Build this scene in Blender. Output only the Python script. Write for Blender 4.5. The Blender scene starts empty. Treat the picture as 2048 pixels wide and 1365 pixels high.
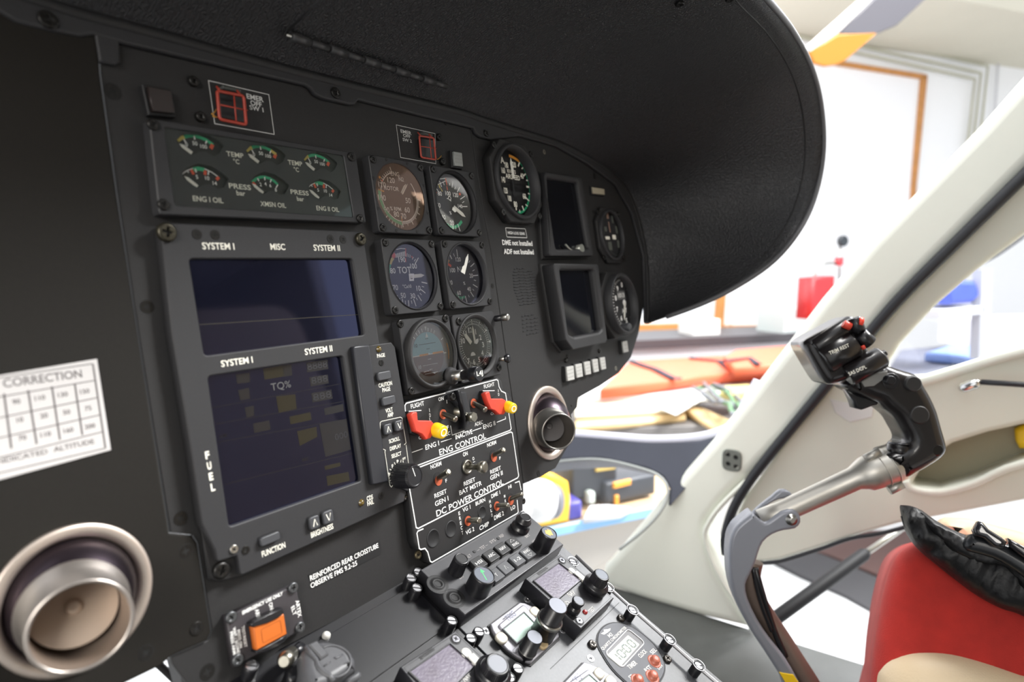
import bpy, math, random
import numpy as np
from mathutils import Vector, Matrix
from mathutils.geometry import tessellate_polygon
random.seed(7)
scene = bpy.context.scene
col = scene.collection
R_ = math.radians

# ------------------------------------------------------------------ camera
# The panel's own axes (u right, v up, w out towards the pilot) in the world; the panel leans back 9 degrees.
TH = R_(9.0)
PU = Vector((1, 0, 0)); PV = Vector((0, math.sin(TH), math.cos(TH))); PW = Vector((0, -math.cos(TH), math.sin(TH)))
PO = Vector((0, 0, 1.75))
FPX = 1263.74
RC = np.array([[0.5749, -0.1382, 0.8064], [-0.1034, -0.99, -0.096], [0.8116, -0.0282, -0.5835]])
_u, _s, _v = np.linalg.svd(RC); RC = _u @ _v
def p2w(p): return PU * p[0] + PV * p[1] + PW * p[2]
CX = p2w(RC[0]); CY = p2w(RC[1]); CZ = p2w(RC[2])          # camera right, down, forward in the world
CAM = PO + p2w((-0.3494, -0.1403, 0.3588))
cd = bpy.data.cameras.new('camera'); cam = bpy.data.objects.new('camera', cd); col.objects.link(cam)
cd.sensor_width = 36.0; cd.lens = FPX / 2048 * 36.0; cd.clip_start = 0.02; cd.clip_end = 100
cam.matrix_world = Matrix(((CX.x, -CY.x, -CZ.x, CAM.x), (CX.y, -CY.y, -CZ.y, CAM.y), (CX.z, -CY.z, -CZ.z, CAM.z), (0, 0, 0, 1)))
cd.dof.use_dof = True; cd.dof.focus_distance = 0.53; cd.dof.aperture_fstop = 5.0
scene.camera = cam

# ------------------------------------------------------------------ world, lights, exposure
scene.view_settings.view_transform = 'Standard'
scene.view_settings.look = 'None'
scene.view_settings.exposure = 0.38
scene.view_settings.gamma = 1.0
scene.view_settings.use_curve_mapping = False
world = bpy.data.worlds.new('world'); scene.world = world; world.use_nodes = True
_bg = world.node_tree.nodes['Background']; _bg.inputs[0].default_value = (0.93, 0.96, 1.0, 1); _bg.inputs[1].default_value = 1.0
def area(name, loc, aim, sx, sy, power, color=(1, 1, 1)):
    l = bpy.data.lights.new(name, 'AREA'); l.shape = 'RECTANGLE'; l.size = sx; l.size_y = sy; l.energy = power; l.color = color
    o = bpy.data.objects.new(name, l); col.objects.link(o); o.location = loc
    o.rotation_euler = (Vector(aim) - Vector(loc)).to_track_quat('-Z', 'Y').to_euler()
    return o
area('hangar_lamp', (0.55, -0.1, 4.6), (0.1, 0, 1.5), 1.6, 0.9, 95, (1.0, 0.98, 0.95))
area('hangar_side_lamp', (4.2, -1.3, 4.3), (0.1, 0, 1.5), 2.2, 1.5, 150, (0.92, 0.95, 1.0))
area('panel_fill_lamp', (2.6, -2.0, 4.4), (0.2, 0, 1.5), 1.3, 1.0, 330, (1.0, 0.99, 0.97))  # added fill lamp that brightens the dial markings on the panel
area('hangar_front_lamp', (3.6, 1.0, 3.7), (4.6, 2.2, 1.4), 2.0, 1.2, 85)
area('rear_fill_lamp', (-3.2, -2.0, 3.0), (-.1, 0, 1.6), 1.6, 1.2, 110, (1.0, 0.95, 0.88))  # added fill from the left rear to lift the panel lettering

# ------------------------------------------------------------------ pixels to places
def ray(x, y): return CX * ((x - 1024) / FPX) + CY * ((y - 682.5) / FPX) + CZ
def at(x, y, d): return CAM + ray(x, y) * d
def onz(x, y, z):
    r = ray(x, y); return CAM + r * ((z - CAM.z) / r.z)
class Frame:
    def __init__(s, o, U, V):
        s.o = Vector(o); s.U = Vector(U).normalized(); V = Vector(V); V = (V - s.U * V.dot(s.U)).normalized(); s.V = V; s.W = s.U.cross(V)
    def w(s, u, v, h=0.0): return s.o + s.U * u + s.V * v + s.W * h
    def px(s, x, y, h=0.0):
        r = ray(x, y); t = ((s.o - CAM).dot(s.W) + h) / r.dot(s.W); p = CAM + r * t - s.o
        return (p.dot(s.U), p.dot(s.V))
    def mat(s, u=0, v=0, h=0):
        p = s.w(u, v, h)
        return Matrix(((s.U.x, s.V.x, s.W.x, p.x), (s.U.y, s.V.y, s.W.y, p.y), (s.U.z, s.V.z, s.W.z, p.z), (0, 0, 0, 1)))
def frame3(a, b, c):   # a origin, b towards +u, c roughly +v; normal should face the camera
    a, b, c = (at(*a), at(*b), at(*c)); return Frame(a, b - a, c - a)
PAN = Frame(PO, PU, PV)
_ca = R_(36); CE = PV * -math.sin(_ca) + PW * math.cos(_ca)
_o = PAN.px(848, 1147, 0.008); CON = Frame(PAN.w(_o[0], _o[1], 0.008), PU, -CE)
def Z(ox, oy, s): return lambda x, y: (ox + x / s, oy + y / s)

# ------------------------------------------------------------------ mesh building
MATS = {}
def offs(poly, d):      # inset a CCW polygon by d (mitred)
    n = len(poly); out = []
    for i in range(n):
        p0 = Vector(poly[i - 1]); p1 = Vector(poly[i]); p2 = Vector(poly[(i + 1) % n])
        a = (p1 - p0); b = (p2 - p1)
        if a.length < 1e-9 or b.length < 1e-9: out.append((p1.x, p1.y)); continue
        a.normalize(); b.normalize(); na = Vector((-a.y, a.x)); nb = Vector((-b.y, b.x)); m = na + nb
        k = m.dot(na)
        m = m / k if k > 0.25 else na
        out.append((p1.x + m.x * d, p1.y + m.y * d))
    return out
def carea(p): return sum(p[i - 1][0] * p[i][1] - p[i][0] * p[i - 1][1] for i in range(len(p))) / 2
def ccw(p): p = list(p); return p if carea(p) > 0 else p[::-1]
def rnd(poly, r, seg=4):     # fillet the corners
    poly = ccw(poly); n = len(poly); out = []
    for i in range(n):
        rr = r[i] if isinstance(r, (list, tuple)) else r
        p0 = Vector(poly[i - 1]); p = Vector(poly[i]); p2 = Vector(poly[(i + 1) % n])
        a = p0 - p; b = p2 - p; la, lb = a.length, b.length
        if rr <= 0 or la < 1e-9 or lb < 1e-9: out.append(tuple(p)); continue
        a.normalize(); b.normalize(); ang = a.angle(b)
        if ang > 3.0: out.append(tuple(p)); continue
        d = min(rr / math.tan(ang / 2), la * .49, lb * .49)
        q0 = p + a * d; q1 = p + b * d
        for k in range(seg + 1):
            t = k / seg; q = q0 * (1 - t) ** 2 + p * 2 * t * (1 - t) + q1 * t ** 2
            out.append((q.x, q.y))
    return out
def circ(c, r, n=32, a0=0): return [(c[0] + r * math.cos(a0 + 2 * math.pi * i / n), c[1] + r * math.sin(a0 + 2 * math.pi * i / n)) for i in range(n)]
def rect(u0, v0, u1, v1): return [(u0, v0), (u1, v0), (u1, v1), (u0, v1)]
def crect(c, w, h): return rect(c[0] - w / 2, c[1] - h / 2, c[0] + w / 2, c[1] + h / 2)
def smooth_path(pts, n=6, closed=False):
    P = [Vector(p) for p in pts]; out = []; N = len(P)
    for i in range(N if closed else N - 1):
        p0 = P[i - 1] if (i > 0 or closed) else P[0]; p1 = P[i]; p2 = P[(i + 1) % N]; p3 = P[(i + 2) % N] if (closed or i + 2 < N) else P[-1]
        for k in range(n):
            t = k / n
            out.append(0.5 * ((2 * p1) + (p2 - p0) * t + (2 * p0 - 5 * p1 + 4 * p2 - p3) * t * t + (3 * p1 - p0 - 3 * p2 + p3) * t ** 3))
    if not closed: out.append(P[-1])
    return out
_tc = {}
def text_geo(s, bold):
    k = (s, bold)
    if k in _tc: return _tc[k]
    c = bpy.data.curves.new('t', 'FONT'); c.body = s; c.size = 1; c.resolution_u = 3; c.offset = bold
    o = bpy.data.objects.new('t', c); me = bpy.data.meshes.new_from_object(o)
    V = [(v.co.x, v.co.y) for v in me.vertices]; F_ = [tuple(p.vertices) for p in me.polygons]
    bpy.data.objects.remove(o); bpy.data.curves.remove(c); bpy.data.meshes.remove(me)
    xs = [v[0] for v in V]; ys = [v[1] for v in V]; x0, x1, y0, y1 = min(xs), max(xs), min(ys), max(ys)
    if x1 - x0 < 0.25: m = (x0 + x1) / 2; x0, x1 = min(x0, m - .12), max(x1, m + .12)
    V = [((x - x0) / (x1 - x0) - .5, (y - y0) / (y1 - y0) - .5) for x, y in V]
    _tc[k] = (V, F_, (x1 - x0) / (y1 - y0)); return _tc[k]
class MB:
    def __init__(s): s.v = []; s.f = []; s.m = []; s.sm = []
    def face(s, idx, mi=0, sm=False): s.f.append(tuple(idx)); s.m.append(mi); s.sm.append(sm)
    def pts(s, P): n = len(s.v); s.v.extend([tuple(p) for p in P]); return list(range(n, n + len(P)))
    def quad(s, P, mi=0): s.face(s.pts(P), mi)
    def plate(s, F, outer, h0, h1, b=0.0, holes=(), mi=0, seg=1, hb=0.0, back=True):
        outer = ccw(outer); holes = [ccw(h)[::-1] for h in holes]
        loops = [outer] + holes
        rings = []
        for j, L in enumerate(loops):
            bb = b if j == 0 else hb
            st = [(0, h0)]
            if bb > 0:
                for k in range(seg + 1):
                    a = math.pi / 2 * k / seg; st.append((bb * (1 - math.cos(a)), h1 - bb + bb * math.sin(a)))
            else: st.append((0, h1))
            R = []
            for d, h in st:
                q = offs(L, d) if d > 0 else L
                R.append(s.pts([F.w(x, y, h) for x, y in q]))
            n = len(L)
            for a_, b_ in zip(R, R[1:]):
                for i in range(n): s.face((a_[i], a_[(i + 1) % n], b_[(i + 1) % n], b_[i]), mi, seg > 1)
            rings.append((offs(L, bb) if bb > 0 else L, R[-1], R[0], L))
        tri = tessellate_polygon([[Vector((x, y, 0)) for x, y in r[0]] for r in rings])
        top = [i for r in rings for i in r[1]]; c2 = [p for r in rings for p in r[0]]
        for t in tri:
            A = carea([c2[i] for i in t]); t = t if A > 0 else t[::-1]
            s.face([top[i] for i in t], mi)
        if back:
            tri = tessellate_polygon([[Vector((x, y, 0)) for x, y in r[3]] for r in rings])
            bot = [i for r in rings for i in r[2]]; c2 = [p for r in rings for p in r[3]]
            for t in tri:
                A = carea([c2[i] for i in t]); t = t if A < 0 else t[::-1]
                s.face([bot[i] for i in t], mi)
        return s
    def box(s, F, c, w, h, h0, h1, b=0.0003, mi=0): return s.plate(F, crect(c, w, h), h0, h1, b, mi=mi)
    def lathe(s, F, c, prof, n=28, mi=0, sm=True, cap0=False, cap1=True, tilt=None):
        # prof: list of (radius, height[, material]); tilt=(du, dv) shifts the axis per metre of height
        rings = []; tu, tv = tilt or (0, 0)
        for pr in prof:
            r, h = pr[0], pr[1]
            rings.append(s.pts([F.w(c[0] + tu * h + r * math.cos(2 * math.pi * i / n), c[1] + tv * h + r * math.sin(2 * math.pi * i / n), h) for i in range(n)]))
        for k, (a, b) in enumerate(zip(rings, rings[1:])):
            m = prof[k + 1][2] if len(prof[k + 1]) > 2 else mi
            for i in range(n): s.face((a[i], a[(i + 1) % n], b[(i + 1) % n], b[i]), m, sm)
        if cap1: s.face(rings[-1], prof[-1][2] if len(prof[-1]) > 2 else mi)
        if cap0: s.face(rings[0][::-1], mi)
        return s
    def tube(s, P, r, n=10, mi=0, closed=False, flat=1.0, up=None, caps=True):
        P = [Vector(p) for p in P]; N = len(P); rings = []
        rr = r if isinstance(r, (list, tuple)) else [r] * N
        up = Vector(up) if up else None; prev = None
        for i in range(N):
            t = (P[(i + 1) % N] - P[i - 1]) if (closed or 0 < i < N - 1) else (P[1] - P[0] if i == 0 else P[-1] - P[-2])
            t.normalize()
            a = up if up else (prev if prev else (Vector((0, 0, 1)) if abs(t.z) < .9 else Vector((1, 0, 0))))
            a = (a - t * a.dot(t)).normalized(); prev = a; b = t.cross(a)
            f = flat[i] if isinstance(flat, (list, tuple)) else flat
            rings.append(s.pts([P[i] + (a * math.cos(2 * math.pi * k / n) * f + b * math.sin(2 * math.pi * k / n)) * rr[i] for k in range(n)]))
        pr = list(zip(rings, rings[1:])) + ([(rings[-1], rings[0])] if closed else [])
        for a, b in pr:
            for k in range(n): s.face((a[k], a[(k + 1) % n], b[(k + 1) % n], b[k]), mi, True)
        if caps and not closed: s.face(rings[0][::-1], mi); s.face(rings[-1], mi)
        return s
    def line(s, F, P, wd, h, mi=0, closed=False):
        P = [Vector(p) for p in P]
        if closed: P = P + [P[0], P[1]]
        n = len(P); L = []; Rr = []
        for i in range(n):
            a = (P[i] - P[i - 1]).normalized() if i > 0 else (P[1] - P[0]).normalized()
            b = (P[i + 1] - P[i]).normalized() if i < n - 1 else a
            if closed and i == 0: a = (P[0] - P[-3]).normalized()
            na = Vector((-a.y, a.x)); nb = Vector((-b.y, b.x)); m = na + nb; k = m.dot(na); m = m / k if k > .3 else na
            L.append(P[i] + m * wd / 2); Rr.append(P[i] - m * wd / 2)
        if closed: L.pop(); Rr.pop()
        a = s.pts([F.w(p.x, p.y, h) for p in L]); b = s.pts([F.w(p.x, p.y, h) for p in Rr])
        for i in range(len(a) - 1): s.face((b[i], b[i + 1], a[i + 1], a[i]), mi)
        return s
    def pol(s, c, r, a): a = R_(a); return (c[0] + r * math.sin(a), c[1] + r * math.cos(a))
    def tick(s, F, c, r0, r1, a, wd, h, mi=0): return s.line(F, [s.pol(c, r0, a), s.pol(c, r1, a)], wd, h, mi)
    def arc(s, F, c, r0, r1, a0, a1, h, mi=0):
        n = max(2, int(abs(a1 - a0) / 5) + 1); r = (r0 + r1) / 2
        return s.line(F, [s.pol(c, r, a0 + (a1 - a0) * i / n) for i in range(n + 1)], abs(r1 - r0), h, mi)
    def text(s, F, st, A, B, hpx=None, hm=None, h=0.0, mi=0, bold=0.012, snap=True, shear=0.0):
        a = Vector(F.px(*A, h)); b = Vector(F.px(*B, h)); c = (a + b) / 2; d = b - a; W = d.length; d.normalize()
        if snap and abs(d.y) < .2 * abs(d.x): d = Vector((1, 0)) if d.x > 0 else Vector((-1, 0))
        p = Vector((-d.y, d.x))
        if hm is None:
            m = ((A[0] + B[0]) / 2, (A[1] + B[1]) / 2)
            hm = (Vector(F.px(m[0], m[1] - hpx / 2, h)) - Vector(F.px(m[0], m[1] + hpx / 2, h))).length
        V, FF, asp = text_geo(st, bold)
        idx = s.pts([F.w(*(c + d * (x * W + y * hm * shear) + p * y * hm), h) for x, y in V])
        for f in FF: s.face([idx[i] for i in f], mi)
        return s
    def texm(s, F, st, c, hm, wm=None, h=0.0, mi=0, bold=0.015, rot=0.0):
        V, FF, asp = text_geo(st, bold); wm = wm or asp * hm; ca, sa = math.cos(R_(rot)), math.sin(R_(rot))
        idx = s.pts([F.w(c[0] + ca * x * wm - sa * y * hm, c[1] + sa * x * wm + ca * y * hm, h) for x, y in V])
        for f in FF: s.face([idx[i] for i in f], mi)
        return s
    def tex(s, F, st, P, hm, wm=None, h=0.0, mi=0, bold=0.015, rot=0.0): return s.texm(F, st, F.px(*P, h), hm, wm, h, mi, bold, rot)
    def stack(s, F, st, A, B, hm, wm, h=0.0, mi=0, bold=.015):
        n = len(st)
        for i, ch in enumerate(st):
            t = i / (n - 1); s.tex(F, ch, (A[0] + (B[0] - A[0]) * t, A[1] + (B[1] - A[1]) * t), hm, wm if ch != 'I' else wm * .5, h, mi, bold)
        return s
    def build(s, name, mats, parent=None):
        M = parent.get('_m') if parent else None
        Mi = ROOTM[parent.name].inverted() if parent else None
        if parent is None:
            n = len(s.v); c = Vector([sum(p[i] for p in s.v) / n for i in range(3)]); c.z = min(p[2] for p in s.v)
            Mi = Matrix.Translation(-c)
        me = bpy.data.meshes.new(name); me.from_pydata([Mi @ Vector(p) for p in s.v], [], s.f)
        if not isinstance(mats, (list, tuple)): mats = [mats]
        for m in mats: me.materials.append(m)
        me.polygons.foreach_set('material_index', s.m); me.polygons.foreach_set('use_smooth', s.sm); me.update()
        o = bpy.data.objects.new(name, me); col.objects.link(o)
        if parent: o.parent = parent; ROOTM[o.name] = ROOTM[parent.name]
        else: o.location = c; ROOTM[o.name] = Matrix.Translation(c)
        return o
ROOTM = {}
def tag(o, label, cat, group=None):
    o['label'] = label; o['category'] = cat
    if group: o['group'] = group
    return o
def thing(name, label, cat, F=None, u=0, v=0, h=0, group=None, loc=None):
    o = bpy.data.objects.new(name, None); col.objects.link(o); o.empty_display_size = .01
    M = F.mat(u, v, h) if F else Matrix.Translation(Vector(loc))
    o.matrix_world = M; ROOTM[o.name] = M.copy()
    return tag(o, label, cat, group)
def struct(o): o['kind'] = 'structure'; return o

# ------------------------------------------------------------------ materials
def mat(name, c, rough=.5, metal=0.0, noise=0.0, nscale=60, bump=0.0, bscale=400, spec=.5, emis=None, coat=0.0, c2=None, sheen=0.0, wave=False):
    m = bpy.data.materials.new(name); m.use_nodes = True; nt = m.node_tree; b = nt.nodes['Principled BSDF']
    b.inputs['Base Color'].default_value = (*c, 1); b.inputs['Roughness'].default_value = rough; b.inputs['Metallic'].default_value = metal
    b.inputs['Specular IOR Level'].default_value = spec; b.inputs['Coat Weight'].default_value = coat; b.inputs['Sheen Weight'].default_value = sheen
    tc = nt.nodes.new('ShaderNodeTexCoord')
    if noise > 0:
        n = nt.nodes.new('ShaderNodeTexNoise'); n.inputs['Scale'].default_value = nscale; n.inputs['Detail'].default_value = 5
        r = nt.nodes.new('ShaderNodeMix'); r.data_type = 'RGBA'
        d = c2 or tuple(min(1, x * (1 + noise)) for x in c); a = tuple(x * (1 - noise) for x in c) if not c2 else c
        r.inputs['A'].default_value = (*a, 1); r.inputs['B'].default_value = (*d, 1)
        nt.links.new(tc.outputs['Object'], n.inputs['Vector']); nt.links.new(n.outputs['Fac'], r.inputs['Factor']); nt.links.new(r.outputs['Result'], b.inputs['Base Color'])
    if bump > 0:
        if wave:
            n = nt.nodes.new('ShaderNodeTexWave'); n.inputs['Scale'].default_value = bscale; n.inputs['Distortion'].default_value = 9; n.inputs['Detail'].default_value = 3
            n.inputs['Detail Scale'].default_value = 2.5
        else:
            n = nt.nodes.new('ShaderNodeTexNoise'); n.inputs['Scale'].default_value = bscale; n.inputs['Detail'].default_value = 3
        k = nt.nodes.new('ShaderNodeBump'); k.inputs['Strength'].default_value = bump; k.inputs['Distance'].default_value = .001
        nt.links.new(tc.outputs['Object'], n.inputs['Vector']); nt.links.new(n.outputs['Fac'], k.inputs['Height']); nt.links.new(k.outputs['Normal'], b.inputs['Normal'])
    if emis:
        b.inputs['Emission Color'].default_value = (*emis[0], 1); b.inputs['Emission Strength'].default_value = emis[1]
    return m
def glass(name, tint=(1, 1, 1), refl=1.0, ior=1.5, rough=0.0, body=(1, 1, 1)):
    m = bpy.data.materials.new(name); m.use_nodes = True; nt = m.node_tree; nt.nodes.clear()
    o = nt.nodes.new('ShaderNodeOutputMaterial'); t = nt.nodes.new('ShaderNodeBsdfTransparent'); t.inputs[0].default_value = (*body, 1)
    g = nt.nodes.new('ShaderNodeBsdfGlossy'); g.inputs['Roughness'].default_value = rough; g.inputs['Color'].default_value = (*tint, 1)
    f = nt.nodes.new('ShaderNodeFresnel'); f.inputs[0].default_value = ior
    k = nt.nodes.new('ShaderNodeMath'); k.operation = 'MULTIPLY'; k.inputs[1].default_value = refl; k.use_clamp = True
    x = nt.nodes.new('ShaderNodeMixShader')
    nt.links.new(f.outputs[0], k.inputs[0]); nt.links.new(k.outputs[0], x.inputs[0]); nt.links.new(t.outputs[0], x.inputs[1]); nt.links.new(g.outputs[0], x.inputs[2]); nt.links.new(x.outputs[0], o.inputs[0])
    return m
def srgb(r, g, b): return tuple(((x / 255) / 12.92 if x / 255 <= .04045 else ((x / 255 + .055) / 1.055) ** 2.4) for x in (r, g, b))
BLK = mat('panel_black_paint', (.020, .0195, .020), .58, spec=.32, noise=.25, nscale=900, bump=.12, bscale=2500)
BLK2 = mat('side_plate_brown_black', (.0100, .0088, .0072), .6, spec=.22, noise=.3, nscale=900, bump=.12, bscale=2500)
BEZ = mat('bezel_charcoal', (.025, .025, .027), .55, spec=.35, noise=.2, nscale=900, bump=.1, bscale=2600)
DARK = mat('matt_black', (.006, .006, .007), .6)
SCR = mat('screw_black', (.02, .019, .018), .32, .6)
SCRD = mat('screw_recess', (.003, .003, .003), .8)
STEEL = mat('worn_steel', (.42, .41, .38), .3, 1.0, noise=.3, nscale=300)
ANOD = mat('nickel_plated', (.30, .285, .24), .34, 1.0, noise=.25, nscale=250)
WHT = mat('white_print', (.86, .86, .84), .6)
WHT2 = mat('cream_print', (.88, .86, .76), .6)
GRYP = mat('faded_grey_print', (.55, .55, .54), .6)
GRN = mat('green_print', (.03, .42, .20), .5)
YEL = mat('yellow_print', (.62, .50, .12), .5)
RED = mat('red_print', (.72, .10, .04), .5)
ORG = mat('orange_print', (.75, .33, .05), .5)
REDP = mat('red_guard_paint', (.60, .05, .028), .42, noise=.15, nscale=400)
REDW = mat('red_wire_enamel', (.30, .035, .02), .45)
YELP = mat('yellow_knob_plastic', (.85, .55, .01), .4)
BTN = mat('button_black', (.016, .016, .017), .38)
BTN2 = mat('button_grey', (.05, .052, .058), .45)
KNB = mat('knob_black', (.009, .009, .011), .3)
KNT = mat('knob_cap_grey', (.26, .28, .33), .38, .4)
LEDA = mat('amber_lens', (.10, .065, .01), .25, coat=.5)

# ================================================================== THE INSTRUMENT PANEL
HB = -0.008            # the sheet lies 8 mm behind the bezel fronts
def P(pts, h=0.0, F=None, z=None): F = F or PAN; return [F.px(*(z(*p) if z else p), h) for p in pts]
def cross(r, w=.28):
    w *= r; return [(w, w), (r, w), (r, -w), (w, -w), (w, -r), (-w, -r), (-w, -w), (-r, -w), (-r, w), (-w, w), (-w, r), (w, r)]
def screw(par, F, c, r=.0035, h0=0.0, hh=.0016, kind='cross', m=None, rot=None, name='screw', label=None):
    m = m or SCR; b = MB(); rot = random.random() * 90 if rot is None else rot; a = R_(rot); ca, sa = math.cos(a), math.sin(a)
    hole = cross(r * .58) if kind == 'cross' else rect(-r * .8, -r * .14, r * .8, r * .14)
    hole = [(c[0] + x * ca - y * sa, c[1] + x * sa + y * ca) for x, y in hole]
    if hh > 0: b.plate(F, circ(c, r, 20), h0 - .0002, h0 + hh, b=min(hh * .5, r * .3), holes=[hole], seg=3, back=False); b.plate(F, circ(c, r * .9, 12), h0 - .0002, h0 + hh * .35, mi=1, back=False)
    else:      # countersunk, flush
        b.plate(F, circ(c, r, 20), h0 - .0001, h0 + .0002, holes=[hole], back=False); b.plate(F, circ(c, r * 1.12, 20), h0 - .0001, h0 + .00005, mi=1, back=False)
    o = b.build(name, [m, SCRD], par)
    if label: o['label'] = label
    return o
def pscrew(par, px, r=.0035, h=0.0, hh=.0016, F=None, **k): F = F or PAN; return screw(par, F, F.px(*px, h + max(hh, 0)), r, h, hh, **k)
def hfit(F, base, top, h0=0.0):
    c = Vector(F.px(*base, h0)); best = min((i * .0005 for i in range(0, 140)), key=lambda k: (Vector(F.px(*top, h0 + k)) - c).length)
    return c, max(best, .002)
def knurl(c, r, n=36, d=.06): return [(c[0] + r * (1 - d * (i % 2)) * math.cos(math.pi * i / n), c[1] + r * (1 - d * (i % 2)) * math.sin(math.pi * i / n)) for i in range(2 * n)]
def knob(par, F, base, top, r, r2=None, h0=0.0, cap=None, name='knob', kn=True, h=None, mark=None, skirt=None):
    c, hh = hfit(F, base, top, h0); hh = h or hh; r2 = r2 or r * .92; b = MB()
    n = 46; z = [(r * 1.0, 0), (r * .98, hh * .3), (r2 * 1.0, hh * .9), (r2 * .9, hh)]
    rings = []
    for rr, hz in z:
        ring = knurl(c, rr, n, .028 if kn else 0); rings.append(b.pts([F.w(x, y, h0 + hz) for x, y in ring]))
    for A, B in zip(rings, rings[1:]):
        for i in range(2 * n): b.face((A[i], A[(i + 1) % (2 * n)], B[(i + 1) % (2 * n)], B[i]), 0)
    b.lathe(F, c, [(r2 * .9, h0 + hh), (r2 * .78, h0 + hh + .0003), (r2 * .74, h0 + hh)], 28, 0, cap1=False)
    b.plate(F, circ(c, r2 * .76, 28), h0 + hh - .001, h0 + hh - .0001, mi=1, back=False)
    if skirt: b.lathe(F, c, [(skirt, h0), (skirt, h0 + hh * .35), (skirt * .92, h0 + hh * .42), (r, h0 + hh * .42)], 32, 0, cap1=False)
    if mark: b.line(F, [(c[0], c[1]), (c[0] + mark[0] * r2 * .85, c[1] + mark[1] * r2 * .85)], .0006, h0 + hh + .0001, 2)
    o = b.build(name, [KNB, cap or KNB, WHT], par); return o

# ---- the sheets
seam = [(938, 236), (952, 330), (966.6, 423), (981.8, 500), (1000.5, 628.6), (1025, 800), (1047, 968)]
leftedge = [(196, 62), (202, 146.5), (234.4, 381), (281, 690), (341, 1066), (386, 1071), (396, 1086), (424, 1262), (416, 1282), (360, 1306), (342, 1315)]
panel = thing('instrument_panel', 'wide black sheet metal instrument panel that carries all the gauges and screens', 'instrument panel', PAN, .05, -.29, -.012)
g = PAN
rp = P(seam, HB) + P([(1080, 955), (1111, 937), (1129, 905), (1150, 870), (1142, 830), (1154, 815), (1156, 796), (1200, 772), (1238, 746), (1262, 715), (1277, 667), (1289, 600), (1283, 512), (1262, 423), (1230, 367), (1174, 323), (1113, 290), (1041, 262)], HB)
vent_r = PAN.px(1097, 846, HB); vent_l = PAN.px(150, 1197, -.006)
def off2(pts, dx): return [(x + dx, y) for x, y in pts]
b = MB(); b.plate(g, off2(rp, .0004), HB - .003, HB, .0004, holes=[circ(vent_r, .033, 40)]); b.build('right_sheet', BLK, panel)
cp = off2(P(seam, HB)[::-1], -.0004) + P([(196, 40)], HB) + P(leftedge, HB) + P([(345, 1330), (372, 1365), (392, 1430), (450, 1400), (560, 1300), (830, 1158), (1047, 1000)], HB)
b = MB(); b.plate(g, cp, HB - .003, HB, .0004); b.build('centre_sheet', BLK, panel)
lp = P(leftedge, -.006) + P([(324, 1332), (300, 1344), (261, 1363), (200, 1393), (60, 1460), (-200, 1570)], -.006) + P([(-230, -120), (-150, -100)], -.006)
b = MB(); b.plate(g, off2(lp, -.0003), HB, -.006, .0012, holes=[circ(vent_l, .034, 48)], seg=2); b.build('left_cover_plate', BLK2, panel)['label'] = 'brownish black cover plate at the left'
b = MB(); b.plate(g, P([(188, 50), (238, 66), (241, 124), (232, 129), (200, 122)], -.0045), HB, -.0045, .0008); b.build('corner_tab', BEZ, panel)
b = MB(); b.plate(g, P([(346, 1322), (395, 1335), (420, 1420), (372, 1420)], HB - .012), HB - .02, HB - .006, .002); b.build('support_strut', BEZ, panel)
b = MB(); b.tube([PAN.w(*PAN.px(x, y, -.05), -.05) for x, y in [(300, 1315), (322, 1334), (362, 1372), (400, 1410)]], .0022, 8); b.build('stay_rod', BLK, panel)
for x, y, r in [(225, 183, .0042), (294, 614, .0035), (361, 1038, .0037), (372, 1103, .0037), (394, 1258, .0037), (292, 1306, .0037), (415, 1345, .0042)]:
    pscrew(panel, (x, y), r, -.006 if x < 430 and y > 1080 and x != 415 else HB, 0 if y != 1258 else .0006)
for x, y, r in [(1073, 1163, 0), (1189, 352, .0035), (985, 572, .0022), (1077, 948, .0028), (1143, 812, .0012)]:
    if r: pscrew(panel, (x, y), r, HB, 0)
for x, y in [(1232, 737)]: pscrew(panel, (x, y), .0028, HB, .0002, m=ANOD)
pscrew(panel, (1089, 304), .0028, HB, .0004, m=ANOD)
for x, y in [(1137, 713), (1201, 702), (893, 245), (960, 262)]: pscrew(panel, (x, y), .0024, HB, .001)
# loudspeaker slots pressed in the sheet
def slots(name, outline, rows, par, label=None, cols=4):
    b = MB(); q = P(outline, HB); us = [p[0] for p in q]; vs = [p[1] for p in q]; v0, v1 = min(vs), max(vs)
    for i in range(rows):
        v = v0 + (v1 - v0) * (i + .5) / rows; xs = []
        for j in range(len(q)):
            (x0, y0), (x1, y1) = q[j - 1], q[j]
            if (y0 - v) * (y1 - v) < 0: xs.append(x0 + (x1 - x0) * (v - y0) / (y1 - y0))
        if len(xs) < 2: continue
        a, c = min(xs), max(xs); n = cols; hgt = (v1 - v0) / rows * .30; wdt = (c - a) / n
        for k in range(n):
            x0 = a + k * wdt + (wdt * .12); x1 = a + (k + 1) * wdt - wdt * .05; dv = hgt * .5 * (k % 2)
            b.plate(PAN, rnd(rect(x0, v - hgt + dv, x1, v + hgt + dv), hgt * .8, 2), HB - .0005, HB + .0001, mi=0, back=False)
            b.tube([PAN.w(x0, v - hgt + dv, HB + .0002), PAN.w(x1, v - hgt + dv, HB + .0002)], .0004, 6, 1)
    o = b.build(name, [DARK, BEZ], par); return o
z3 = Z(990, 440, 5.69)
slots('speaker_slots', [z3(215, 535), z3(410, 560), z3(465, 690), z3(480, 850), z3(450, 960), z3(270, 965), z3(205, 800), z3(190, 620)], 13, panel)
slots('speaker_slots', [z3(295, 1070), z3(480, 1075), z3(498, 1295), z3(310, 1300)], 6, panel)
slots('speaker_slots', [(-40, 450), (2, 470), (22, 560), (36, 630), (46, 670), (40, 705), (-40, 720)], 18, panel, cols=2)
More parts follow.
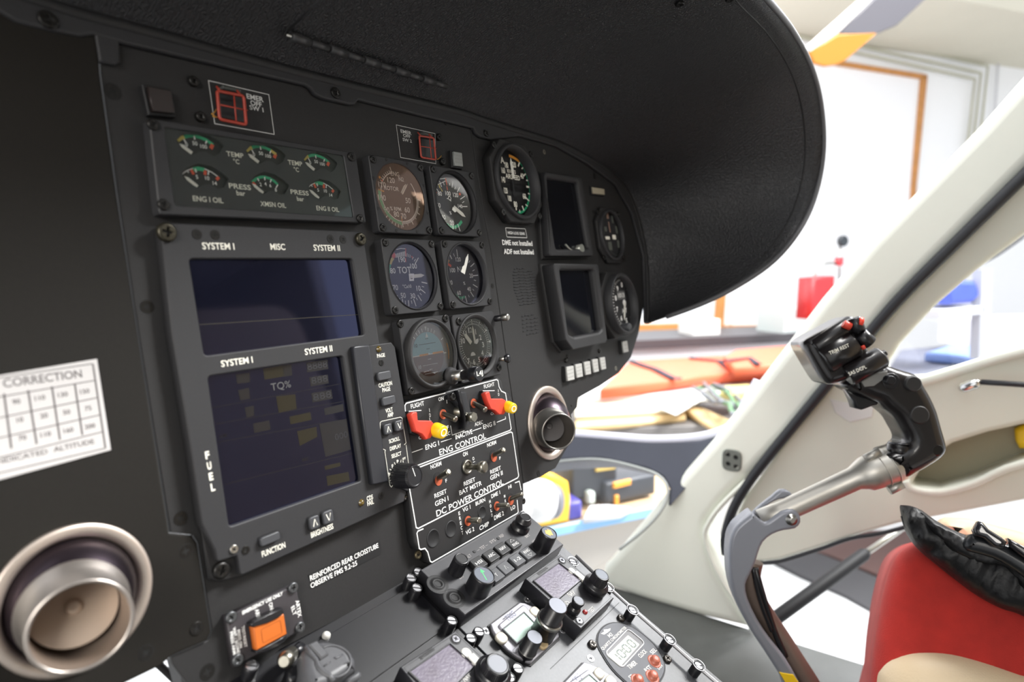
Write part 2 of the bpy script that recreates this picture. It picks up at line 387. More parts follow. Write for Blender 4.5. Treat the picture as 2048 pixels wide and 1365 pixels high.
# ---- placards
def placard(quad, rows, label, mat_bg=DARK, h=HB, name='placard', cat='label', frame=None, bold=.02):
    q = P(quad, h + .0004); c = (sum(p[0] for p in q) / 4, sum(p[1] for p in q) / 4)
    t = thing(name, label, cat, PAN, c[0], c[1], h)
    b = MB(); b.plate(PAN, q, h, h + .0004); b.build('backing', mat_bg, t)
    b = MB()
    for st, A, B, hp in rows: b.text(PAN, st, A, B, hpx=hp, h=h + .00045, bold=bold)
    if frame: b.line(PAN, rnd(P(frame, h + .00045), .001, 2), .0006, h + .00045, closed=True)
    b.build('lettering', WHT, t); return t
placard([z3(72, 208), z3(430, 228), z3(437, 300), z3(82, 290)], [('DME not Installed', z3(82, 257), z3(425, 270), 10)], 'black tape label reading DME not Installed above the ADF label', bold=.03)
placard([z3(92, 318), z3(445, 330), z3(455, 404), z3(100, 395)], [('ADF not Installed', z3(100, 360), z3(440, 367), 10)], 'black tape label reading ADF not Installed above the speaker slots', bold=.03)
placard([z3(120, 90), z3(345, 103), z3(365, 205), z3(135, 195)], [('HIGH LOG GEAR', z3(145, 147), z3(340, 157), 5.5)], 'small grey framed placard above the two tape labels', mat_bg=BLK, frame=[z3(120, 90), z3(345, 103), z3(365, 205), z3(135, 195)])
zz = Z(400, 1065, 4.452)
placard([zz(965, 380), zz(1600, 68), zz(1612, 195), zz(1010, 500)], [('REINFORCED REAR CROSSTUBE', zz(980, 412), zz(1588, 118), 10.5), ('OBSERVE FMS 9.2-25', zz(985, 478), zz(1398, 275), 10.5)], 'black tape label reading REINFORCED REAR CROSSTUBE below the large display unit', bold=.012)
# white correction card
zc = Z(0, 700, 5.25); hc = -.006
t = thing('correction_card', 'white correction table card on the dark cover plate at the left', 'card', PAN, -.235, -.15, hc)
b = MB(); b.plate(PAN, P([(-160, 778), zc(1020, 95), zc(1168, 1055), (-160, 1004)], hc + .0008), hc, hc + .0008, .0002); b.build('card', mat('white_card', (.52, .505, .50), .55), t)
b = MB(); hq = hc + .0009
def hl(A, B, w=.00045, mi=0): b.line(PAN, P([A, B], hq), w, hq, mi)
rows = [((-160, 766), zc(970, 147)), ((-160, 822), zc(995, 322)), ((-160, 869), zc(1025, 502)), ((-160, 913), zc(1055, 683)), ((-160, 956), zc(1078, 862)), ((-160, 984), zc(1105, 1035))]
for A, B in rows: hl((A[0], A[1] + (14 if A[1] == 766 else 0)), B, .0005)
hl(zc(975, 147), zc(1108, 1035), .0008)
for A, B in [(zc(785, 355), zc(865, 895)), (zc(545, 385), zc(630, 945)), (zc(295, 425), zc(385, 990)), (zc(42, 460), zc(120, 1035)), ((-35, 796), (-20, 905))]: hl(A, B, .0008)
b.text(PAN, 'CORRECTION', zc(30, 345), zc(860, 258), hpx=17, h=hq)
b.text(PAN, 'INDICATED', zc(-60, 1175), zc(500, 1075), hpx=10, h=hq); b.text(PAN, 'ALTITUDE', zc(560, 1040), zc(990, 970), hpx=10, h=hq)
for r_, L in enumerate([[('90', 172, 545), ('110', 420, 505), ('130', 660, 470), ('150', 890, 437)], [('10', 210, 735), ('20', 462, 692), ('50', 700, 655), ('75', 925, 615)], [('70', 235, 925), ('110', 480, 888), ('160', 720, 845), ('200', 945, 803)]]):
    for st, x, y in L: b.tex(PAN, st, zc(x, y), .0024, h=hq)
b.build('printing', mat('grey_ink', (.12, .11, .11), .6), t)

# ---- glare shield: flange and hood
hood = thing('glareshield', 'black leather covered hood arching over and beside the instrument panel', 'glareshield', PAN, .1, .11, 0)
LEATH = mat('black_grained_leather', (.019, .019, .021), .48, noise=.2, nscale=300, bump=.6, bscale=110, wave=True)
flo = [(-160, -60), (0, 22), (30, 42), (100, 60), (160, 72), (187, 68), (245, 85), (430, 128), (612, 170), (622, 176), (630, 188), (645, 196), (700, 209), (710, 209), (718, 200), (830, 228), (948, 256), (952, 266), (962, 274), (985, 280), (1041, 272), (1113, 292), (1174, 326), (1232, 369), (1265, 427), (1288, 512), (1292, 645)]
fup = [(1297, 645), (1293, 510), (1272, 418), (1240, 358), (1178, 312), (1116, 280), (1041, 255), (960, 228), (900, 208), (600, 133), (300, 52), (100, -2), (-160, -90)]
b = MB(); b.plate(PAN, P(flo, -.004) + P(fup, -.004), HB, -.004, .0015, seg=2); b.build('mounting_flange', BEZ, hood)
for x, y, r in [(97, 37, .0045), (673, 185, .0042), (974, 266, .0034)]: pscrew(hood, (x, y), r, -.004, .0016)
pscrew(hood, (212, 77), .0042, HB, .001, m=ANOD)
A_ = [PAN.w(*PAN.px(x, y, -.0062), -.0062) - (PAN.w(*PAN.px(x, y, -.0062), -.0062) - PAN.w(.1, -.2, -.0062)).normalized() * .005 for x, y in [(-160, -90), (100, -2), (300, 52), (600, 133), (900, 208), (960, 228), (1041, 255), (1116, 280), (1178, 312), (1240, 358), (1272, 418), (1293, 510), (1297, 600), (1297, 645)]]
B_ = [PAN.w(*p) for p in [(-.62, .135, .235), (-.35, .135, .24), (-.15, .134, .24), (.05, .132, .24), (.15, .128, .24)]]
for x, y, h in [(1530, -2, .24), (1582, 60, .238), (1620, 130, .24), (1640, 200, .24), (1647, 280, .235), (1640, 352, .225), (1619, 422, .21), (1585, 480, .19), (1538, 530, .16), (1470, 575, .12), (1398, 610, .075), (1300, 645, .008)]:
    u, v = PAN.px(x, y, h); B_.append(PAN.w(u, v, h))
def resample(pts, n):
    pts = smooth_path(pts, 12); L = [0]
    for a, c in zip(pts, pts[1:]): L.append(L[-1] + (c - a).length)
    out = []
    for i in range(n):
        s = L[-1] * i / (n - 1); k = min(max(j for j in range(len(L)) if L[j] <= s + 1e-9), len(L) - 2)
        t = (s - L[k]) / max(1e-9, L[k + 1] - L[k]); out.append(pts[k].lerp(pts[k + 1], t))
    return out
# the last 14 control points of the panel edge run beside the last 12 of the rim
n1, n2, nt = 26, 60, 22
def split(pts, k, na, nb): a = resample(pts[:k + 1], na); c = resample(pts[k:], nb); return a + c[1:]
Ar = split(A_, 5, n1, n2); Br = split(B_, 5, n1, n2)
b = MB(); b.tube([p + (PAN.w(.1, -.2, -.006) - p).normalized() * .001 for p in resample(A_, 90)], .0042, 8); b.build('sealing_bead', DARK, hood)
cen = PAN.w(.15, -.12, 0); b = MB(); rows_ = []; rows2 = []
for i, (p, q) in enumerate(zip(Ar, Br)):
    out = ((p + q) / 2 - cen); out = (out - PW * out.dot(PW)).normalized(); r_ = []; r2_ = []
    bul = min(.022, (q - p).length * .09)
    for k in range(nt):
        t = k / (nt - 1); x = p.lerp(q, t) + out * (bul * math.sin(math.pi * t ** .8)); r_.append(x); r2_.append(x + out * .005)
    rows_.append(r_); rows2.append(r2_)
ia = [b.pts(r) for r in rows_]; ib = [b.pts(r) for r in rows2]
for i in range(len(ia) - 1):
    for k in range(nt - 1):
        b.face((ia[i][k], ia[i + 1][k], ia[i + 1][k + 1], ia[i][k + 1]), 0, True); b.face((ib[i][k], ib[i][k + 1], ib[i + 1][k + 1], ib[i + 1][k]), 0, True)
    b.face((ia[i][-1], ia[i + 1][-1], ib[i + 1][-1], ib[i][-1]), 0, True)
b.build('hood_skin', LEATH, hood)
b = MB(); b.tube([(r[-1] + s[-1]) / 2 for r, s in zip(rows_, rows2)][:-2], .0032, 8); b.build('rim_edging', mat('rim_edging_grey', (.10, .10, .105), .5), hood)['label'] = 'dark grey rim edging'
b = MB(); b.tube([r[-3] + (r[-2] - r[-3]) * .3 for r in rows_][:-6], .0009, 6); b.build('seam', DARK, hood)
# hinge of the flap under the hood
def hoodpt(x, y):      # nearest skin point to a pixel's ray
    best = None; rr = ray(x, y).normalized()
    for i in range(len(rows_) - 1):
        for k in range(nt - 1):
            for s in (0, .5):
                for s2 in (0, .5):
                    p = (rows_[i][k] * (1 - s) + rows_[i + 1][k] * s).lerp(rows_[i][k + 1] * (1 - s) + rows_[i + 1][k + 1] * s, s2)
                    d = (p - CAM).cross(rr).length
                    if best is None or d < best[0]: best = (d, p)
    return best[1]
h0p, h1p = hoodpt(575, 62), hoodpt(892, 165); dn = PV * -1
hd = 1.0
def hx(x, y):
    rr = ray(x, y); n = (h1p - h0p).cross(PW).normalized(); t = (h0p - CAM).dot(n) / rr.dot(n); return CAM + rr * t
hp = [hx(578, 60), hx(892, 164)]
b = MB(); nk = 10
for i in range(nk):
    a_, c_ = hp[0].lerp(hp[1], i / nk + .003), hp[0].lerp(hp[1], (i + 1) / nk - .003)
    b.tube([a_ - PV * .004, c_ - PV * .004], .0032 if i % 2 == 0 else .0024, 10)
b.tube([hp[0] - PV * .004 - (hp[1] - hp[0]) * .02, hp[1] - PV * .004 + (hp[1] - hp[0]) * .01], .0012, 8, 1)
b.build('hinge', [mat('hinge_grey', (.05, .05, .052), .4, .3), STEEL], hood)
b = MB(); aa, cc = hx(575, 55), hx(893, 158); o1 = hx(660, -30)
for s0, s1 in ((aa, o1),): b.tube([s0 - PV * .002, s1 - PV * .002], .0008, 6)
b.build('flap_edge', BEZ, hood)
for x, y in [(1457, 4), (1360, -2)]:
    p = hoodpt(x, y) - PV * .001; FS = Frame(p, PU, PW * -1)
    screw(hood, FS if FS.W.dot(CAM - p) > 0 else Frame(p, PU, PW), (0, 0), .004, 0, .0015)

# ---- the round engine gauges
def gthing(name, label, sq, cat='gauge', group=None):
    q = P(sq); c = (sum(p[0] for p in q) / 4, sum(p[1] for p in q) / 4); return thing(name, label, cat, PAN, c[0], c[1], HB, group), c
GL = {'a': glass('gauge_glass_amber_coating', (1.0, .66, .50), 1.5), 'v': glass('gauge_glass_violet_coating', (.74, .74, 1.0), 1.2), 'n': glass('gauge_glass_clear', (1, .97, .95), .5), 'c': glass('gauge_glass_cool', (.92, .95, 1.0), 1.3)}
DIAL = mat('dial_black', (.012, .012, .014), .6)
def bezel(t, c, s, r, gl, hd=-.003, screws=.0031, ring=None, chamf=.003, small=None, pitch=.053):
    b = MB(); sq = rnd(crect(c, s, s), chamf, 3)
    b.plate(PAN, sq, HB, 0, .0006, holes=[circ(c, r, 56)], hb=.0008); b.build('bezel', BEZ, t)
    b = MB(); b.plate(PAN, circ(c, r + .001, 48), hd - .004, hd, back=False); b.build('dial', DIAL, t)
    b = MB(); b.plate(PAN, circ(c, r, 48), hd + .0016, hd + .0018, back=False); b.build('glass', gl, t)
    if ring: b = MB(); b.lathe(PAN, c, [(ring[0], 0), (ring[0], ring[2]), (ring[0] - .0008, ring[2] + .0006), (ring[1] + .001, ring[2] + .0006), (ring[1], ring[2] - .0005), (ring[1], hd + .0018)], 56, cap1=False); b.build('glass_ring', BEZ, t)
    if screws:
        for i, (a_, c_) in enumerate([(-1, 1), (1, 1), (1, -1), (-1, -1)]): screw(t, PAN, (c[0] + a_ * pitch / 2, c[1] + c_ * pitch / 2), screws, 0, .0014)
    if small:
        for k in range(8):
            a = R_(22.5 + 45 * k); screw(t, PAN, (c[0] + small * math.cos(a), c[1] + small * math.sin(a)), .0014, 0, .0003, kind='slot')
def ctr(sq):
    q = P(sq); n = len(q); return (sum(p[0] for p in q) / n, sum(p[1] for p in q) / n)
def needle(t, c, a, L, w, h, tail=.0, m=0, name='needle', shape='lance', off=None):
    b = MB(); f = PAN; d = (math.sin(R_(a)), math.cos(R_(a))); n = (d[1], -d[0])
    def q(x, y): return (c[0] + d[0] * y + n[0] * x, c[1] + d[1] * y + n[1] * x)
    if shape == 'lance': o = [q(-w / 2, tail), q(w / 2, tail), q(w / 2, L * .75), q(0, L), q(-w / 2, L * .75)]
    elif shape == 'T': o = [q(-w * 1.2, tail), q(w * 1.2, tail), q(w * 1.2, tail + w * 1.3), q(w * .45, tail + w * 1.6), q(w * .45, L * .8), q(0, L), q(-w * .45, L * .8), q(-w * .45, tail + w * 1.6), q(-w * 1.2, tail + w * 1.3)]
    b.plate(f, o, h, h + .0004); return b.build(name, mat(name + '_white', (.75, .74, .68), .5), t)
def angp(c, px, h): p = PAN.px(*px, h); return math.degrees(math.atan2(p[0] - c[0], p[1] - c[1])) % 360, math.hypot(p[0] - c[0], p[1] - c[1])
HD = -.003; hp_ = HD + .0001
# 1 rotor / engine RPM
a1 = Z(720, 300, 7.581)
c1 = ctr([a1(195, 155), a1(905, 265), a1(1055, 1220), a1(335, 1170)])
t = thing('rotor_speed_gauge', 'round RPM gauge with amber tinted glass and long green arc', 'gauge', PAN, c1[0], c1[1], HB, 'engine gauges')
bezel(t, c1, .0605, .0272, GL['a'], small=.0305); b = MB()
def aa1(x, y): return angp(c1, a1(x, y), hp_)
R1 = .0195
b.arc(PAN, c1, R1, R1 + .0008, 50, 345, hp_); b.arc(PAN, c1, R1 + .0006, R1 + .0034, 183, 281, hp_, 1)
for k in range(31):
    a = 92 + 3.0 * k; L = .0052 if k % 10 == 0 else (.004 if k % 5 == 0 else .0026); b.tick(PAN, c1, R1, R1 + L, a, .0006 if k % 10 else .0009, hp_)
for k in range(6): b.tick(PAN, c1, R1 + .0034, R1 + .006, 186 + 8 * k, .0006, hp_)
for k in range(9): b.tick(PAN, c1, R1, R1 + (.0052 if k == 8 else .0028), 297 + 6.1 * k, .0006, hp_)
b.tick(PAN, c1, R1 - .003, R1 + .003, 281, .0011, hp_, 2); b.tick(PAN, c1, R1 - .004, R1 + .002, 183, .0009, hp_, 2)
b.plate(PAN, circ(PAN.px(*a1(300, 415), hp_), .0011, 10), hp_ - .0001, hp_, mi=2); b.plate(PAN, circ(PAN.px(*a1(335, 468), hp_), .0009, 10), hp_ - .0001, hp_, mi=3)
for st, x, y, hm in [('120', 470, 460, .0045), ('110', 335, 525, .0045), ('100', 333, 725, .0045), ('90', 405, 910, .0045), ('80', 553, 975, .0045), ('70', 660, 1005, .0045), ('60', 715, 910, .0045), ('50', 728, 770, .0045), ('% RPM', 540, 895, .0032), ('ENG', 530, 365, .0036), ('N2', 625, 445, .0034), ('ROTOR', 480, 585, .0034)]:
    b.tex(PAN, st, a1(x, y), hm, h=hp_, bold=.01)
b.build('scale', [WHT, GRN, ORG, RED], t)
needle(t, c1, 37, .0145, .0022, HD + .0005, tail=.004, shape='lance'); needle(t, (c1[0] + .0005, c1[1]), 40, .0155, .0012, HD + .001, tail=.003)
# 2 torque
a2 = Z(840, 320, 7.581); c2 = ctr([a2(180, 155), a2(775, 235), a2(905, 1095), a2(335, 1080)])
t = thing('torque_gauge', 'round torque gauge with small green arc at the bottom, right of the amber gauge', 'gauge', PAN, c2[0], c2[1], HB, 'engine gauges')
bezel(t, c2, .0605, .0275, GL['n'], hd=-.005, ring=(.0285, .0268, .0002)); h_ = -.0049; b = MB()
for st, x, y, hm in [('80', 300, 510, .004), ('100', 425, 508, .004), ('120', 540, 532, .004), ('140', 610, 703, .0035), ('50', 280, 688, .0042), ('40', 355, 868, .0042), ('20', 485, 955, .0042), ('%', 463, 805, .003), ('-Q', 440, 585, .0048)]: b.tex(PAN, st, a2(x, y), hm, h=h_)
cc2 = PAN.px(*a2(485, 655), h_)
for x0, y0, x1, y1, w_, mi in [(500, 320, 485, 420, .0008, 0), (600, 415, 565, 490, .0008, 0), (450, 350, 447, 390, .0006, 0), (540, 405, 525, 445, .0006, 0), (680, 550, 612, 597, .0008, 0), (670, 630, 640, 652, .0006, 0), (640, 708, 718, 708, .0008, 0), (248, 435, 275, 470, .0007, 0), (295, 320, 328, 410, .0009, 0), (350, 330, 368, 385, .0007, 0), (385, 275, 410, 385, .001, 3), (405, 400, 418, 460, .001, 3), (248, 482, 240, 540, .0009, 3), (315, 430, 340, 480, .0009, 2), (285, 370, 305, 430, .0016, 2), (500, 985, 503, 1062, .0008, 0), (570, 970, 610, 1082, .0008, 0), (540, 1000, 545, 1052, .0006, 0), (305, 290, 390, 278, .0006, 0), (270, 375, 385, 322, .0006, 0)]:
    b.line(PAN, P([a2(x0, y0), a2(x1, y1)], h_), w_, h_, mi)
b.line(PAN, P([a2(405, 975), a2(450, 1015), a2(520, 1022), a2(590, 990), a2(635, 930)], h_), .0028, h_ - .00005, 1)
b.line(PAN, P([a2(595, 528), a2(615, 510)], h_), .0022, h_, 3)
b.build('scale', [WHT, GRN, YEL, RED], t)
def pneedle(t, h, A, B, w, tip=None, name='needle', z=None):
    A, B = PAN.px(*z(*A), h), PAN.px(*z(*B), h); d = (Vector(B) - Vector(A)); L = d.length; return needle(t, A, math.degrees(math.atan2(d.x, d.y)), L, w, h, 0)
pneedle(t, -.004, (510, 715), (688, 870), .0034, z=a2); pneedle(t, -.0035, (490, 735), (545, 790), .003, z=a2)
# 3 TOT
a3 = Z(740, 465, 7.581); c3 = ctr([a3(215, 160), a3(925, 185), a3(1070, 1115), a3(390, 1175)])
t = thing('turbine_temperature_gauge', 'round TOT temperature gauge with violet glass, below the amber gauge', 'gauge', PAN, c3[0], c3[1], HB, 'engine gauges')
bezel(t, c3, .0605, .0272, GL['v'], hd=-.004, ring=(.0282, .0266, .0002)); h_ = -.0039; b = MB()
for st, x, y, hm in [('100', 660, 512, .0044), ('80', 345, 583, .0044), ('70', 385, 838, .0044), ('50', 503, 958, .0044), ('30', 648, 963, .0044), ('10', 735, 848, .0044), ('190', 485, 415, .0044), ('TOT', 522, 572, .0055), ('\u00b0Cx10', 562, 818, .003)]: b.tex(PAN, st, a3(x, y), hm, h=h_)
for x0, y0, x1, y1, w_ in [(735, 385, 685, 475, .0009), (780, 755, 868, 775, .0009), (785, 818, 820, 832, .0006), (770, 865, 840, 922, .0009), (755, 920, 782, 950, .0006), (725, 950, 782, 1042, .0009), (700, 992, 720, 1030, .0006), (660, 1010, 700, 1122, .0009), (627, 1035, 637, 1085, .0006), (582, 1030, 590, 1120, .0009), (535, 1035, 540, 1090, .0006), (490, 1010, 495, 1060, .0009), (445, 995, 455, 1015, .0006), (405, 960, 420, 965, .0009), (690, 405, 670, 440, .0006), (660, 375, 640, 412, .0006), (610, 340, 605, 385, .0006), (588, 330, 582, 375, .0006), (563, 318, 560, 368, .0006)]: b.line(PAN, P([a3(x0, y0), a3(x1, y1)], h_), w_, h_)
for k in range(11): x = 385 + k * 14.5; b.line(PAN, P([a3(x, 325 - k * 4), a3(x + 6, 385 - k * 2)], h_), .0006, h_, 0)
b.line(PAN, P([a3(540, 245), a3(545, 370)], h_), .001, h_, 3); b.line(PAN, P([a3(538, 390), a3(545, 450)], h_), .0009, h_, 3); b.line(PAN, P([a3(400, 262), a3(465, 245), a3(540, 250)], h_), .0006, h_, 0); b.line(PAN, P([a3(630, 360), a3(650, 395)], h_), .001, h_, 3)
b.line(PAN, P([a3(280, 640), a3(290, 560), a3(305, 480)], h_), .0022, h_, 1); b.line(PAN, P([a3(305, 480), a3(330, 420), a3(355, 385)], h_), .0026, h_, 2); b.line(PAN, P([a3(340, 380), a3(385, 330)], h_), .0032, h_, 3)
b.build('scale', [WHT, GRN, YEL, RED], t); pneedle(t, -.003, (610, 672), (822, 650), .003, z=a3)
b = MB(); b.line(PAN, P([a3(598, 640), a3(655, 640), a3(655, 722), a3(605, 725)], -.0025), .0016, -.0024, closed=True); b.build('needle_tail', WHT, t)
# 4 N1
a4 = Z(860, 465, 7.581); c4 = ctr([a4(215, 185), a4(790, 195), a4(905, 1045), a4(340, 1095)])
t = thing('gas_generator_gauge', 'round N1 speed gauge with upright white needle, right of the TOT gauge', 'gauge', PAN, c4[0], c4[1], HB, 'engine gauges')
bezel(t, c4, .0605, .0275, GL['v'], hd=-.006, ring=(.0288, .0268, .0004)); h_ = -.0059; b = MB()
for st, x, y, hm in [('120', 428, 410, .004), ('100', 343, 575, .004), ('80', 312, 762, .004), ('60', 440, 918, .004), ('40', 592, 860, .004), ('20', 625, 657, .004), ('N1', 455, 560, .005), ('%', 520, 773, .003)]: b.tex(PAN, st, a4(x, y), hm, h=h_)
for x0, y0, x1, y1, w_ in [(403, 258, 420, 370, .0009), (355, 320, 372, 368, .0006), (303, 345, 332, 405, .0009), (605, 428, 585, 462, .0006), (672, 468, 615, 522, .0009), (675, 568, 645, 588, .0006), (655, 658, 728, 650, .0009), (665, 722, 698, 735, .0006), (650, 790, 722, 835, .0009), (645, 860, 668, 885, .0006), (612, 900, 662, 978, .0009), (582, 950, 595, 985, .0006), (535, 965, 562, 1068, .0009), (345, 890, 400, 950, .0006), (435, 965, 440, 1012, .0007), (490, 975, 493, 1028, .0006)]: b.line(PAN, P([a4(x0, y0), a4(x1, y1)], h_), w_, h_)
b.line(PAN, P([a4(390, 950), a4(430, 985), a4(480, 995), a4(530, 980)], h_), .0024, h_ - .0001, 1); b.line(PAN, P([a4(290, 420), a4(262, 480), a4(250, 560)], h_), .0014, h_, 2); b.line(PAN, P([a4(262, 470), a4(322, 515)], h_), .0024, h_, 3)
b.build('scale', [WHT, GRN, ORG, RED], t); pneedle(t, -.0045, (505, 625), (575, 328), .0034, z=a4); pneedle(t, -.004, (478, 610), (512, 500), .0022, z=a4)
# 5 standby horizon
a5 = Z(780, 620, 7.581); c5 = ctr([a5(170, 210), a5(855, 130), a5(1010, 1080), a5(340, 1235)])
t = thing('standby_horizon', 'standby artificial horizon with light blue sky half and brown lower half', 'gauge', PAN, c5[0], c5[1], HB)
hz = -.002; b = MB(); b.plate(PAN, rnd(crect(c5, .0605, .0605), .003, 3), HB, 0, .0006, holes=[circ(c5, .0272, 56)]); b.build('bezel', BEZ, t)
b = MB(); b.lathe(PAN, c5, [(.0292, 0), (.0292, .004), (.0280, .0052), (.0268, .0052), (.0258, .004), (.0256, hz + .001)], 64, cap1=False); b.build('glass_ring', BLK, t)
b = MB(); b.plate(PAN, circ(c5, .0258, 48), hz - .003, hz + .0006, back=False); b.build('roll_ring', mat('roll_ring_grey', (.30, .27, .26), .5), t)
cb = PAN.px(*a5(500, 640), hz + .0007); rb = .0165; b = MB()
def halfdisc(c, r, a0, a1): n = 24; return [(c[0] + r * math.cos(R_(a0 + (a1 - a0) * i / n)), c[1] + r * math.sin(R_(a0 + (a1 - a0) * i / n))) for i in range(n + 1)]
cb = (c5[0] - .0005, PAN.px(*a5(505, 690), hz + .0008)[1]); rt = .0185
b.plate(PAN, halfdisc(cb, rt, 0, 180), hz + .0006, hz + .0008, mi=0); b.plate(PAN, halfdisc(cb, rt * .98, 180, 360), hz + .0006, hz + .0008, mi=1)
b.line(PAN, [(cb[0] - rt, cb[1]), (cb[0] + rt, cb[1])], .0008, hz + .0009, 2); b.line(PAN, [(cb[0] - rt * .6, cb[1] + .0002), (cb[0] - rt * .05, cb[1] + .0002)], .0016, hz + .001, 3); b.line(PAN, [(cb[0] + rt * .25, cb[1] + .0002), (cb[0] + rt * .95, cb[1] + .0002)], .0016, hz + .001, 3)
for dy, L in [(.0045, .004), (.0088, .02), (.013, .004)]: b.line(PAN, [(cb[0] - L / 2, cb[1] + dy), (cb[0] + L / 2, cb[1] + dy)], .0004, hz + .001, 4)
for dy, L in [(-.004, .004), (-.0085, .018), (-.0125, .004), (-.0155, .016)]: b.line(PAN, [(cb[0] - L / 2, cb[1] + dy), (cb[0] + L / 2, cb[1] + dy)], .0004, hz + .001, 2)
b.texm(PAN, '10', (cb[0] - .0125, cb[1] - .009), .003, h=hz + .001, mi=2); b.texm(PAN, '10', (cb[0] - .0135, cb[1] + .0085), .003, h=hz + .001, mi=4)
for a in (-42, -30, -20, -10, 10, 20, 30): b.tick(PAN, (c5[0] - .001, c5[1] - .001), .0195, .0225, a, .0008, hz + .001, 2)
b.tick(PAN, (c5[0], c5[1]), .0195, .0225, 60, .0008, hz + .001, 2); b.tick(PAN, (c5[0], c5[1] - .001), .0175, .021, 92, .0008, hz + .001, 2); b.arc(PAN, c5, .0235, .0245, 75, 108, hz + .001, 3)
b.plate(PAN, [(c5[0] - .0012, c5[1] + .0225), (c5[0] + .0010, c5[1] + .0225), (c5[0] - .0001, c5[1] + .0185)], hz + .0009, hz + .001, mi=2); b.plate(PAN, [(c5[0] - .0016, c5[1] + .0135), (c5[0] + .0016, c5[1] + .0135), (c5[0], c5[1] + .018)], hz + .0009, hz + .001, mi=2)
b.plate(PAN, circ((cb[0], cb[1] + .0005), .0008, 10), hz + .0009, hz + .0012, mi=2)
b.build('horizon_ball', [mat('sky_blue_paint', (.30, .50, .56), .5), mat('earth_brown_paint', (.20, .115, .09), .5), WHT, ORG, DARK], t)
b = MB(); b.plate(PAN, circ(c5, .0256, 48), .0030, .0032, back=False); b.build('glass', GL['c'], t)
for x, y in [(170, 210), (855, 130), (340, 1235)]: pscrew(t, a5(x, y), .0033, 0, .0016)
# caging knob: sleeve, shaft and round head
kc = PAN.px(*a5(905, 1010), .002); b = MB(); b.lathe(PAN, kc, [(.0075, 0), (.0078, .004), (.0066, .0065), (.0048, .007), (.0048, .016)], 28); b.build('knob_sleeve', BLK, t)
top = PAN.px(945, 748, .032)
c_, hh_ = kc, .033; kb = (kc[0] - .0005, kc[1])
b = MB(); b.lathe(PAN, kb, [(.0046, .008), (.0046, .0175)], 24); b.build('knob_shaft', STEEL, t)['label'] = 'bright steel shaft'
b = MB(); b.lathe(PAN, kb, [(.0042, .0175), (.0042, .025), (.006, .026), (.0064, .027), (.0064, .034), (.0058, .035)], 28); o = b.build('caging_knob', KNB, t)
b = MB(); b.texm(PAN, 'L4J', kb, .005, .008, h=.0352, mi=0); b.build('knob_marking', WHT2, o)
# 6 clock
a6 = Z(900, 620, 8.531); c6 = PAN.px(*a6(465, 600), -.001)
t = thing('cockpit_clock', 'black analogue clock with white hour hand, minute hand and numerals', 'clock', PAN, c6[0], c6[1], HB)
b = MB(); b.plate(PAN, rnd(crect((c6[0] + .001, c6[1] - .001), .0605, .0605), .004, 3), HB, -.001, .0006, holes=[circ(c6, .0255, 48)]); b.build('bezel', BEZ, t)
b = MB(); b.lathe(PAN, c6, [(.0285, -.001), (.0285, .0005), (.0270, .0012), (.0245, -.002), (.0240, -.004)], 64, cap1=False); b.build('glass_ring', BLK, t)
b = MB(); b.plate(PAN, circ(c6, .0242, 48), -.007, -.004, back=False); b.build('dial', DIAL, t)
h_ = -.0039; b = MB(); cd6 = PAN.px(*a6(425, 585), h_)
for st, x, y in [('12', 345, 345), ('1', 437, 375), ('2', 518, 470), ('3', 565, 595), ('4', 552, 738), ('5', 497, 848), ('6', 412, 890), ('7', 318, 875), ('10', 222, 530), ('11', 255, 405)]: b.tex(PAN, st, a6(x, y), .0050, h=h_, bold=.03)
for k in range(60):
    a = 6 * k; b.tick(PAN, cd6, .0178, .0190 if k % 5 else .0200, a, .0006, h_)
    b.tick(PAN, cd6, .0203, .0212 if k % 5 else .0225, a, .0006, h_)
for k in (2, 3, 4, 5): p = b.pol(cd6, .0225, 30 * k); b.texm(PAN, str(5 * k), p, .0024, h=h_, bold=.04)
b.plate(PAN, halfdisc(PAN.px(*a6(395, 785), h_), .0034, 0, 180), h_ - .0001, h_ + .0001); b.build('numerals', WHT, t)
pneedle(t, -.0030, (425, 575), (375, 262), .0026, z=a6); pneedle(t, -.0026, (358, 570), (238, 408), .0040, z=a6)
b = MB(); b.plate(PAN, P([a6(440, 585), a6(420, 545), a6(450, 500), a6(485, 490), a6(485, 540), a6(465, 580)], -.0025), -.0028, -.0024); b.build('hand_tail', WHT, t)
b = MB(); b.plate(PAN, circ(c6, .0243, 48), -.0020, -.0018, back=False); b.build('glass', GL['c'], t)
for x, y in [(165, 195), (855, 985)]: pscrew(t, a6(x, y), .0034, -.001, .0014)
b = MB(); kc6 = PAN.px(*a6(790, 150), .0); b.lathe(PAN, kc6, [(.003, -.001), (.003, .008)], 18); b.lathe(PAN, kc6, [(.0036, .008), (.0036, .013), (.002, .0145)], 18, 1); b.build('adjuster', [KNB, STEEL], t)
b = MB(); kc7 = PAN.px(*a6(870, 840), 0); b.lathe(PAN, kc7, [(.0022, -.001), (.0022, .006)], 14, 1); b.lathe(PAN, kc7, [(.004, .006), (.0045, .0085), (.002, .010)], 8, 0); b.build('winding_crown', [KNB, STEEL], t)

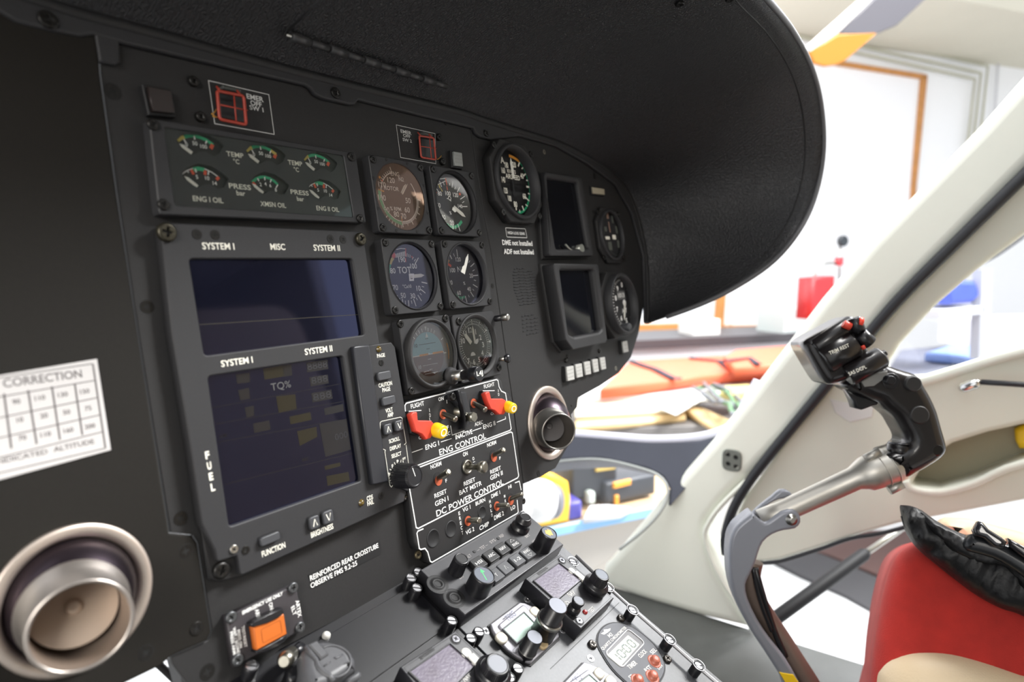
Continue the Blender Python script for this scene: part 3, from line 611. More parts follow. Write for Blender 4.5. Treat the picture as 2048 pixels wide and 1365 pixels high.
# ---- oil temperature and pressure panel
zo = Z(300, 220, 4.452)
t = thing('oil_gauge_panel', 'wide rectangular panel of six small oil temperature and pressure gauges', 'gauge', PAN, -.1, -.027, HB)
fr = P([(298, 236), (712, 306), (733, 446), (319, 429)]); win = P([zo(130, 150), zo(1725, 405), zo(1815, 955), zo(225, 850)])
b = MB(); b.plate(PAN, rnd(fr, .002, 2), HB, 0, .0006, holes=[rnd(win, .002, 3)], hb=.0005); b.build('bezel', BEZ, t)
hf = -.0015; FACE = mat('gauge_face_charcoal', (.030, .031, .036), .5)
def dz(z, pts, du=0, dv=0, h=hf): return [(p[0] + du, p[1] + dv) for p in P(pts, h, z=z)]
fanT = [(232, 275), (290, 215), (400, 195), (520, 225), (610, 275), (660, 322), (625, 385), (570, 415), (500, 372), (440, 372), (385, 400), (330, 385), (250, 310)]
fanP = [(285, 575), (330, 515), (430, 478), (540, 500), (640, 560), (703, 615), (660, 690), (605, 705), (540, 662), (480, 665), (430, 695), (370, 665), (300, 610)]
offT = [Vector(PAN.px(*zo(x, y), hf)) - Vector(PAN.px(*zo(365, 385), hf)) for x, y in [(365, 385), (963, 467), (1462, 535)]]
offP = [Vector(PAN.px(*zo(x, y), hf)) - Vector(PAN.px(*zo(415, 683), hf)) for x, y in [(415, 683), (1003, 740), (1502, 787)]]
holes = [rnd(dz(zo, fanT, *o), .0012, 2) for o in offT] + [rnd(dz(zo, fanP, *o), .0012, 2) for o in offP]
b = MB(); b.plate(PAN, win, hf - .0008, hf, holes=holes); b.build('face', FACE, t)
b = MB(); b.plate(PAN, win, hf - .005, hf - .0025); b.build('backplate', DIAL, t)
b = MB()
for st, A, B, hp in [('TEMP', (680, 388), (832, 410), 9.5), ('\u00b0C', (742, 455), (795, 462), 9.5), ('TEMP', (1228, 465), (1355, 483), 9), ('\u00b0C', (1280, 527), (1325, 534), 9), ('PRESS', (703, 677), (897, 690), 10), ('bar', (770, 738), (847, 745), 9.5), ('PRESS', (1252, 730), (1412, 742), 9), ('bar', (1308, 790), (1370, 796), 8.5), ('ENG I OIL', (382, 788), (652, 808), 10.5), ('XMSN OIL', (983, 835), (1210, 852), 9.5), ('ENG II OIL', (1482, 875), (1683, 888), 9)]:
    b.text(PAN, st, zo(*A), zo(*B), hpx=hp, h=hf + .0001, bold=.012)
b.build('lettering', GRYP if False else WHT2, t)
hs = hf - .0023
for i, o in enumerate(offT):
    b = MB(); q = lambda pts: dz(zo, pts, *o, h=hs)
    b.line(PAN, q([(245, 272), (275, 250), (305, 240)]), .0022, hs, 1); b.line(PAN, q([(305, 240), (345, 230), (395, 230), (450, 246), (500, 268), (540, 295), (562, 312)]), .0020, hs, 0)
    if i == 1: b.line(PAN, q([(505, 272), (562, 312)]), .0020, hs + .0001, 1)
    b.line(PAN, q([(558, 308), (540, 345)]), .0022, hs + .0001, 2)
    for A, B in [((300, 262), (318, 292)), ((392, 232), (397, 265)), ((505, 275), (493, 302))]: b.line(PAN, q([A, B]), .0008, hs + .0002, 3)
    for st, x, y in [('0', 325, 308), ('50', 400, 298), ('100', 478, 326)]: b.texm(PAN, st, q([(x, y)])[0], .0024, h=hs, mi=3)
    b.build('scale', [GRN, YEL, RED, WHT], t)
    A, B = q([(368, 388), (255, 303)]); d = Vector(B) - Vector(A); needle(t, A, math.degrees(math.atan2(d.x, d.y)), d.length, .0022, hs + .0004)
for i, o in enumerate(offP):
    b = MB(); q = lambda pts: dz(zo, pts, *o, h=hs)
    if i == 1:
        b.line(PAN, q([(308, 578), (350, 545), (400, 528), (445, 528), (500, 545), (545, 570), (582, 605)]), .0018, hs, 0); b.line(PAN, q([(312, 578), (345, 610)]), .0018, hs + .0001, 2)
        for A, B in [((365, 540), (380, 570)), ((440, 528), (442, 560)), ((510, 552), (500, 582)), ((580, 605), (560, 635))]: b.line(PAN, q([A, B]), .0008, hs + .0002, 3)
        for st, x, y in [('2', 398, 600), ('4', 450, 595), ('6', 502, 612), ('8', 560, 655)]: b.texm(PAN, st, q([(x, y)])[0], .0024, h=hs, mi=3)
    else:
        b.line(PAN, q([(285, 572), (330, 540), (380, 522), (430, 515), (480, 522), (550, 555), (612, 600)]), .0006, hs, 3); b.line(PAN, q([(385, 530), (430, 522), (485, 535)]), .0024, hs + .0001, 0)
        b.line(PAN, q([(365, 532), (388, 575)]), .0018, hs + .0002, 2); b.line(PAN, q([(490, 540), (488, 580)]), .0018, hs + .0002, 2); b.line(PAN, q([(612, 600), (590, 622)]), .0018, hs + .0002, 2)
        for A, B in [((400, 525), (410, 558)), ((520, 545), (515, 580)), ((330, 545), (343, 560))]: b.line(PAN, q([A, B]), .0008, hs + .0003, 3)
        for st, x, y in [('5', 418, 597), ('10', 510, 608), ('14', 577, 653)]: b.texm(PAN, st, q([(x, y)])[0], .0024, h=hs, mi=3)
    b.build('scale', [GRN, YEL, RED, WHT], t)
    A, B = q([(418, 686), (300, 592)]); d = Vector(B) - Vector(A); needle(t, A, math.degrees(math.atan2(d.x, d.y)), d.length, .0020, hs + .0004)
b = MB(); b.plate(PAN, win, -.0010, -.0009, back=False); b.build('glass', glass('oil_panel_glass', (.80, 1.0, .92), .8), t)
for x, y in [(35, 125), (130, 840), (1800, 415), (1880, 965)]: pscrew(t, zo(x, y), .0033, 0, .0016)

# ---- large two-screen display unit
GLS = mat('screen_glass_blue_black', (.0022, .0025, .006), .05, spec=.85, coat=.0)
GLS.node_tree.nodes['Principled BSDF'].inputs['Specular Tint'].default_value = (.45, .5, 1.0, 1)
t = thing('display_unit', 'large charcoal display unit with two dark screens stacked and a row of keys', 'screen', PAN, -.1, -.17, HB)
za = Z(300, 430, 2.73); zb = Z(380, 680, 2.729)
outl = P([(321, 452), (334, 446), (722, 463.5), (728, 474), (759, 690), (779, 687), (786, 697), (828, 958), (812, 984), (808.6, 1004), (486, 1151), (480, 1149), (474, 1112), (438, 1124), (434, 1121), (430, 1100), (404, 1048), (380, 885), (344, 668)])
s1 = rnd(P([za(215, 240), za(1105, 240), za(1172, 655), za(298, 770)]), .0025, 4); s2 = rnd(P([zb(98, 200), zb(835, 88), zb(938, 770), zb(215, 1022)]), .0025, 4)
b = MB(); b.plate(PAN, outl, HB, 0, .0008, holes=[s1, s2], hb=.001, seg=2); b.build('bezel', BEZ, t)
b = MB(); b.plate(PAN, P([(404, 1040), (432, 1096), (490, 1100), (500, 1140), (486, 1156), (436, 1166), (420, 1158)], -.004), HB, -.004, .0015, seg=2); b.build('mounting_foot', BLK, t)
def screen(q, h, name='screen'):
    b = MB(); b.plate(PAN, offs(ccw(q), -.001), h - .002, h); return b.build(name, GLS, t)
so = screen(P([za(215, 240), za(1105, 240), za(1172, 655), za(298, 770)]), -.0035); so['label'] = 'upper dark blue screen'
b = MB(); b.line(PAN, P([za(270, 600), za(550, 582), za(1140, 545)], -.0034), .0004, -.0034); b.build('screen_line', mat('dim_olive', (.03, .027, .015), .4), so)
so = screen(P([zb(98, 200), zb(835, 88), zb(938, 770), zb(215, 1022)]), -.0035); so['label'] = 'lower dark screen with faint boxes'
b = MB(); hh = -.0034
DY, DG = mat('dim_yellow_segment', (.012, .0102, .005), .25), mat('dim_grey_segment', (.008, .008, .010), .25)
for mi, q in [(0, (400, 158, 508, 140, 512, 200, 408, 218)), (1, (510, 140, 553, 135, 558, 195, 512, 202)), (1, (635, 125, 750, 108, 755, 160, 640, 178)), (1, (652, 205, 752, 190, 757, 238, 660, 255)), (0, (470, 310, 575, 297, 582, 378, 485, 398)), (1, (663, 292, 772, 272, 778, 322, 670, 342)), (0, (543, 420, 658, 395, 663, 438, 550, 462)), (1, (732, 375, 836, 350, 840, 390, 738, 412)), (0, (585, 500, 690, 475, 695, 530, 600, 580)), (1, (705, 460, 855, 435, 878, 600, 740, 640)), (1, (250, 190, 325, 180, 328, 232, 258, 240)), (1, (262, 275, 322, 262, 328, 322, 275, 332)), (1, (300, 370, 348, 360, 350, 415, 310, 425)), (1, (345, 458, 432, 440, 440, 490, 352, 510)), (0, (735, 690, 820, 670, 822, 690, 738, 712)), (0, (745, 745, 865, 722, 872, 770, 752, 798))]:
    b.plate(PAN, P([zb(*q[0:2]), zb(*q[2:4]), zb(*q[4:6]), zb(*q[6:8])], hh), hh - .0001, hh, mi=mi)
for st, x0, y0, x1, y1 in [('8888', 640, 148, 748, 132), ('888', 662, 225, 750, 210), ('888', 672, 315, 770, 297), ('000', 790, 530, 860, 518)]: b.text(PAN, st, zb(x0, y0), zb(x1, y1), hpx=13, h=hh + .0001, mi=2, bold=0)
b.text(PAN, 'TQ%', zb(442, 262), zb(550, 245), hpx=17, h=hh + .0001, mi=3, bold=0); b.text(PAN, 'OK', zb(163, 528), zb(208, 520), hpx=6, h=hh + .0001, mi=1); b.text(PAN, 'SEC', zb(612, 655), zb(650, 648), hpx=6, h=hh + .0001, mi=1)
for A, B in [((105, 375), (825, 240)), ((140, 460), (850, 335)), ((150, 560), (870, 430)), ((170, 620), (885, 620)), ((190, 790), (905, 615))]:
    if A != (170, 620): b.line(PAN, P([zb(*A), zb(*B)], hh), .0003, hh, 1)
b.build('faint_boxes', [DY, DG, mat('dim_segment', (.018, .018, .022), .4), mat('dim_lettering', (.085, .085, .085), .5)], so)
# side key strip
b = MB(); b.plate(PAN, P([zb(872, 44), zb(880, 38), zb(960, 29), zb(1062, 772), zb(985, 792), zb(975, 785)]), 0, .004, .0012, seg=3); b.build('side_rib', mat('satin_blue_black', (.020, .021, .026), .38), t)
b = MB(); b.plate(PAN, P([(733, 691.5), (779, 685.5), (786.5, 695), (829, 955), (812, 984), (795, 975), (770, 962)]), 0, .002, .0008, seg=2); b.build('key_strip', BEZ, t)
zk = Z(730, 680, 4.017); hk = .002
def key(c, wpx, hpx, h=.0028, h0=hk, z=zk, label=None, r=.0015, m=BTN2, name='key', F=PAN, cap=None):
    x, y = z(*c); a = F.px(x - wpx / 2, y, h0 + h); d = F.px(x + wpx / 2, y, h0 + h); e = F.px(x, y - hpx / 2, h0 + h); f = F.px(x, y + hpx / 2, h0 + h)
    W = abs(d[0] - a[0]); H = abs(e[1] - f[1]); cc = F.px(x, y, h0 + h); bb = MB(); bb.plate(F, rnd(crect(cc, W + .0012, H + .0012), r, 3), h0, h0 + .0003, mi=1); bb.plate(F, rnd(crect(cc, W, H), r, 3), h0, h0 + h, .0006, seg=2)
    o = bb.build(name, [m, DARK], t if not isinstance(label, bpy.types.Object) else label)
    if cap:
        bb = MB()
        if cap in '^v': s_ = 1 if cap == '^' else -1; bb.line(F, [(cc[0] - W * .22, cc[1] - H * .28 * s_), (cc[0], cc[1] + H * .28 * s_), (cc[0] + W * .22, cc[1] - H * .28 * s_)], .0006, h0 + h + .0001)
        else: bb.texm(F, cap, cc, H * .38, h=h0 + h + .0001)
        bb.build('key_legend', WHT2, o)
    return o
key((160, 288), 26, 17); key((196, 488), 26, 17); key((190, 718), 15, 21, cap='^'); key((278, 690), 15, 21, cap='v')
key((441, 1088), 40, 18, h0=0, z=zb); key((683, 998), 20, 26, h0=0, z=zb, cap='^'); key((757, 968), 20, 26, h0=0, z=zb, cap='v')
b = MB()
for st, A, B, hp in [('SYSTEM I', za(285, 170), za(460, 172), 13.5), ('MISC', za(657, 173), za(738, 176), 12.5), ('SYSTEM II', za(893, 179), za(1037, 182), 12), ('SYSTEM I', za(388, 815), za(560, 790), 13), ('SYSTEM II', za(845, 748), za(995, 730), 12.5), ('FUNCTION', zb(392, 1170), zb(520, 1122), 12), ('BRIGHTNESS', zb(660, 1065), zb(782, 1020), 11.5), ('CDS', zb(965, 868), zb(998, 858), 9.5), ('FAIL', zb(968, 895), zb(1003, 884), 9.5)]: b.text(PAN, st, A, B, hpx=hp, h=.0001, bold=.015)
b.stack(PAN, 'FUEL', zb(95, 630), zb(125, 805), .0044, .0024, h=.0001, bold=.03)
for st, A, B, hp in [('PAGE', (97, 130), (160, 122), 7.5), ('CAUTION', (110, 368), (217, 348), 8.5), ('PAGE', (140, 405), (203, 393), 8.5), ('VOLT', (165, 572), (222, 560), 8.5), ('AMP', (180, 608), (228, 598), 8.5), ('SCROLL', (193, 815), (280, 795), 8), ('DISPLAY', (200, 875), (290, 852), 8), ('SELECT', (213, 935), (292, 915), 8), ('OPT', (300, 960), (328, 950), 4.5)]: b.text(PAN, st, zk(*A), zk(*B), hpx=hp, h=hk + .0001, bold=.015)
for st, x, y in [('F', 222, 1017), ('P', 263, 980), ('I', 307, 985), ('M', 202, 1080), ('T', 212, 1140)]: b.tex(PAN, st, zk(x, y), .0028, h=hk + .0001)
for pl in [[(165, 888), (125, 870), (122, 665), (135, 655), (285, 622), (298, 630), (330, 830), (315, 845)], [(165, 890), (160, 900), (200, 1170), (212, 1185), (248, 1135)], [(330, 845), (352, 1010)], [(198, 1040), (235, 1060)], [(235, 985), (255, 1030)], [(290, 965), (283, 1015)], [(193, 1112), (232, 1102)], [(335, 990), (318, 1010)]]:
    b.line(PAN, P([zk(*p) for p in pl], hk + .0001), .0004, hk + .0001)
b.build('lettering', WHT2, t)
for z_, x, y, h_ in [(zk, 118, 75, hk), (zb, 940, 890, 0)]:
    c = PAN.px(*z_(x, y), h_ + .001); b = MB(); b.lathe(PAN, c, [(.0024, h_), (.0024, h_ + .0004), (.0019, h_ + .0005), (.0018, h_ + .0012), (.001, h_ + .0018)], 20); b.build('amber_lamp', LEDA, t)
for x, y in [(255, 107), (355, 110), (985, 132), (1053, 135)]: pscrew(t, za(x, y), .0028, 0, 0)
for px, r, m in [(za(100, 92), .0055, ANOD), (za(1160, 130), .0048, ANOD)]: pscrew(t, px, r, 0, .003, m=mat('old_screw', (.055, .05, .036), .35, .8))
pscrew(t, zb(178, 1262), .0050, -.004, .003, m=SCR); pscrew(t, zb(1178, 855), .0036, -.004, .002, m=SCR); pscrew(t, zb(243, 1145), .0026, 0, .001, m=STEEL); pscrew(t, zb(305, 1150), .0026, 0, .0004); pscrew(t, zb(1045, 853), .0026, 0, .0004); pscrew(t, zk(133, 185), .0024, hk, .0004)
knob(t, PAN, zk(278, 1092), zk(405, 1090), .0098, .0090, hk, name='selector_knob', mark=(-.25, 1))

# ---- guarded emergency switches
def wire_guard(quad, hinge, z, mid, thick):
    h = .002; q = [Vector(p) for p in P([z(*p) for p in quad], h)]
    b = MB(); cor = rnd([tuple(p) for p in q], .002, 4); b.tube([PAN.w(p[0], p[1], h) for p in cor], thick, 10, closed=True)
    m0 = q[0].lerp(q[1], mid[0]); m1 = q[3].lerp(q[2], mid[0]); b.tube([PAN.w(*m0, h), PAN.w(*m1, h)], thick * .5, 8)
    m0 = q[0].lerp(q[3], mid[1]); m1 = q[1].lerp(q[2], mid[1]); m1 = m1 + (m1 - m0) * .1; b.tube([PAN.w(*m0, h), PAN.w(*m1, h)], thick * .5, 8)
    for k in (0, 1): p = q[k] + (q[1 - k] - q[k]) * .12; b.tube([PAN.w(p.x, p.y, h), PAN.w(p.x, p.y + .004, h - .003)], thick * .8, 8)
    return b
for lab, zq, quad, hinge, frame, txt, scr, body, mid in [
    ('emergency switch 1 under a red wire guard, above the oil gauges', Z(390, 150, 9.753), [(430, 310), (950, 410), (1000, 975), (480, 865)], [(550, 200), (910, 275), (905, 335), (545, 262)], [(262, 110), (1440, 385), (1545, 1160), (385, 950)], [('EMER', (1005, 408), (1335, 485), 9.8), ('OFF', (1080, 540), (1300, 582), 9.5), ('SW 1', (1062, 625), (1335, 690), 9)], [(-3, 108), (133, 800)], [(470, 345), (960, 440), (965, 920), (510, 830)], (.62, .48)),
    ('emergency switch 2 under a red wire guard, above the round gauges', Z(780, 240, 12.047), [(705, 385), (1055, 435), (1105, 960), (750, 905)], [(815, 285), (1035, 330), (1030, 390), (805, 350)], [(150, 120), (1085, 330), (1105, 1055), (255, 905)], [('EMER', (255, 265), (515, 325), 6.6), ('OFF', (315, 370), (490, 408), 6.2), ('SW 2', (305, 462), (525, 520), 6.2)], [(1210, 405), (1300, 995)], [(745, 440), (1050, 480), (1080, 930), (770, 880)], (.70, .48))]:
    c = ctr([zq(*p) for p in quad]); t = thing('guarded_switch', lab, 'switch', PAN, c[0], c[1], HB, 'guarded emergency switches')
    b = MB(); b.plate(PAN, P([zq(*p) for p in body], HB + .004), HB, HB + .004, .0006, seg=2); b.build('button', BTN, t)
    wire_guard(quad, hinge, zq, mid, .0010 if mid[0] < .65 else .0008).build('wire_guard', REDW, t)
    b = MB(); b.plate(PAN, P([zq(*p) for p in hinge], HB + .006), HB, HB + .006, .0006); b.build('hinge', mat('hinge_olive_grey', (.06, .065, .06), .5), t)
    b = MB(); hf_ = HB + .0003; b.line(PAN, P([zq(*p) for p in frame], hf_), .0005, hf_, closed=True)
    for st, A, B, hp in txt: b.text(PAN, st, zq(*A), zq(*B), hpx=hp, h=hf_, bold=.02)
    b.build('lettering', GRYP if mid[0] < .65 else GRYP, t)
    for s_ in scr: pscrew(t, zq(*s_), .0032, HB, .003)
    b = MB()
    if mid[0] < .65: w_ = [(420, 670), (370, 740), (330, 760), (385, 800), (350, 810), (400, 822), (500, 822)]
    else: w_ = [(1130, 950), (1180, 930), (1240, 860)]
    b.tube(smooth_path([PAN.w(*PAN.px(*zq(*p), .001), .001) for p in w_], 4), .0004, 6); b.build('safety_wire', mat('copper_wire', (.5, .26, .05), .35, .7), t)
# ---- small lamps and push buttons on the sheet
def lens_unit(name, label, quad, h=.004, face=None, group=None, cat='indicator light', body_grow=.0016, rows=2):
    q = P(quad, HB + h); c = (sum(p[0] for p in q) / 4, sum(p[1] for p in q) / 4)
    t = thing(name, label, cat, PAN, c[0], c[1], HB, group)
    b = MB(); b.plate(PAN, offs(ccw(q), -body_grow), HB, HB + h * .6, .0004); b.build('housing', DARK, t)
    b = MB(); b.plate(PAN, q, HB + h * .6, HB + h, .0004, seg=2)
    o = b.build('lens', face, t)
    if rows:
        b = MB(); u0, u1 = min(p[0] for p in q), max(p[0] for p in q); v0, v1 = min(p[1] for p in q), max(p[1] for p in q)
        for k in range(1, rows): v = v0 + (v1 - v0) * k / rows; b.line(PAN, [(u0 + .001, v), (u1 - .001, v)], .0003, HB + h + .0001)
        if b.v: b.build('lens_lines', GRYP if False else mat('lens_line', (.18, .18, .17), .5), o)
    return t
LENS = mat('grey_lamp_lens', (.26, .27, .26), .5); LENSW = mat('pale_lamp_lens', (.52, .52, .50), .5)
z2 = Z(780, 240, 12.047)
lens_unit('annunciator_lamp', 'grey annunciator lamp right of emergency switch 2', [z2(1540, 760), z2(1735, 795), z2(1765, 1125), z2(1565, 1095)], .006, LENS, rows=4)
z7 = Z(1090, 500, 4.876)
for i, (q, lb) in enumerate([([(215, 1142), (280, 1130), (290, 1265), (225, 1280)], 'leftmost lamp in the row of five pale lamps below the right screens'), ([(300, 1118), (360, 1108), (372, 1235), (315, 1250)], 'second pale lamp from the left in the row of five'), ([(385, 1095), (440, 1085), (452, 1210), (400, 1222)], 'middle pale lamp in the row of five below the screens'), ([(465, 1070), (515, 1062), (528, 1185), (480, 1197)], 'fourth pale lamp from the left in the row of five'), ([(540, 1052), (585, 1045), (598, 1160), (555, 1172)], 'rightmost lamp in the row of five pale lamps below the right screens')]):
    lens_unit('indicator_lamp', lb, [z7(*p) for p in q], .006, LENSW, group='row of lamps below the screens', rows=4, body_grow=.001)
lens_unit('indicator_lamp', 'single pale lamp below the altimeter, near the panel edge', [z7(762, 895), z7(803, 887), z7(816, 993), z7(773, 1003)], .006, LENSW, rows=3)
z6 = Z(1080, 330, 6.5)
lens_unit('indicator_lamp', 'cream lamp near the top right of the panel, right of the upper screen', [z6(682, 288), z6(838, 315), z6(843, 388), z6(692, 368)], .004, mat('cream_lens', (.42, .38, .28), .5), rows=0)
zq = Z(0, 0, 3.413)
lens_unit('push_button', 'dark square push button left of emergency switch 1', [zq(1010, 590), zq(1168, 618), zq(1195, 770), zq(1045, 755)], .007, mat('dark_red_brown_lens', (.020, .014, .013), .35), cat='button', rows=0)

# ---- airspeed indicator
def big_gauge(name, label, front_c, dial_c, hf_, hdial, size, rf, rdial, cut=.02, marks=None, pitch=None, z=None, deep=.004, cat='gauge'):
    c = PAN.px(*front_c, hf_); t = thing(name, label, cat, PAN, c[0], c[1], HB)
    sq = crect(c, size, size); oc = []
    for i, p in enumerate(sq):
        a, d = Vector(sq[i - 1]), Vector(sq[(i + 1) % 4]); p = Vector(p); oc += [tuple(p + (a - p).normalized() * cut), tuple(p + (d - p).normalized() * cut)]
    b = MB(); b.plate(PAN, rnd(oc, .004, 3), HB, hf_ - deep, .001, holes=[circ(c, rf - .001, 48)], seg=2); b.build('bezel', BLK, t)
    b = MB(); b.lathe(PAN, c, [(rf, hf_ - deep), (rf, hf_ - .001), (rf - .0012, hf_), (rf - .0035, hf_ - .0004), (rdial + .001, hdial + .001)], 64, cap1=False); b.build('glass_ring', BEZ, t)
    dc = PAN.px(*dial_c, hdial) if dial_c else c
    b = MB(); b.plate(PAN, circ(c, rf - .003, 56), hdial - .002, hdial, back=False); b.build('dial', DIAL, t)
    if pitch:
        for a_, c_ in ((-1, 1), (1, 1), (1, -1), (-1, -1)): screw(t, PAN, (c[0] + a_ * pitch / 2, c[1] + c_ * pitch / 2), .0034, hf_ - deep, .0012)
    return t, dc, c
z5 = Z(960, 270, 6.827)
t, dc, fc = big_gauge('airspeed_indicator', 'large round airspeed indicator with green arc and yellow band at its top', z5(555, 632), z5(480, 670), .006, -.008, .083, .0385, .0345, pitch=.066)
h_ = -.0079; b = MB(); RA = .0300
def am(x, y): return angp(dc, z5(x, y), h_)
b.line(PAN, smooth_path(P([z5(*p) for p in [(545, 375), (590, 440), (625, 520), (655, 620), (675, 715), (680, 812), (665, 900), (640, 975), (600, 1035), (555, 1060), (520, 1055)]], h_), 3), .0026, h_, 1); b.line(PAN, smooth_path(P([z5(*p) for p in [(395, 285), (440, 300), (500, 335), (545, 375)]], h_), 3), .0030, h_, 2)
for x0, y0, x1, y1, w_ in [(540, 375, 520, 430, .002), (595, 440, 568, 462, .0014), (635, 525, 590, 560, .0018), (660, 622, 630, 622, .0014), (685, 715, 632, 708, .002), (690, 812, 655, 800, .0014), (675, 905, 612, 845, .0018), (650, 975, 620, 950, .0014), (600, 1035, 575, 970, .002), (545, 1060, 540, 1025, .0014), (495, 1030, 492, 990, .002)]: b.line(PAN, P([z5(x0, y0), z5(x1, y1)], h_), w_, h_ + .0001)
for st, x, y in [('20', 468, 408), ('40', 572, 562), ('60', 605, 838), ('80', 485, 948), ('100', 405, 868), ('120', 352, 760), ('140', 320, 612), ('160', 318, 485), ('180', 362, 412)]: b.tex(PAN, st, z5(x, y), .0062, .0062, h=h_, bold=.03)
b.tex(PAN, 'AIRSPEED', z5(448, 575), .0052, .026, h=h_, bold=.02); b.tex(PAN, 'KNOTS', z5(430, 500), .0040, .015, h=h_, bold=.02); b.tex(PAN, 'A', z5(305, 345), .007, h=h_, bold=.02)
b.build('scale', [WHT2, GRN, ORG], t)
pneedle(t, -.0060, (458, 595), (415, 315), .0040, z=z5)
b = MB(); b.line(PAN, P([z5(445, 610), z5(475, 840)], -.0062), .0022, -.0062); b.build('needle_tail', DARK, t)

# ---- the two portrait screens on the right
def efis(label, outer, opening, hf_, hs_, z, sub=None):
    q = P([z(*p) for p in outer], hf_); c = (sum(p[0] for p in q) / len(q), sum(p[1] for p in q) / len(q))
    t = thing('flight_display', label, 'screen', PAN, c[0], c[1], HB, 'portrait flight displays')
    o = rnd(P([z(*p) for p in opening], hf_), .004, 4)
    b = MB(); b.plate(PAN, rnd(q, .003, 3), HB, hf_, .0014, holes=[o], seg=3, hb=.004); b.build('bezel', BEZ, t)
    b = MB(); b.plate(PAN, offs(ccw(q), .002), hs_ - .002, hs_); b.build('screen', mat('display_glass', (.003, .0035, .006), .08, spec=.6), t)
    b = MB(); b.plate(PAN, offs(ccw(q), -.002), HB, HB + .003, .001); b.build('flange', BLK, t)
    return t
e1 = efis('upper tall dark flight display right of the airspeed indicator', [(70, 85), (545, 165), (700, 1185), (135, 1185)], [(75, 165), (500, 225), (645, 1085), (215, 1090)], .004, -.002, z6)
b = MB(); b.tube(smooth_path([PAN.w(*PAN.px(*z6(x, y), .002), .002) for x, y in [(330, 1035), (380, 1090), (450, 1130), (540, 1145)]], 4), .0012, 8); b.lathe(PAN, PAN.px(*z6(550, 1085), .004), [(.005, -.002), (.005, .004)], 16); b.build('dimmer_wheel', mat('dull_silver', (.35, .36, .32), .4, .6), e1)
e2 = efis('lower tall dark flight display above the row of five lamps', [(85, 130), (520, 140), (608, 870), (595, 905), (275, 975), (205, 880)], [(150, 190), (480, 190), (560, 770), (530, 800), (290, 845), (235, 820)], .010, .002, z7)
b = MB()
for i, (cx, cy) in enumerate([(215, 1080), (540, 985)]): pscrew(e2, z7(cx, cy), .0026, HB, .002)
# ---- right-hand instruments
t, dc, fc = big_gauge('vertical_speed_indicator', 'dim round indicator with pale markings at the far right of the panel', (1228, 470), (1228, 468), .001, -.006, .072, .033, .030, cut=.018, pitch=.058)
b = MB(); h_ = -.0058
for x, y, w_, hm, mi in [(875, 640, .006, .012, 1), (940, 700, .004, .012, 2), (855, 835, .007, .006, 2), (995, 845, .005, .010, 2), (880, 950, .012, .004, 0), (965, 940, .010, .006, 0), (915, 1055, .010, .011, 2), (1020, 1030, .006, .010, 2)]: b.plate(PAN, rnd(crect(PAN.px(*z6(x, y), h_), w_, hm), .001, 2), h_ - .0001, h_, mi=mi)
b.line(PAN, P([z6(890, 740), z6(912, 880)], h_), .0028, h_ + .0001, 1); b.line(PAN, P([z6(1070, 1130), z6(1080, 1180), z6(1115, 1225)], h_), .003, h_, 2); b.arc(PAN, dc, .0285, .0290, 0, 350, h_, 2)
b.build('markings', [WHT2, mat('faded_salmon', (.28, .18, .14), .5), mat('faded_grey', (.10, .11, .095), .5)], t)
t, dc, fc = big_gauge('altimeter', 'round altimeter with bold white numerals at the lower right corner of the panel', (1252, 607), (1248, 606), .016, .004, .083, .0385, .034, cut=.02, deep=.010)
b = MB(); h_ = .0042
for k in range(50): b.tick(PAN, dc, .0290, .0335 if k % 5 == 0 else .0315, 7.2 * k, .0010, h_)
for k in range(10): p = b.pol(dc, .0235, 36 * k); b.texm(PAN, str(k), p, .0068, .0052, h=h_, bold=.04)
b.plate(PAN, rnd(crect((dc[0] - .006, dc[1] + .010), .022, .011), .001, 2), h_ - .0001, h_ + .0001, mi=1); b.texm(PAN, '1013', (dc[0] - .006, dc[1] + .010), .006, .018, h=h_ + .0002, bold=.02); b.texm(PAN, 'ALT', (dc[0] - .002, dc[1] - .010), .006, .014, h=h_, bold=.03)
b.plate(PAN, circ((dc[0], dc[1]), .004, 16), h_, h_ + .0006); b.build('numerals', [WHT, mat('drum_grey', (.12, .12, .12), .6)], t)
needle(t, dc, 200, .024, .004, .0050)
b = MB(); kc = PAN.px(*z7(790, 760), .008); b.lathe(PAN, kc, [(.006, .0), (.006, .012), (.005, .014)], 24); b.build('setting_knob', BTN2, t)

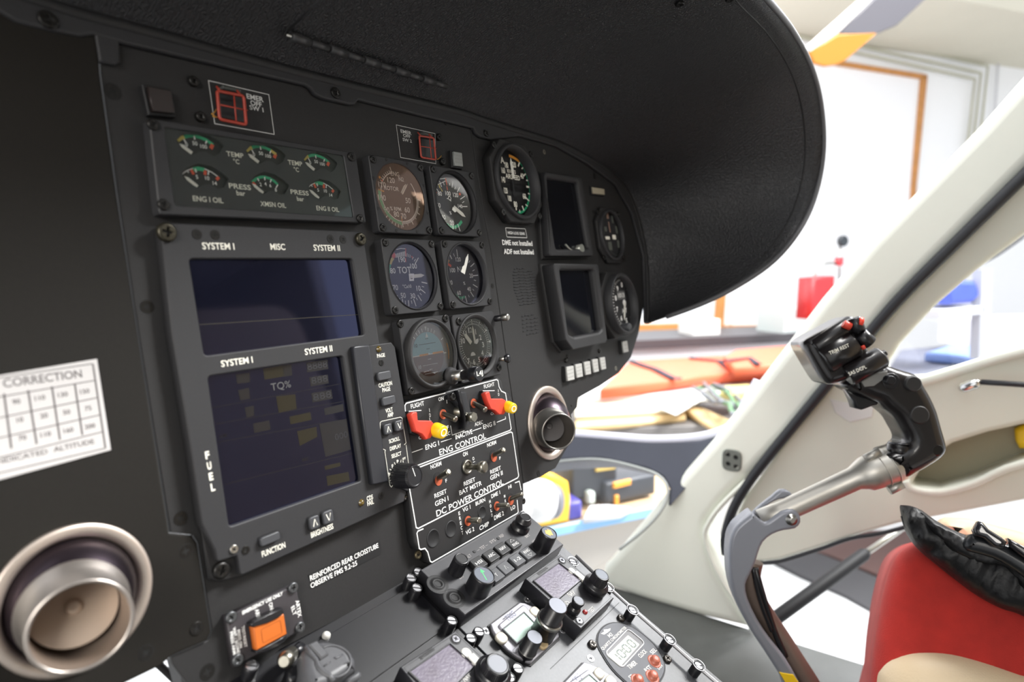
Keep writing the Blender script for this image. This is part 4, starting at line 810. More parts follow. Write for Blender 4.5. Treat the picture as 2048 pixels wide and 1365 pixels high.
# ---- air vents
STN = mat('brushed_vent_flange', (.60, .52, .46), .42, .9, noise=.15, nscale=40)
BALL = mat('purple_black_anodised', (.055, .042, .052), .32, .9, noise=.3, nscale=20)
INN = mat('vent_inner_bronze', (.30, .235, .19), .45, .6)
def vent(label, c, mouth, h0, rb, rf, rn, flap, cn=(.42, .38, .35), ci=None):
    t = thing('air_vent', label, 'air vent', PAN, c[0], c[1], h0, 'swivelling eyeball air vents')
    b = MB(); b.lathe(PAN, c, [(rf, h0), (rf, h0 + .0016), (rf - .0008, h0 + .0022), (rb + .001, h0 + .0022), (rb - .001, h0 - .002)], 64, cap1=False); b.build('flange', STN, t)
    hc_ = h0 - rb * .30; C = PAN.w(c[0], c[1], hc_)
    best = None
    for k in range(5, 90):
        h = h0 + k * .001; u, v = PAN.px(*mouth, h); d = (PAN.w(u, v, h) - C); e = abs(d.length - rb * 1.52)
        if best is None or e < best[0]: best = (e, d)
    D = best[1].normalized(); up = PV - D * PV.dot(D); AX = Frame(C, up.cross(D), up)
    b = MB(); n = 48; pr = []
    for k in range(17):
        a = R_(130 - k * (130 - math.degrees(math.asin(min(.99, rn * 1.04 / rb)))) / 16); pr.append((rb * math.sin(a), rb * math.cos(a)))
    b.lathe(AX, (0, 0), pr, n, cap1=False); o = b.build('ball', BALL, t)
    z0 = pr[-1][1]; zt = rb * 1.52
    b = MB(); b.lathe(AX, (0, 0), [(rn * 1.04, z0 - .001), (rn * 1.12, z0 + .001), (rn * 1.12, z0 + .0025), (rn * 1.0, z0 + .0035), (rn, zt - .0008), (rn - .0006, zt), (rn - .0016, zt), (rn - .002, zt - .001), (rn - .002, zt - .025, 1), (rn * .80, zt - .034, 1), (.001, zt - .036, 1)], n, cap1=False)
    b.build('nozzle', [mat('nozzle_metal', cn, .35, .9), mat('vent_inner_dark', ci, .45, .6) if ci else INN], o)
    b = MB(); FL = Frame(AX.w(0, 0, zt - .026), AX.U, AX.V * .80 - AX.W * .60); b.plate(FL, circ((0, 0), rn - .0025, 36), -.0004, .0004); b.lathe(FL, (0, 0), [(.0035, .0004), (.0035, .002), (.002, .0025)], 18)
    b.build('flap', mat('flap_metal', (.50, .40, .32) if not ci else (.16, .15, .15), .5, .5), o); return t
vent('near round air vent with a metal flange at the lower left', vent_l, (164, 1255), -.006, .0295, .0355, .0208, 1)
vent('far round air vent with a purple ball on the right of the switch panel', vent_r, (1117.6, 864), HB, .0315, .0388, .0186, 1, (.26, .25, .235), (.14, .125, .11))

# ---- engine and power switch panel
t = thing('switch_panel', 'black switch panel lettered ENG CONTROL and DC POWER CONTROL with metal toggles', 'switch panel', PAN, .04, -.25, HB)
zs = Z(800, 750, 6.824); zd = Z(760, 840, 4.55)
ol = P([(808, 812), (814, 804), (894, 783), (920, 776), (996, 756), (1003, 762), (1007, 781), (1018, 788), (1024, 800), (1042, 970), (1046, 1006), (1046, 1022), (862, 1129), (855, 1124), (850, 1104), (836, 1100), (829, 1085), (818, 985)])
b = MB(); b.plate(PAN, ol, HB, 0, .0012, seg=3); b.build('plate', mat('switch_panel_black', (.016, .016, .017), .5, noise=.2, nscale=800, bump=.1, bscale=2500), t)
b = MB(); h_ = .0001
for pl, w_ in [([zs(45, 655), zs(85, 630), zs(78, 560), zs(68, 420), zs(85, 390), zs(620, 250)], .0009), ([zs(880, 182), zs(1318, 66), zs(1338, 80), zs(1352, 165), zs(1385, 225), zs(1440, 250), zs(1518, 735), zs(1505, 758), zs(205, 1252)], .0009), ([zd(340, 440), zd(1190, 112), zd(1205, 120), zd(1262, 510), zd(1252, 530), zd(348, 990), zd(330, 982), zd(268, 620)], .0010), ([zd(395, 993), zd(345, 1015), zd(336, 1035), zd(358, 1172), zd(372, 1182), zd(410, 1172), zd(435, 1205), zd(458, 1290), zd(475, 1298), zd(1250, 852), zd(1258, 838), zd(1248, 730)], .0010), ([zd(1228, 575), zd(1268, 560), zd(1285, 642)], .0009), ([zs(630, 285), zs(642, 392)], .0006), ([zs(690, 695), zs(712, 825), zs(880, 765)], .0006), ([zs(125, 990), zs(140, 1070), zs(310, 1010)], .0006), ([zs(558, 918), zs(705, 872)], .0006), ([zs(990, 768), zs(1110, 725)], .0006), ([zs(1320, 650), zs(1442, 602), zs(1438, 570)], .0006), ([zd(845, 388), zd(865, 382)], .0004)]:
    b.line(PAN, P(pl, h_), w_, h_)
for st, A, B, hp in [('FLIGHT', (147, 432), (328, 390), 9), ('ON', (525, 340), (593, 318), 7.5), ('FLIGHT', (1145, 160), (1288, 130), 7.5), ('FF', (612, 730), (665, 715), 7), ('EC', (628, 815), (685, 795), 7), ('OFF', (255, 868), (345, 835), 6.5), ('ENG I', (345, 988), (532, 938), 10), ('ENG II', (1135, 708), (1300, 665), 9), ('ENG CONTROL', (535, 1052), (1172, 838), 12), ('ADEC', (1018, 678), (1132, 648), 7.5), ('F', (1035, 593), (1058, 588), 7), ('OFF', (1238, 538), (1320, 510), 5.5)]: b.text(PAN, st, zs(*A), zs(*B), hpx=hp, h=h_, bold=.01)
for st, x, y in [('I', 402, 485), ('D', 410, 552), ('L', 413, 610), ('I', 1342, 218), ('D', 1348, 268)]: b.tex(PAN, st, zs(x, y), .0030 if x < 1000 else .0026, .0018 if st != 'I' else .001, h=h_)
for st, A, B, hp in [('NORM', (460, 430), (558, 398), 9), ('ON', (755, 320), (797, 303), 8.5), ('NORM', (975, 232), (1057, 205), 8), ('RESET', (495, 692), (607, 652), 9), ('GEN I', (500, 765), (622, 718), 10), ('RESET', (762, 582), (866, 545), 8.5), ('BAT MSTR', (720, 657), (926, 585), 9.5), ('RESET', (1003, 475), (1100, 440), 8), ('GEN II', (1003, 527), (1116, 487), 9), ('DC POWER CONTROL', (512, 852), (1122, 568), 12.5), ('VG 1', (752, 825), (822, 793), 9), ('BURN', (870, 765), (957, 728), 8), ('VG 2', (780, 1030), (857, 995), 9), ('CHIP', (905, 987), (992, 948), 9), ('DME 1', (1012, 697), (1092, 663), 8), ('DME 2', (1038, 892), (1126, 853), 9), ('HI', (1168, 615), (1196, 605), 7.5), ('LO', (1190, 808), (1230, 793), 8), ('O', (842, 357), (858, 352), 7), ('F', (596, 558), (610, 552), 7), ('F', (1086, 352), (1099, 347), 6)]: b.text(PAN, st, zd(*A), zd(*B), hpx=hp, h=h_, bold=.012)
b.stack(PAN, 'ERECT', zd(722, 852), zd(750, 1030), .0030, .0022, h=h_); b.stack(PAN, 'HOLD', zd(1000, 745), zd(1020, 868), .0028, .0020, h=h_); b.stack(PAN, 'MKR', zd(1134, 697), zd(1150, 780), .0026, .0020, h=h_)
b.build('lettering', WHT, t)
b = MB(); b.plate(PAN, P([zs(738, 850), zs(990, 762), zs(1000, 800), zs(748, 890)], .0003), 0, .0003, mi=1); b.text(PAN, 'INACTIVE', zs(756, 850), zs(988, 778), hpx=9.5, h=.0004, bold=.02); b.build('inactive_sticker', [WHT, DARK], t)
def toggle(base, tip, r0, r1, hT, z, boot=1, ring=.0052, dark=False):
    c = PAN.px(*z(*base), 0); b = MB()
    b.plate(PAN, circ(c, ring, 28), -.0001, .0002, back=False); b.plate(PAN, circ((c[0] + .0004, c[1] - .0008 * boot), ring * .8, 24), 0, .0005, mi=1, back=False)
    o = b.build('boot', [DARK, mat('orange_seal', (.42, .085, .035), .5)], t)
    T_ = PAN.w(*PAN.px(*z(*tip), hT), hT); B0 = PAN.w(*c, .0)
    b = MB(); n = 12; Q = [B0.lerp(T_, k / n) for k in range(n + 1)]; rr = [r0 + (r1 - r0) * (k / n) for k in range(n + 1)]; rr[-1] = r1 * .55; d = (T_ - B0).normalized(); Q.insert(n, B0.lerp(T_, .97)); rr.insert(n, r1 * .95)
    b.tube(Q, rr, 14); b.build('toggle_lever', ANOD, t)
toggle((580, 528), (768, 612), .0020, .0026, .015, zs); toggle((998, 385), (1172, 482), .0020, .0026, .015, zs, .5)
toggle((525, 535), (628, 472), .0020, .0029, .014, zd, 2.2); toggle((1030, 325), (1130, 272), .0020, .0026, .014, zd, 2.2)
toggle((795, 915), (910, 920), .0020, .0030, .014, zd); toggle((1058, 780), (1172, 780), .0020, .0024, .014, zd); toggle((1185, 722), (1298, 675), .0020, .0022, .014, zd, 2)
# battery master: large barrel lever
c = PAN.px(*zd(790, 430), 0); b = MB(); b.plate(PAN, circ(c, .0072, 32), -.0001, .0003, mi=1, back=False); b.lathe(PAN, c, [(.0062, .0), (.0062, .0016), (.0045, .0022), (.0045, .001)], 28)
b.build('bushing', [ANOD, DARK], t)
T_ = PAN.w(*PAN.px(*zd(962, 432), .018), .018); B0 = PAN.w(*c, 0); b = MB(); b.tube([B0, B0.lerp(T_, .35), B0.lerp(T_, .62), B0.lerp(T_, .63), B0.lerp(T_, .80), B0.lerp(T_, .98), T_], [.0022, .0024, .0026, .0040, .0052, .0050, .003], 20); b.build('battery_lever', ANOD, t)['label'] = 'large barrel shaped lever'
# centre guarded toggle
b = MB(); c = PAN.px(*zs(790, 510), 0); b.lathe(PAN, c, [(.0058, 0), (.0058, .001), (.0034, .005), (.0026, .006)], 24); b.tube([PAN.w(*c, .003), PAN.w(*PAN.px(*zs(945, 565), .012), .012)], .002, 12)
p = PAN.w(*PAN.px(*zs(978, 578), .014), .014); b.tube([p - (PW * .003), p + PW * .003], [.0042, .0042], 6); b.build('toggle_lever', ANOD, t)
gp = [(790, 215), (905, 235), (985, 540), (1008, 590), (960, 680), (905, 742), (868, 745), (884, 640), (850, 480), (770, 380), (700, 335), (690, 275), (740, 240)]
b = MB(); b.plate(PAN, P([zs(*p) for p in gp], .006), 0, .006, .0015, seg=2); o = b.build('lever_guard', mat('guard_black', (.017, .018, .021), .4), t); o['label'] = 'black curved lever guard'
b = MB(); b.plate(PAN, P([zs(x, y) for x, y in [(790, 215), (835, 225), (915, 560), (925, 650), (905, 742), (880, 742), (892, 600), (860, 440)]], .010), .005, .010, .0005, seg=2); b.build('guard_rib', KNB, o)
pscrew(t, zs(735, 300), .0034, .006, .0016, m=SCR)
# red flap guards with yellow knobs
for poly, kb, kt, kr, br in [([(150, 545), (178, 512), (236, 505), (246, 622), (428, 626), (462, 662), (467, 790), (420, 868), (362, 888), (308, 815), (218, 775), (196, 700)], (470, 745), (568, 790), .0058, [(120, 500), (300, 475), (330, 560), (240, 640), (220, 830), (150, 800)]), ([(1163, 262), (1182, 238), (1222, 228), (1246, 325), (1402, 325), (1446, 350), (1466, 480), (1420, 545), (1358, 545), (1298, 488), (1246, 470), (1205, 385)], (1450, 430), (1527, 465), .0052, [(1130, 220), (1300, 205), (1320, 270), (1250, 330), (1230, 460), (1160, 400)])]:
    b = MB(); b.plate(PAN, P([zs(*p) for p in br], .004), 0, .004, .0006); b.line(PAN, P([zs(*br[0]), zs(br[1][0] - 10, br[1][1] + 12)], .0042), .0006, .0042, 1); b.build('guard_bracket', [DARK, WHT], t)
    b = MB(); b.plate(PAN, rnd(P([zs(*p) for p in poly], .010), .0008, 2), .005, .010, .0008, seg=2); o = b.build('red_guard', REDP, t)
    e = PAN.px(*zs(*kt), .016); b = MB(); B0 = PAN.w(*PAN.px(*zs(*kb), .008), .008); T_ = PAN.w(*e, .018); b.tube([B0, B0.lerp(T_, .2), T_ - (T_ - B0) * .1, T_], [kr * .95, kr * 1.05, kr * .95, kr * .78], 24)
    k_ = b.build('yellow_knob', YELP, t)
    d = (T_ - B0).normalized(); FK = Frame(T_, PU - d * PU.dot(d), PV); b = MB(); FK = Frame(T_ + d * .0003, d.cross(PV) * -1, PV - d * PV.dot(d))
    if FK.W.dot(d) < 0: FK = Frame(T_ + d * .0003, d.cross(PV), PV - d * PV.dot(d))
    b.plate(FK, circ((0, 0), kr * .55, 24), 0, .0002, holes=[circ((0, 0), kr * .38, 20)]); b.build('white_ring', WHT, k_)
for (x, y), r in [((483, 1080), .0072), ((645, 995), .0068), ((928, 845), .0056)]:
    c = PAN.px(*zd(x, y), 0); b = MB(); b.lathe(PAN, c, [(r, .0001), (r * .98, .0005, 1), (r * .90, .0006, 1), (r * .82, .0001), (.0002, .00012)], 32, cap1=False); b.build('blanking_plug', [DARK, BEZ], t)
for p in [zd(355, 1232), zd(235, 690)]: pscrew(t, p, .0034, -.004, .0016, m=mat('brassy_screw', (.13, .11, .07), .35, .8))
pscrew(t, (1048, 1003), .003, -.004, .0014)

# ---- emergency locator switch
zt_ = Z(440, 1170, 8.03)
q = P([zt_(105, 515), zt_(1215, 5), zt_(1372, 700), zt_(228, 1330)], -.003); c = (sum(p[0] for p in q) / 4, sum(p[1] for p in q) / 4)
t = thing('locator_beacon_switch', 'emergency locator switch with an orange rocker on a dark plate', 'switch', PAN, c[0], c[1], HB)
b = MB(); b.plate(PAN, q, HB, -.003, .0008, seg=2); b.build('plate', mat('beacon_plate_grey', (.040, .036, .040), .5), t)
b = MB(); q2 = P([zt_(500, 640), zt_(1010, 390), zt_(1100, 830), zt_(570, 1110)], .0); b.plate(PAN, rnd(q2, .001, 2), -.003, .0, .001, seg=2); b.build('rocker_frame', KNB, t)
b = MB(); A = P([zt_(535, 690), zt_(1030, 468), zt_(1080, 800), zt_(592, 1066)], .0035); b.plate(PAN, rnd(A, .0006, 2), -.001, .0035, .0008, seg=2)
o = b.build('rocker', mat('orange_rocker', (.52, .125, .016), .5), t)
b = MB(); b.plate(PAN, P([zt_(*p) for p in [(500, 640), (560, 590), (780, 480), (1010, 380), (1032, 460), (930, 545), (760, 625), (610, 668), (535, 690)]], .0045), -.001, .0045, .0006, seg=2); b.plate(PAN, P([zt_(*p) for p in [(592, 1066), (760, 990), (960, 880), (1082, 800), (1085, 860), (960, 985), (780, 1075), (640, 1110), (580, 1100)]], .0045), -.001, .0045, .0006, seg=2); b.build('rocker_cheek', KNB, t)
b = MB(); b.line(PAN, rnd(P([zt_(660, 722), zt_(968, 572), zt_(1000, 778), zt_(690, 942)], .0036), .001, 3), .0003, .0036, closed=True); b.build('rocker_outline', mat('rocker_groove', (.30, .07, .01), .5), o)
b = MB(); h_ = -.0029
b.text(PAN, 'EMERGENCY USE ONLY', zt_(360, 460), zt_(1008, 132), hpx=7.5, h=h_, bold=.03, shear=.15)
def vt(st, A, B, hm): b.text(PAN, st, zt_(*A), zt_(*B), hm=hm, h=h_, bold=.02, snap=False)
vt('ARTEX', (1240, 250), (1283, 520), .0027); vt('ELT', (1165, 348), (1205, 488), .0025); vt('ARM', (590, 395), (618, 545), .0026); vt('ON', (808, 292), (832, 398), .0026)
vt('TEST/RESET', (368, 665), (415, 1005), .0018); vt('PRESS ON', (298, 730), (340, 1015), .0018); vt('WAIT 1 SECOND', (225, 690), (300, 1110), .0018); vt('PRESS ARM', (180, 760), (235, 1120), .0018)
b.build('lettering', WHT, t)
for x, y in [(195, 530), (1190, 55), (1300, 690), (300, 1215)]: pscrew(t, zt_(x, y), .0034, -.003, .0016, m=mat('grey_screw', (.11, .115, .12), .35, .7))

# ================================================================== THE CENTRE CONSOLE
HC = -.014
k1 = Z(820, 1020, 7.583); k2 = Z(1000, 1020, 7.583); k3 = Z(880, 1180, 7.379); k4 = Z(1100, 1180, 7.379); k9 = Z(780, 1000, 3.739)
CONM = mat('console_grey_black', (.045, .047, .053), .38, noise=.25, nscale=500, bump=.15, bscale=2200, spec=.7)
UNIT = mat('radio_unit_black', (.018, .018, .022), .40, noise=.15, nscale=700, bump=.08, bscale=2500, spec=.7)
GLOSSB = mat('scratched_gloss_black', (.006, .006, .008), .30, noise=.5, nscale=200, spec=.9)
SILV = mat('silver_radio_face', (.26, .255, .28), .42, .3)
ALU = mat('turned_aluminium_cap', (.16, .17, .20), .45, .2)
con = thing('centre_console', 'sloping black centre console between the seats below the instrument panel', 'console', CON, .07, -.12, HC - .1)
uR = CON.px(1221, 1182, HC)[0]
b = MB(); b.plate(CON, rect(-.150, -.44, uR + .004, .035), HC - .16, HC - .0015, .001); b.build('body', mat('console_side_black', (.02, .02, .022), .55), con)
zl = CON.px(660, 1268, HC)[1]; zl2 = CON.px(*k4(0, 1178), HC)
b = MB(); b.plate(CON, rect(.001, -.44, uR + .004, .03), HC - .0015, HC, .0003); b.build('right_top_plate', CONM, con)
b = MB(); b.plate(CON, rect(-.150, -.44, -.001, .03), HC - .0015, HC, .0003); b.build('left_top_plate', GLOSSB, con)
pl0, pl1 = CON.px(655, 1270, HC), CON.px(823, 1176, HC); v0 = (pl0[1] + pl1[1]) / 2
vb = CON.px(905, 1262, HC)[1]
b = MB(); b.plate(CON, rect(-.148, vb + .004, -.004, v0), HC, HC + .0012, .0004); b.build('blanking_plate', GLOSSB, con)['label'] = 'scratched glossy blanking plate'
b = MB(); hL = HC + .0001
b.line(CON, [CON.px(*k4(0, 1175), hL), CON.px(*k4(490, 710), hL), CON.px(*k4(1020, 192), hL)], .0005, hL)
b.build('panel_gap', DARK, con)
def dzus(px, hh=.010, r=.0042, par=con, ring=False, h0=HC, lab=None):
    c = CON.px(*px, h0 + hh); b = MB(); b.lathe(CON, c, [(r * 1.05, h0), (r * 1.08, h0 + hh * .5), (r, h0 + hh - .0004), (r * .92, h0 + hh), (r * .8, h0 + hh), (r * .78, h0 + hh - .0006)], 24, cap1=False)
    a = R_(-38 + random.uniform(-6, 6)); s = r * .78
    hole = [(c[0] + x * math.cos(a) - y * math.sin(a), c[1] + x * math.sin(a) + y * math.cos(a)) for x, y in rect(-s * .95, -s * .16, s * .95, s * .16)]
    b.plate(CON, circ(c, s, 20), h0 + hh - .0016, h0 + hh - .0005, holes=[hole], mi=1, back=False); b.plate(CON, circ(c, s * .98, 12), h0 + hh - .002, h0 + hh - .0015, mi=0, back=False)
    if ring: b.tube([CON.w(c[0] + (r * 1.25) * math.cos(R_(i * 15)), c[1] + (r * 1.25) * math.sin(R_(i * 15)), h0 + hh) for i in range(24)], .0004, 6, 1, closed=True)
    b.build('quarter_turn_fastener', [KNB, mat('slot_steel', (.50, .50, .52), .3, .9)], par)
for px in [k3(178, 450), k3(582, 612), k3(460, 708), k3(1155, 1155), k3(1030, 1285), k1(130, 940), k1(108, 1180), k1(18, 1030), k4(1770, 735), (1398, 1331), (1006, 1385), (503, 1331)]: dzus(px, ring=px[0] > 1100)
for px in [k2(1110, 785), (1217, 1175), k4(1222, 298)]: dzus(px, ring=True)
b = MB(); rp_ = [(1152, 1112), (1222, 1180), (1275, 1228), (1346, 1290), (1400, 1338), (1440, 1372), (1520, 1445)]
vs = [CON.px(x, y, HC + .008) for x, y in rp_]; ur = sum(v[0] for v in vs[1:-1]) / 5
b.tube([CON.w(v[0], v[1], HC + .008) for v in vs], .0016, 10); b.build('side_rail', mat('rail_grey', (.30, .30, .31), .35, .6), con)

# ---- display selector unit (top right of the console)
t = thing('display_control_unit', 'black control unit with eight square keys and tall knobs, topmost on the console', 'control unit', CON, .07, 0, HC)
q = P([(846.5, 1149), (929.8, 1228.7), (1130.6, 1089.4), (1051, 1029)], 0, CON); us = [p[0] for p in q]; vs = [p[1] for p in q]
U0, U1 = -.0005, (q[2][0] + q[3][0]) / 2; V0, V1 = (q[1][1] + q[2][1]) / 2, .004
b = MB(); b.plate(CON, rect(U0, V0, U1, V1), HC, 0, .0008, seg=2); b.build('case', UNIT, t)
b = MB(); b.line(CON, offs(ccw(rect(U0, V0, U1, V1)), .002), .0003, .0001, closed=True)
for st, A, B, hm, z in [('RALT', (832, 738), (928, 690), .0028, k1), ('TST', (1062, 592), (1140, 555), .0028, k1), ('SYS', (1213, 498), (1292, 458), .0028, k1), ('REF', (1358, 412), (1422, 383), .0028, k1), ('DH', (742, 1035), (800, 1008), .0028, k1), ('CRS', (842, 1140), (918, 1100), .0032, k1), ('BRT', (383, 412), (450, 380), .0026, k2), ('HDG', (490, 492), (548, 462), .0026, k2)]: b.text(CON, st, z(*A), z(*B), hm=hm, h=.0001, mi=1, bold=.01)
b.line(CON, P([k1(1020, 622), k1(1055, 605)], .0001, CON), .0003, .0001, 1); b.line(CON, P([k1(1145, 550), k1(1180, 533)], .0001, CON), .0003, .0001, 1)
b.build('lettering', [mat('edge_line', (.10, .10, .11), .4), mat('engraved_grey', (.30, .28, .27), .6)], t)
ctrs = [(k1(1045, 800), 'HSI', 0), (k1(1235, 690), 'ARC', 0), (k1(1405, 583), 'NAV', 0), (k1(1575, 500), 'RNG', 1), (k1(1305, 985), 'Y', 0), (k1(1452, 872), '^', 0), (k1(1630, 752), '1-2', 0), (k2(425, 652), 'RNG', -1)]
for i, (px, st, tri) in enumerate(ctrs):
    hk_ = .0045; c = CON.px(*px, hk_); b = MB(); b.plate(CON, rnd(crect(c, .0128, .0108), .0008, 2), 0, hk_, .0006, seg=2); o = b.build('key', BTN2 if i > 3 else BTN, t)
    b = MB(); hl_ = hk_ + .0001
    if st == '^': b.line(CON, [(c[0] - .0015, c[1] - .002), (c[0], c[1] + .002), (c[0] + .0015, c[1] - .002)], .0003, hl_)
    elif tri:
        b.texm(CON, st, (c[0], c[1] - .0018 * tri), .0028, .0075, h=hl_); y = c[1] + .0016 * tri; b.line(CON, [(c[0] - .0028, y), (c[0] + .0028, y), (c[0], y + .0024 * tri)], .0003, hl_, closed=True)
    else: b.texm(CON, st, c, .0030, min(.0078, .0026 * len(st)), h=hl_)
    b.build('key_legend', GRYP, o)
def ckn(base, top, r, r2=None, h0=0.0, cap=None, par=None, z=k1, z2=None, **k): return knob(par or t, CON, z(*base), (z2 or z)(*top), r, r2, h0, cap, **k)
o = ckn((690, 945), (740, 715), .0064, .0060, cap=DARK, name='small_knob')
# knob carrying the green arrow
def tallknob(base, top, r, cap, mark, z, h=None):
    c, hh = hfit(CON, z(*base), z(*top), 0); T_ = CON.px(*z(*top), hh); b = MB()
    b.lathe(CON, T_, [(r * 1.06, 0), (r * 1.04, hh * .5), (r, hh - .001), (r * .94, hh), (r * .86, hh), (r * .84, hh - .0004)], 36, cap1=False); o = b.build('knob', KNB, t)
    b = MB(); b.plate(CON, circ(T_, r * .84, 28), hh - .0012, hh - .0004, back=False); b.build('knob_cap', cap, o)
    b = MB(); mark(b, T_, hh - .0003); b.build('knob_symbol', mark.m, o); return o
def m1(b, c, h): b.line(CON, [(c[0] - .002, c[1] - .0045), (c[0] + .0012, c[1] + .004)], .0006, h); b.plate(CON, [(c[0] - .0006, c[1] + .0028), (c[0] + .003, c[1] + .0018), (c[0] + .0018, c[1] + .0056)], h - .0001, h)
m1.m = mat('green_arrow', (.05, .65, .15), .5)
def m2(b, c, h): b.plate(CON, [(c[0] - .004, c[1] + .001), (c[0] - .001, c[1] + .004), (c[0] + .001, c[1] + .002), (c[0] + .002, c[1] + .004), (c[0] + .004, c[1] + .001), (c[0] + .001, c[1] - .004), (c[0] - .001, c[1] - .002), (c[0] - .002, c[1] - .0035)], h - .0001, h)
m2.m = mat('amber_symbol', (.85, .45, .08), .5)
CAPG = mat('knob_cap_slate', (.09, .105, .135), .45)
tallknob((1020, 1215), (1125, 985), .0092, CAPG, m1, k1); tallknob((655, 590), (747, 345), .0078, CAPG, m2, k2)
b = MB(); c, hh = hfit(CON, k2(325, 300), k2(385, 110), 0); c = CON.px(*k2(385, 110), hh)
b.lathe(CON, c, [(.0085, 0), (.0085, .003), (.0072, .0035), (.0070, hh * .62), (.0074, hh * .64), (.0074, hh * .72), (.0060, hh * .75), (.0056, hh), (.0045, hh + .0004), (.0042, hh)], 30); b.build('push_knob', KNB, t)
for px in [k1(420, 1135), k1(672, 1345)]:
    c = CON.px(*px, 0); b = MB(); b.lathe(CON, c, [(.0088, .0002), (.0084, .0003), (.0070, -.0001 + .0002), (.0052, .0003), (.0048, .0012), (.0030, .0012), (.0028, .0004)], 32); b.build('screw_recess', DARK, t)
for px in [k1(975, 640), k1(1335, 440)]:
    c = CON.px(*px, 0); b = MB(); b.lathe(CON, c, [(.0014, 0), (.0013, .0006)], 14); b.build('light_sensor', DARK, t)

# ---- square radio units
LCDP = mat('scratched_violet_lcd', (.075, .058, .075), .28, noise=.45, nscale=70, bump=.12, bscale=500, spec=.6, c2=(.19, .17, .23))
RHP = mat('rocker_white', (.55, .54, .51), .5)
def radio(label, face, scr, knobs, z, ztop, texts, screws, led=None, btn=None, lcd=LCDP, hU=0.0):
    global t
    q = P(face, hU, CON); c = (sum(p[0] for p in q) / 4, sum(p[1] for p in q) / 4); t = thing('radio_unit', label, 'radio', CON, c[0], c[1], HC, 'square radio units')
    b = MB(); b.plate(CON, q, HC, hU, .0007, seg=2); b.build('case', CONM if False else UNIT, t)
    b = MB(); b.line(CON, offs(ccw(q), .0018), .0003, hU + .0001, closed=True); b.build('edge_line', DARK, t)
    s = P(scr, hU + .0012, CON); b = MB(); b.plate(CON, offs(ccw(s), -.0008), hU, hU + .0015, .0004, holes=[s]); o = b.build('screen_frame', UNIT, t)
    b = MB(); b.plate(CON, s, hU, hU + .0004); b.build('screen', lcd, o)
    b = MB(); hL_ = hU + .0002
    for st, A, B, hm, mi in texts: b.text(CON, st, A, B, hm=hm, h=hL_, mi=mi, bold=.01)
    b.build('lettering', [mat('dark_engraving', (.02, .02, .02), .6), RHP], t)
    for s_ in screws:
        b = MB(); cc = CON.px(*s_, hU); b.plate(CON, circ(cc, .0040, 24), hU, hU + .0002, back=False); b.build('screw_well', DARK, t); screw(t, CON, cc, .0029, hU + .0002, .0008, m=mat('bright_screw', (.25, .25, .27), .3, .8))
    return t
t1 = radio('square radio with a violet screen, in the right column below the keys', [k2(383, 1046), k4(460, 577), k4(943, 122), k2(915, 678)], [k2(520, 1078), k2(858, 1372), k2(1228, 1060), k2(900, 808)], None, None, None,
    [('BENDIX/KING', k2(572, 975), k2(722, 880), .0026, 0), ('NAV', k2(1030, 1292), k2(1128, 1250), .0046, 1), ('ID', k4(222, 205), k4(285, 190), .0034, 1), ('TEST', k4(575, 325), k4(655, 272), .0034, 1)], [k2(935, 775), k4(430, 468)])
b = MB(); c = CON.px(*k2(1090, 925), .001); b.lathe(CON, c, [(.0035, 0), (.0033, .001), (.002, .0014)], 20); b.build('round_button', RHP, t1)
c = CON.px(*k2(1225, 1005), .002); b = MB(); b.plate(CON, rnd(crect(c, .0055, .0115), .001, 2), 0, .002, .0005, seg=2); b.build('rocker_button', RHP, t1)
b = MB(); c = CON.px(*k4(523, 322), .001); b.lathe(CON, c, [(.0022, 0), (.0020, .001), (.001, .0018)], 16); b.build('red_lamp', mat('dark_red_lens', (.25, .02, .02), .25), t1)
def stackknob(par, base, top, z, zt, radii, cap, hfix=None):
    c, hh = hfit(CON, z(*base), zt(*top), 0); hh = hfix or hh; c = CON.px(*zt(*top), hh); b = MB(); r0, r1, r2 = radii
    b.lathe(CON, c, [(r0 * .7, 0), (r0 * .7, hh * .12), (r0, hh * .16), (r0 * 1.02, hh * .40), (r0 * .96, hh * .46), (r1, hh * .50), (r1, hh * .55)], 40); 
    n = 46; A_r = []
    for rr, hz in [(r1 * .98, hh * .5), (r2 * 1.04, hh * .93), (r2 * .96, hh)]: A_r.append(b.pts([CON.w(x, y, hz) for x, y in knurl(c, rr, n, .03)]))
    for A, B in zip(A_r, A_r[1:]):
        for i in range(2 * n): b.face((A[i], A[(i + 1) % (2 * n)], B[(i + 1) % (2 * n)], B[i]))
    b.lathe(CON, c, [(r2 * .94, hh), (r2 * .82, hh + .0003), (r2 * .80, hh)], 30, cap1=False); o = b.build('tuning_knob', KNB, par)
    b = MB(); b.plate(CON, circ(c, r2 * .82, 28), hh - .001, hh + .0001, back=False); b.build('knob_cap', cap, o)
stackknob(t1, (1440, 1240), (1545, 985), k2, k2, (.0108, .0078, .0066), CAPG)
stackknob(t1, (335, 350), (425, 160), k4, k4, (.0052, .0036, .0050), mat('pale_cap', (.17, .18, .21), .5))
t2 = radio('square radio with a violet screen, in the left column at the lower edge', [k9(75, 1252), (870, 1420), (1030, 1372), k9(490, 980)], [k9(150, 1287), (880, 1400), k9(632, 1237), k9(450, 1078)], None, None, None,
    [('BENDIX/KING', k9(220, 1182), k9(330, 1118), .0028, 0), ('NAV', k9(545, 1345), k9(600, 1312), .0040, 1)], [k3(228, 738)])
b = MB(); c = CON.px(*k3(390, 930), .001); b.lathe(CON, c, [(.0040, 0), (.0038, .001), (.003, .0014)], 20); b.build('round_button', RHP, t2)
c = CON.px(*k3(545, 1062), .002); b = MB(); b.plate(CON, rnd(crect(c, .0060, .0125), .001, 2), 0, .0024, .0005, seg=2); b.build('rocker_button', RHP, t2)
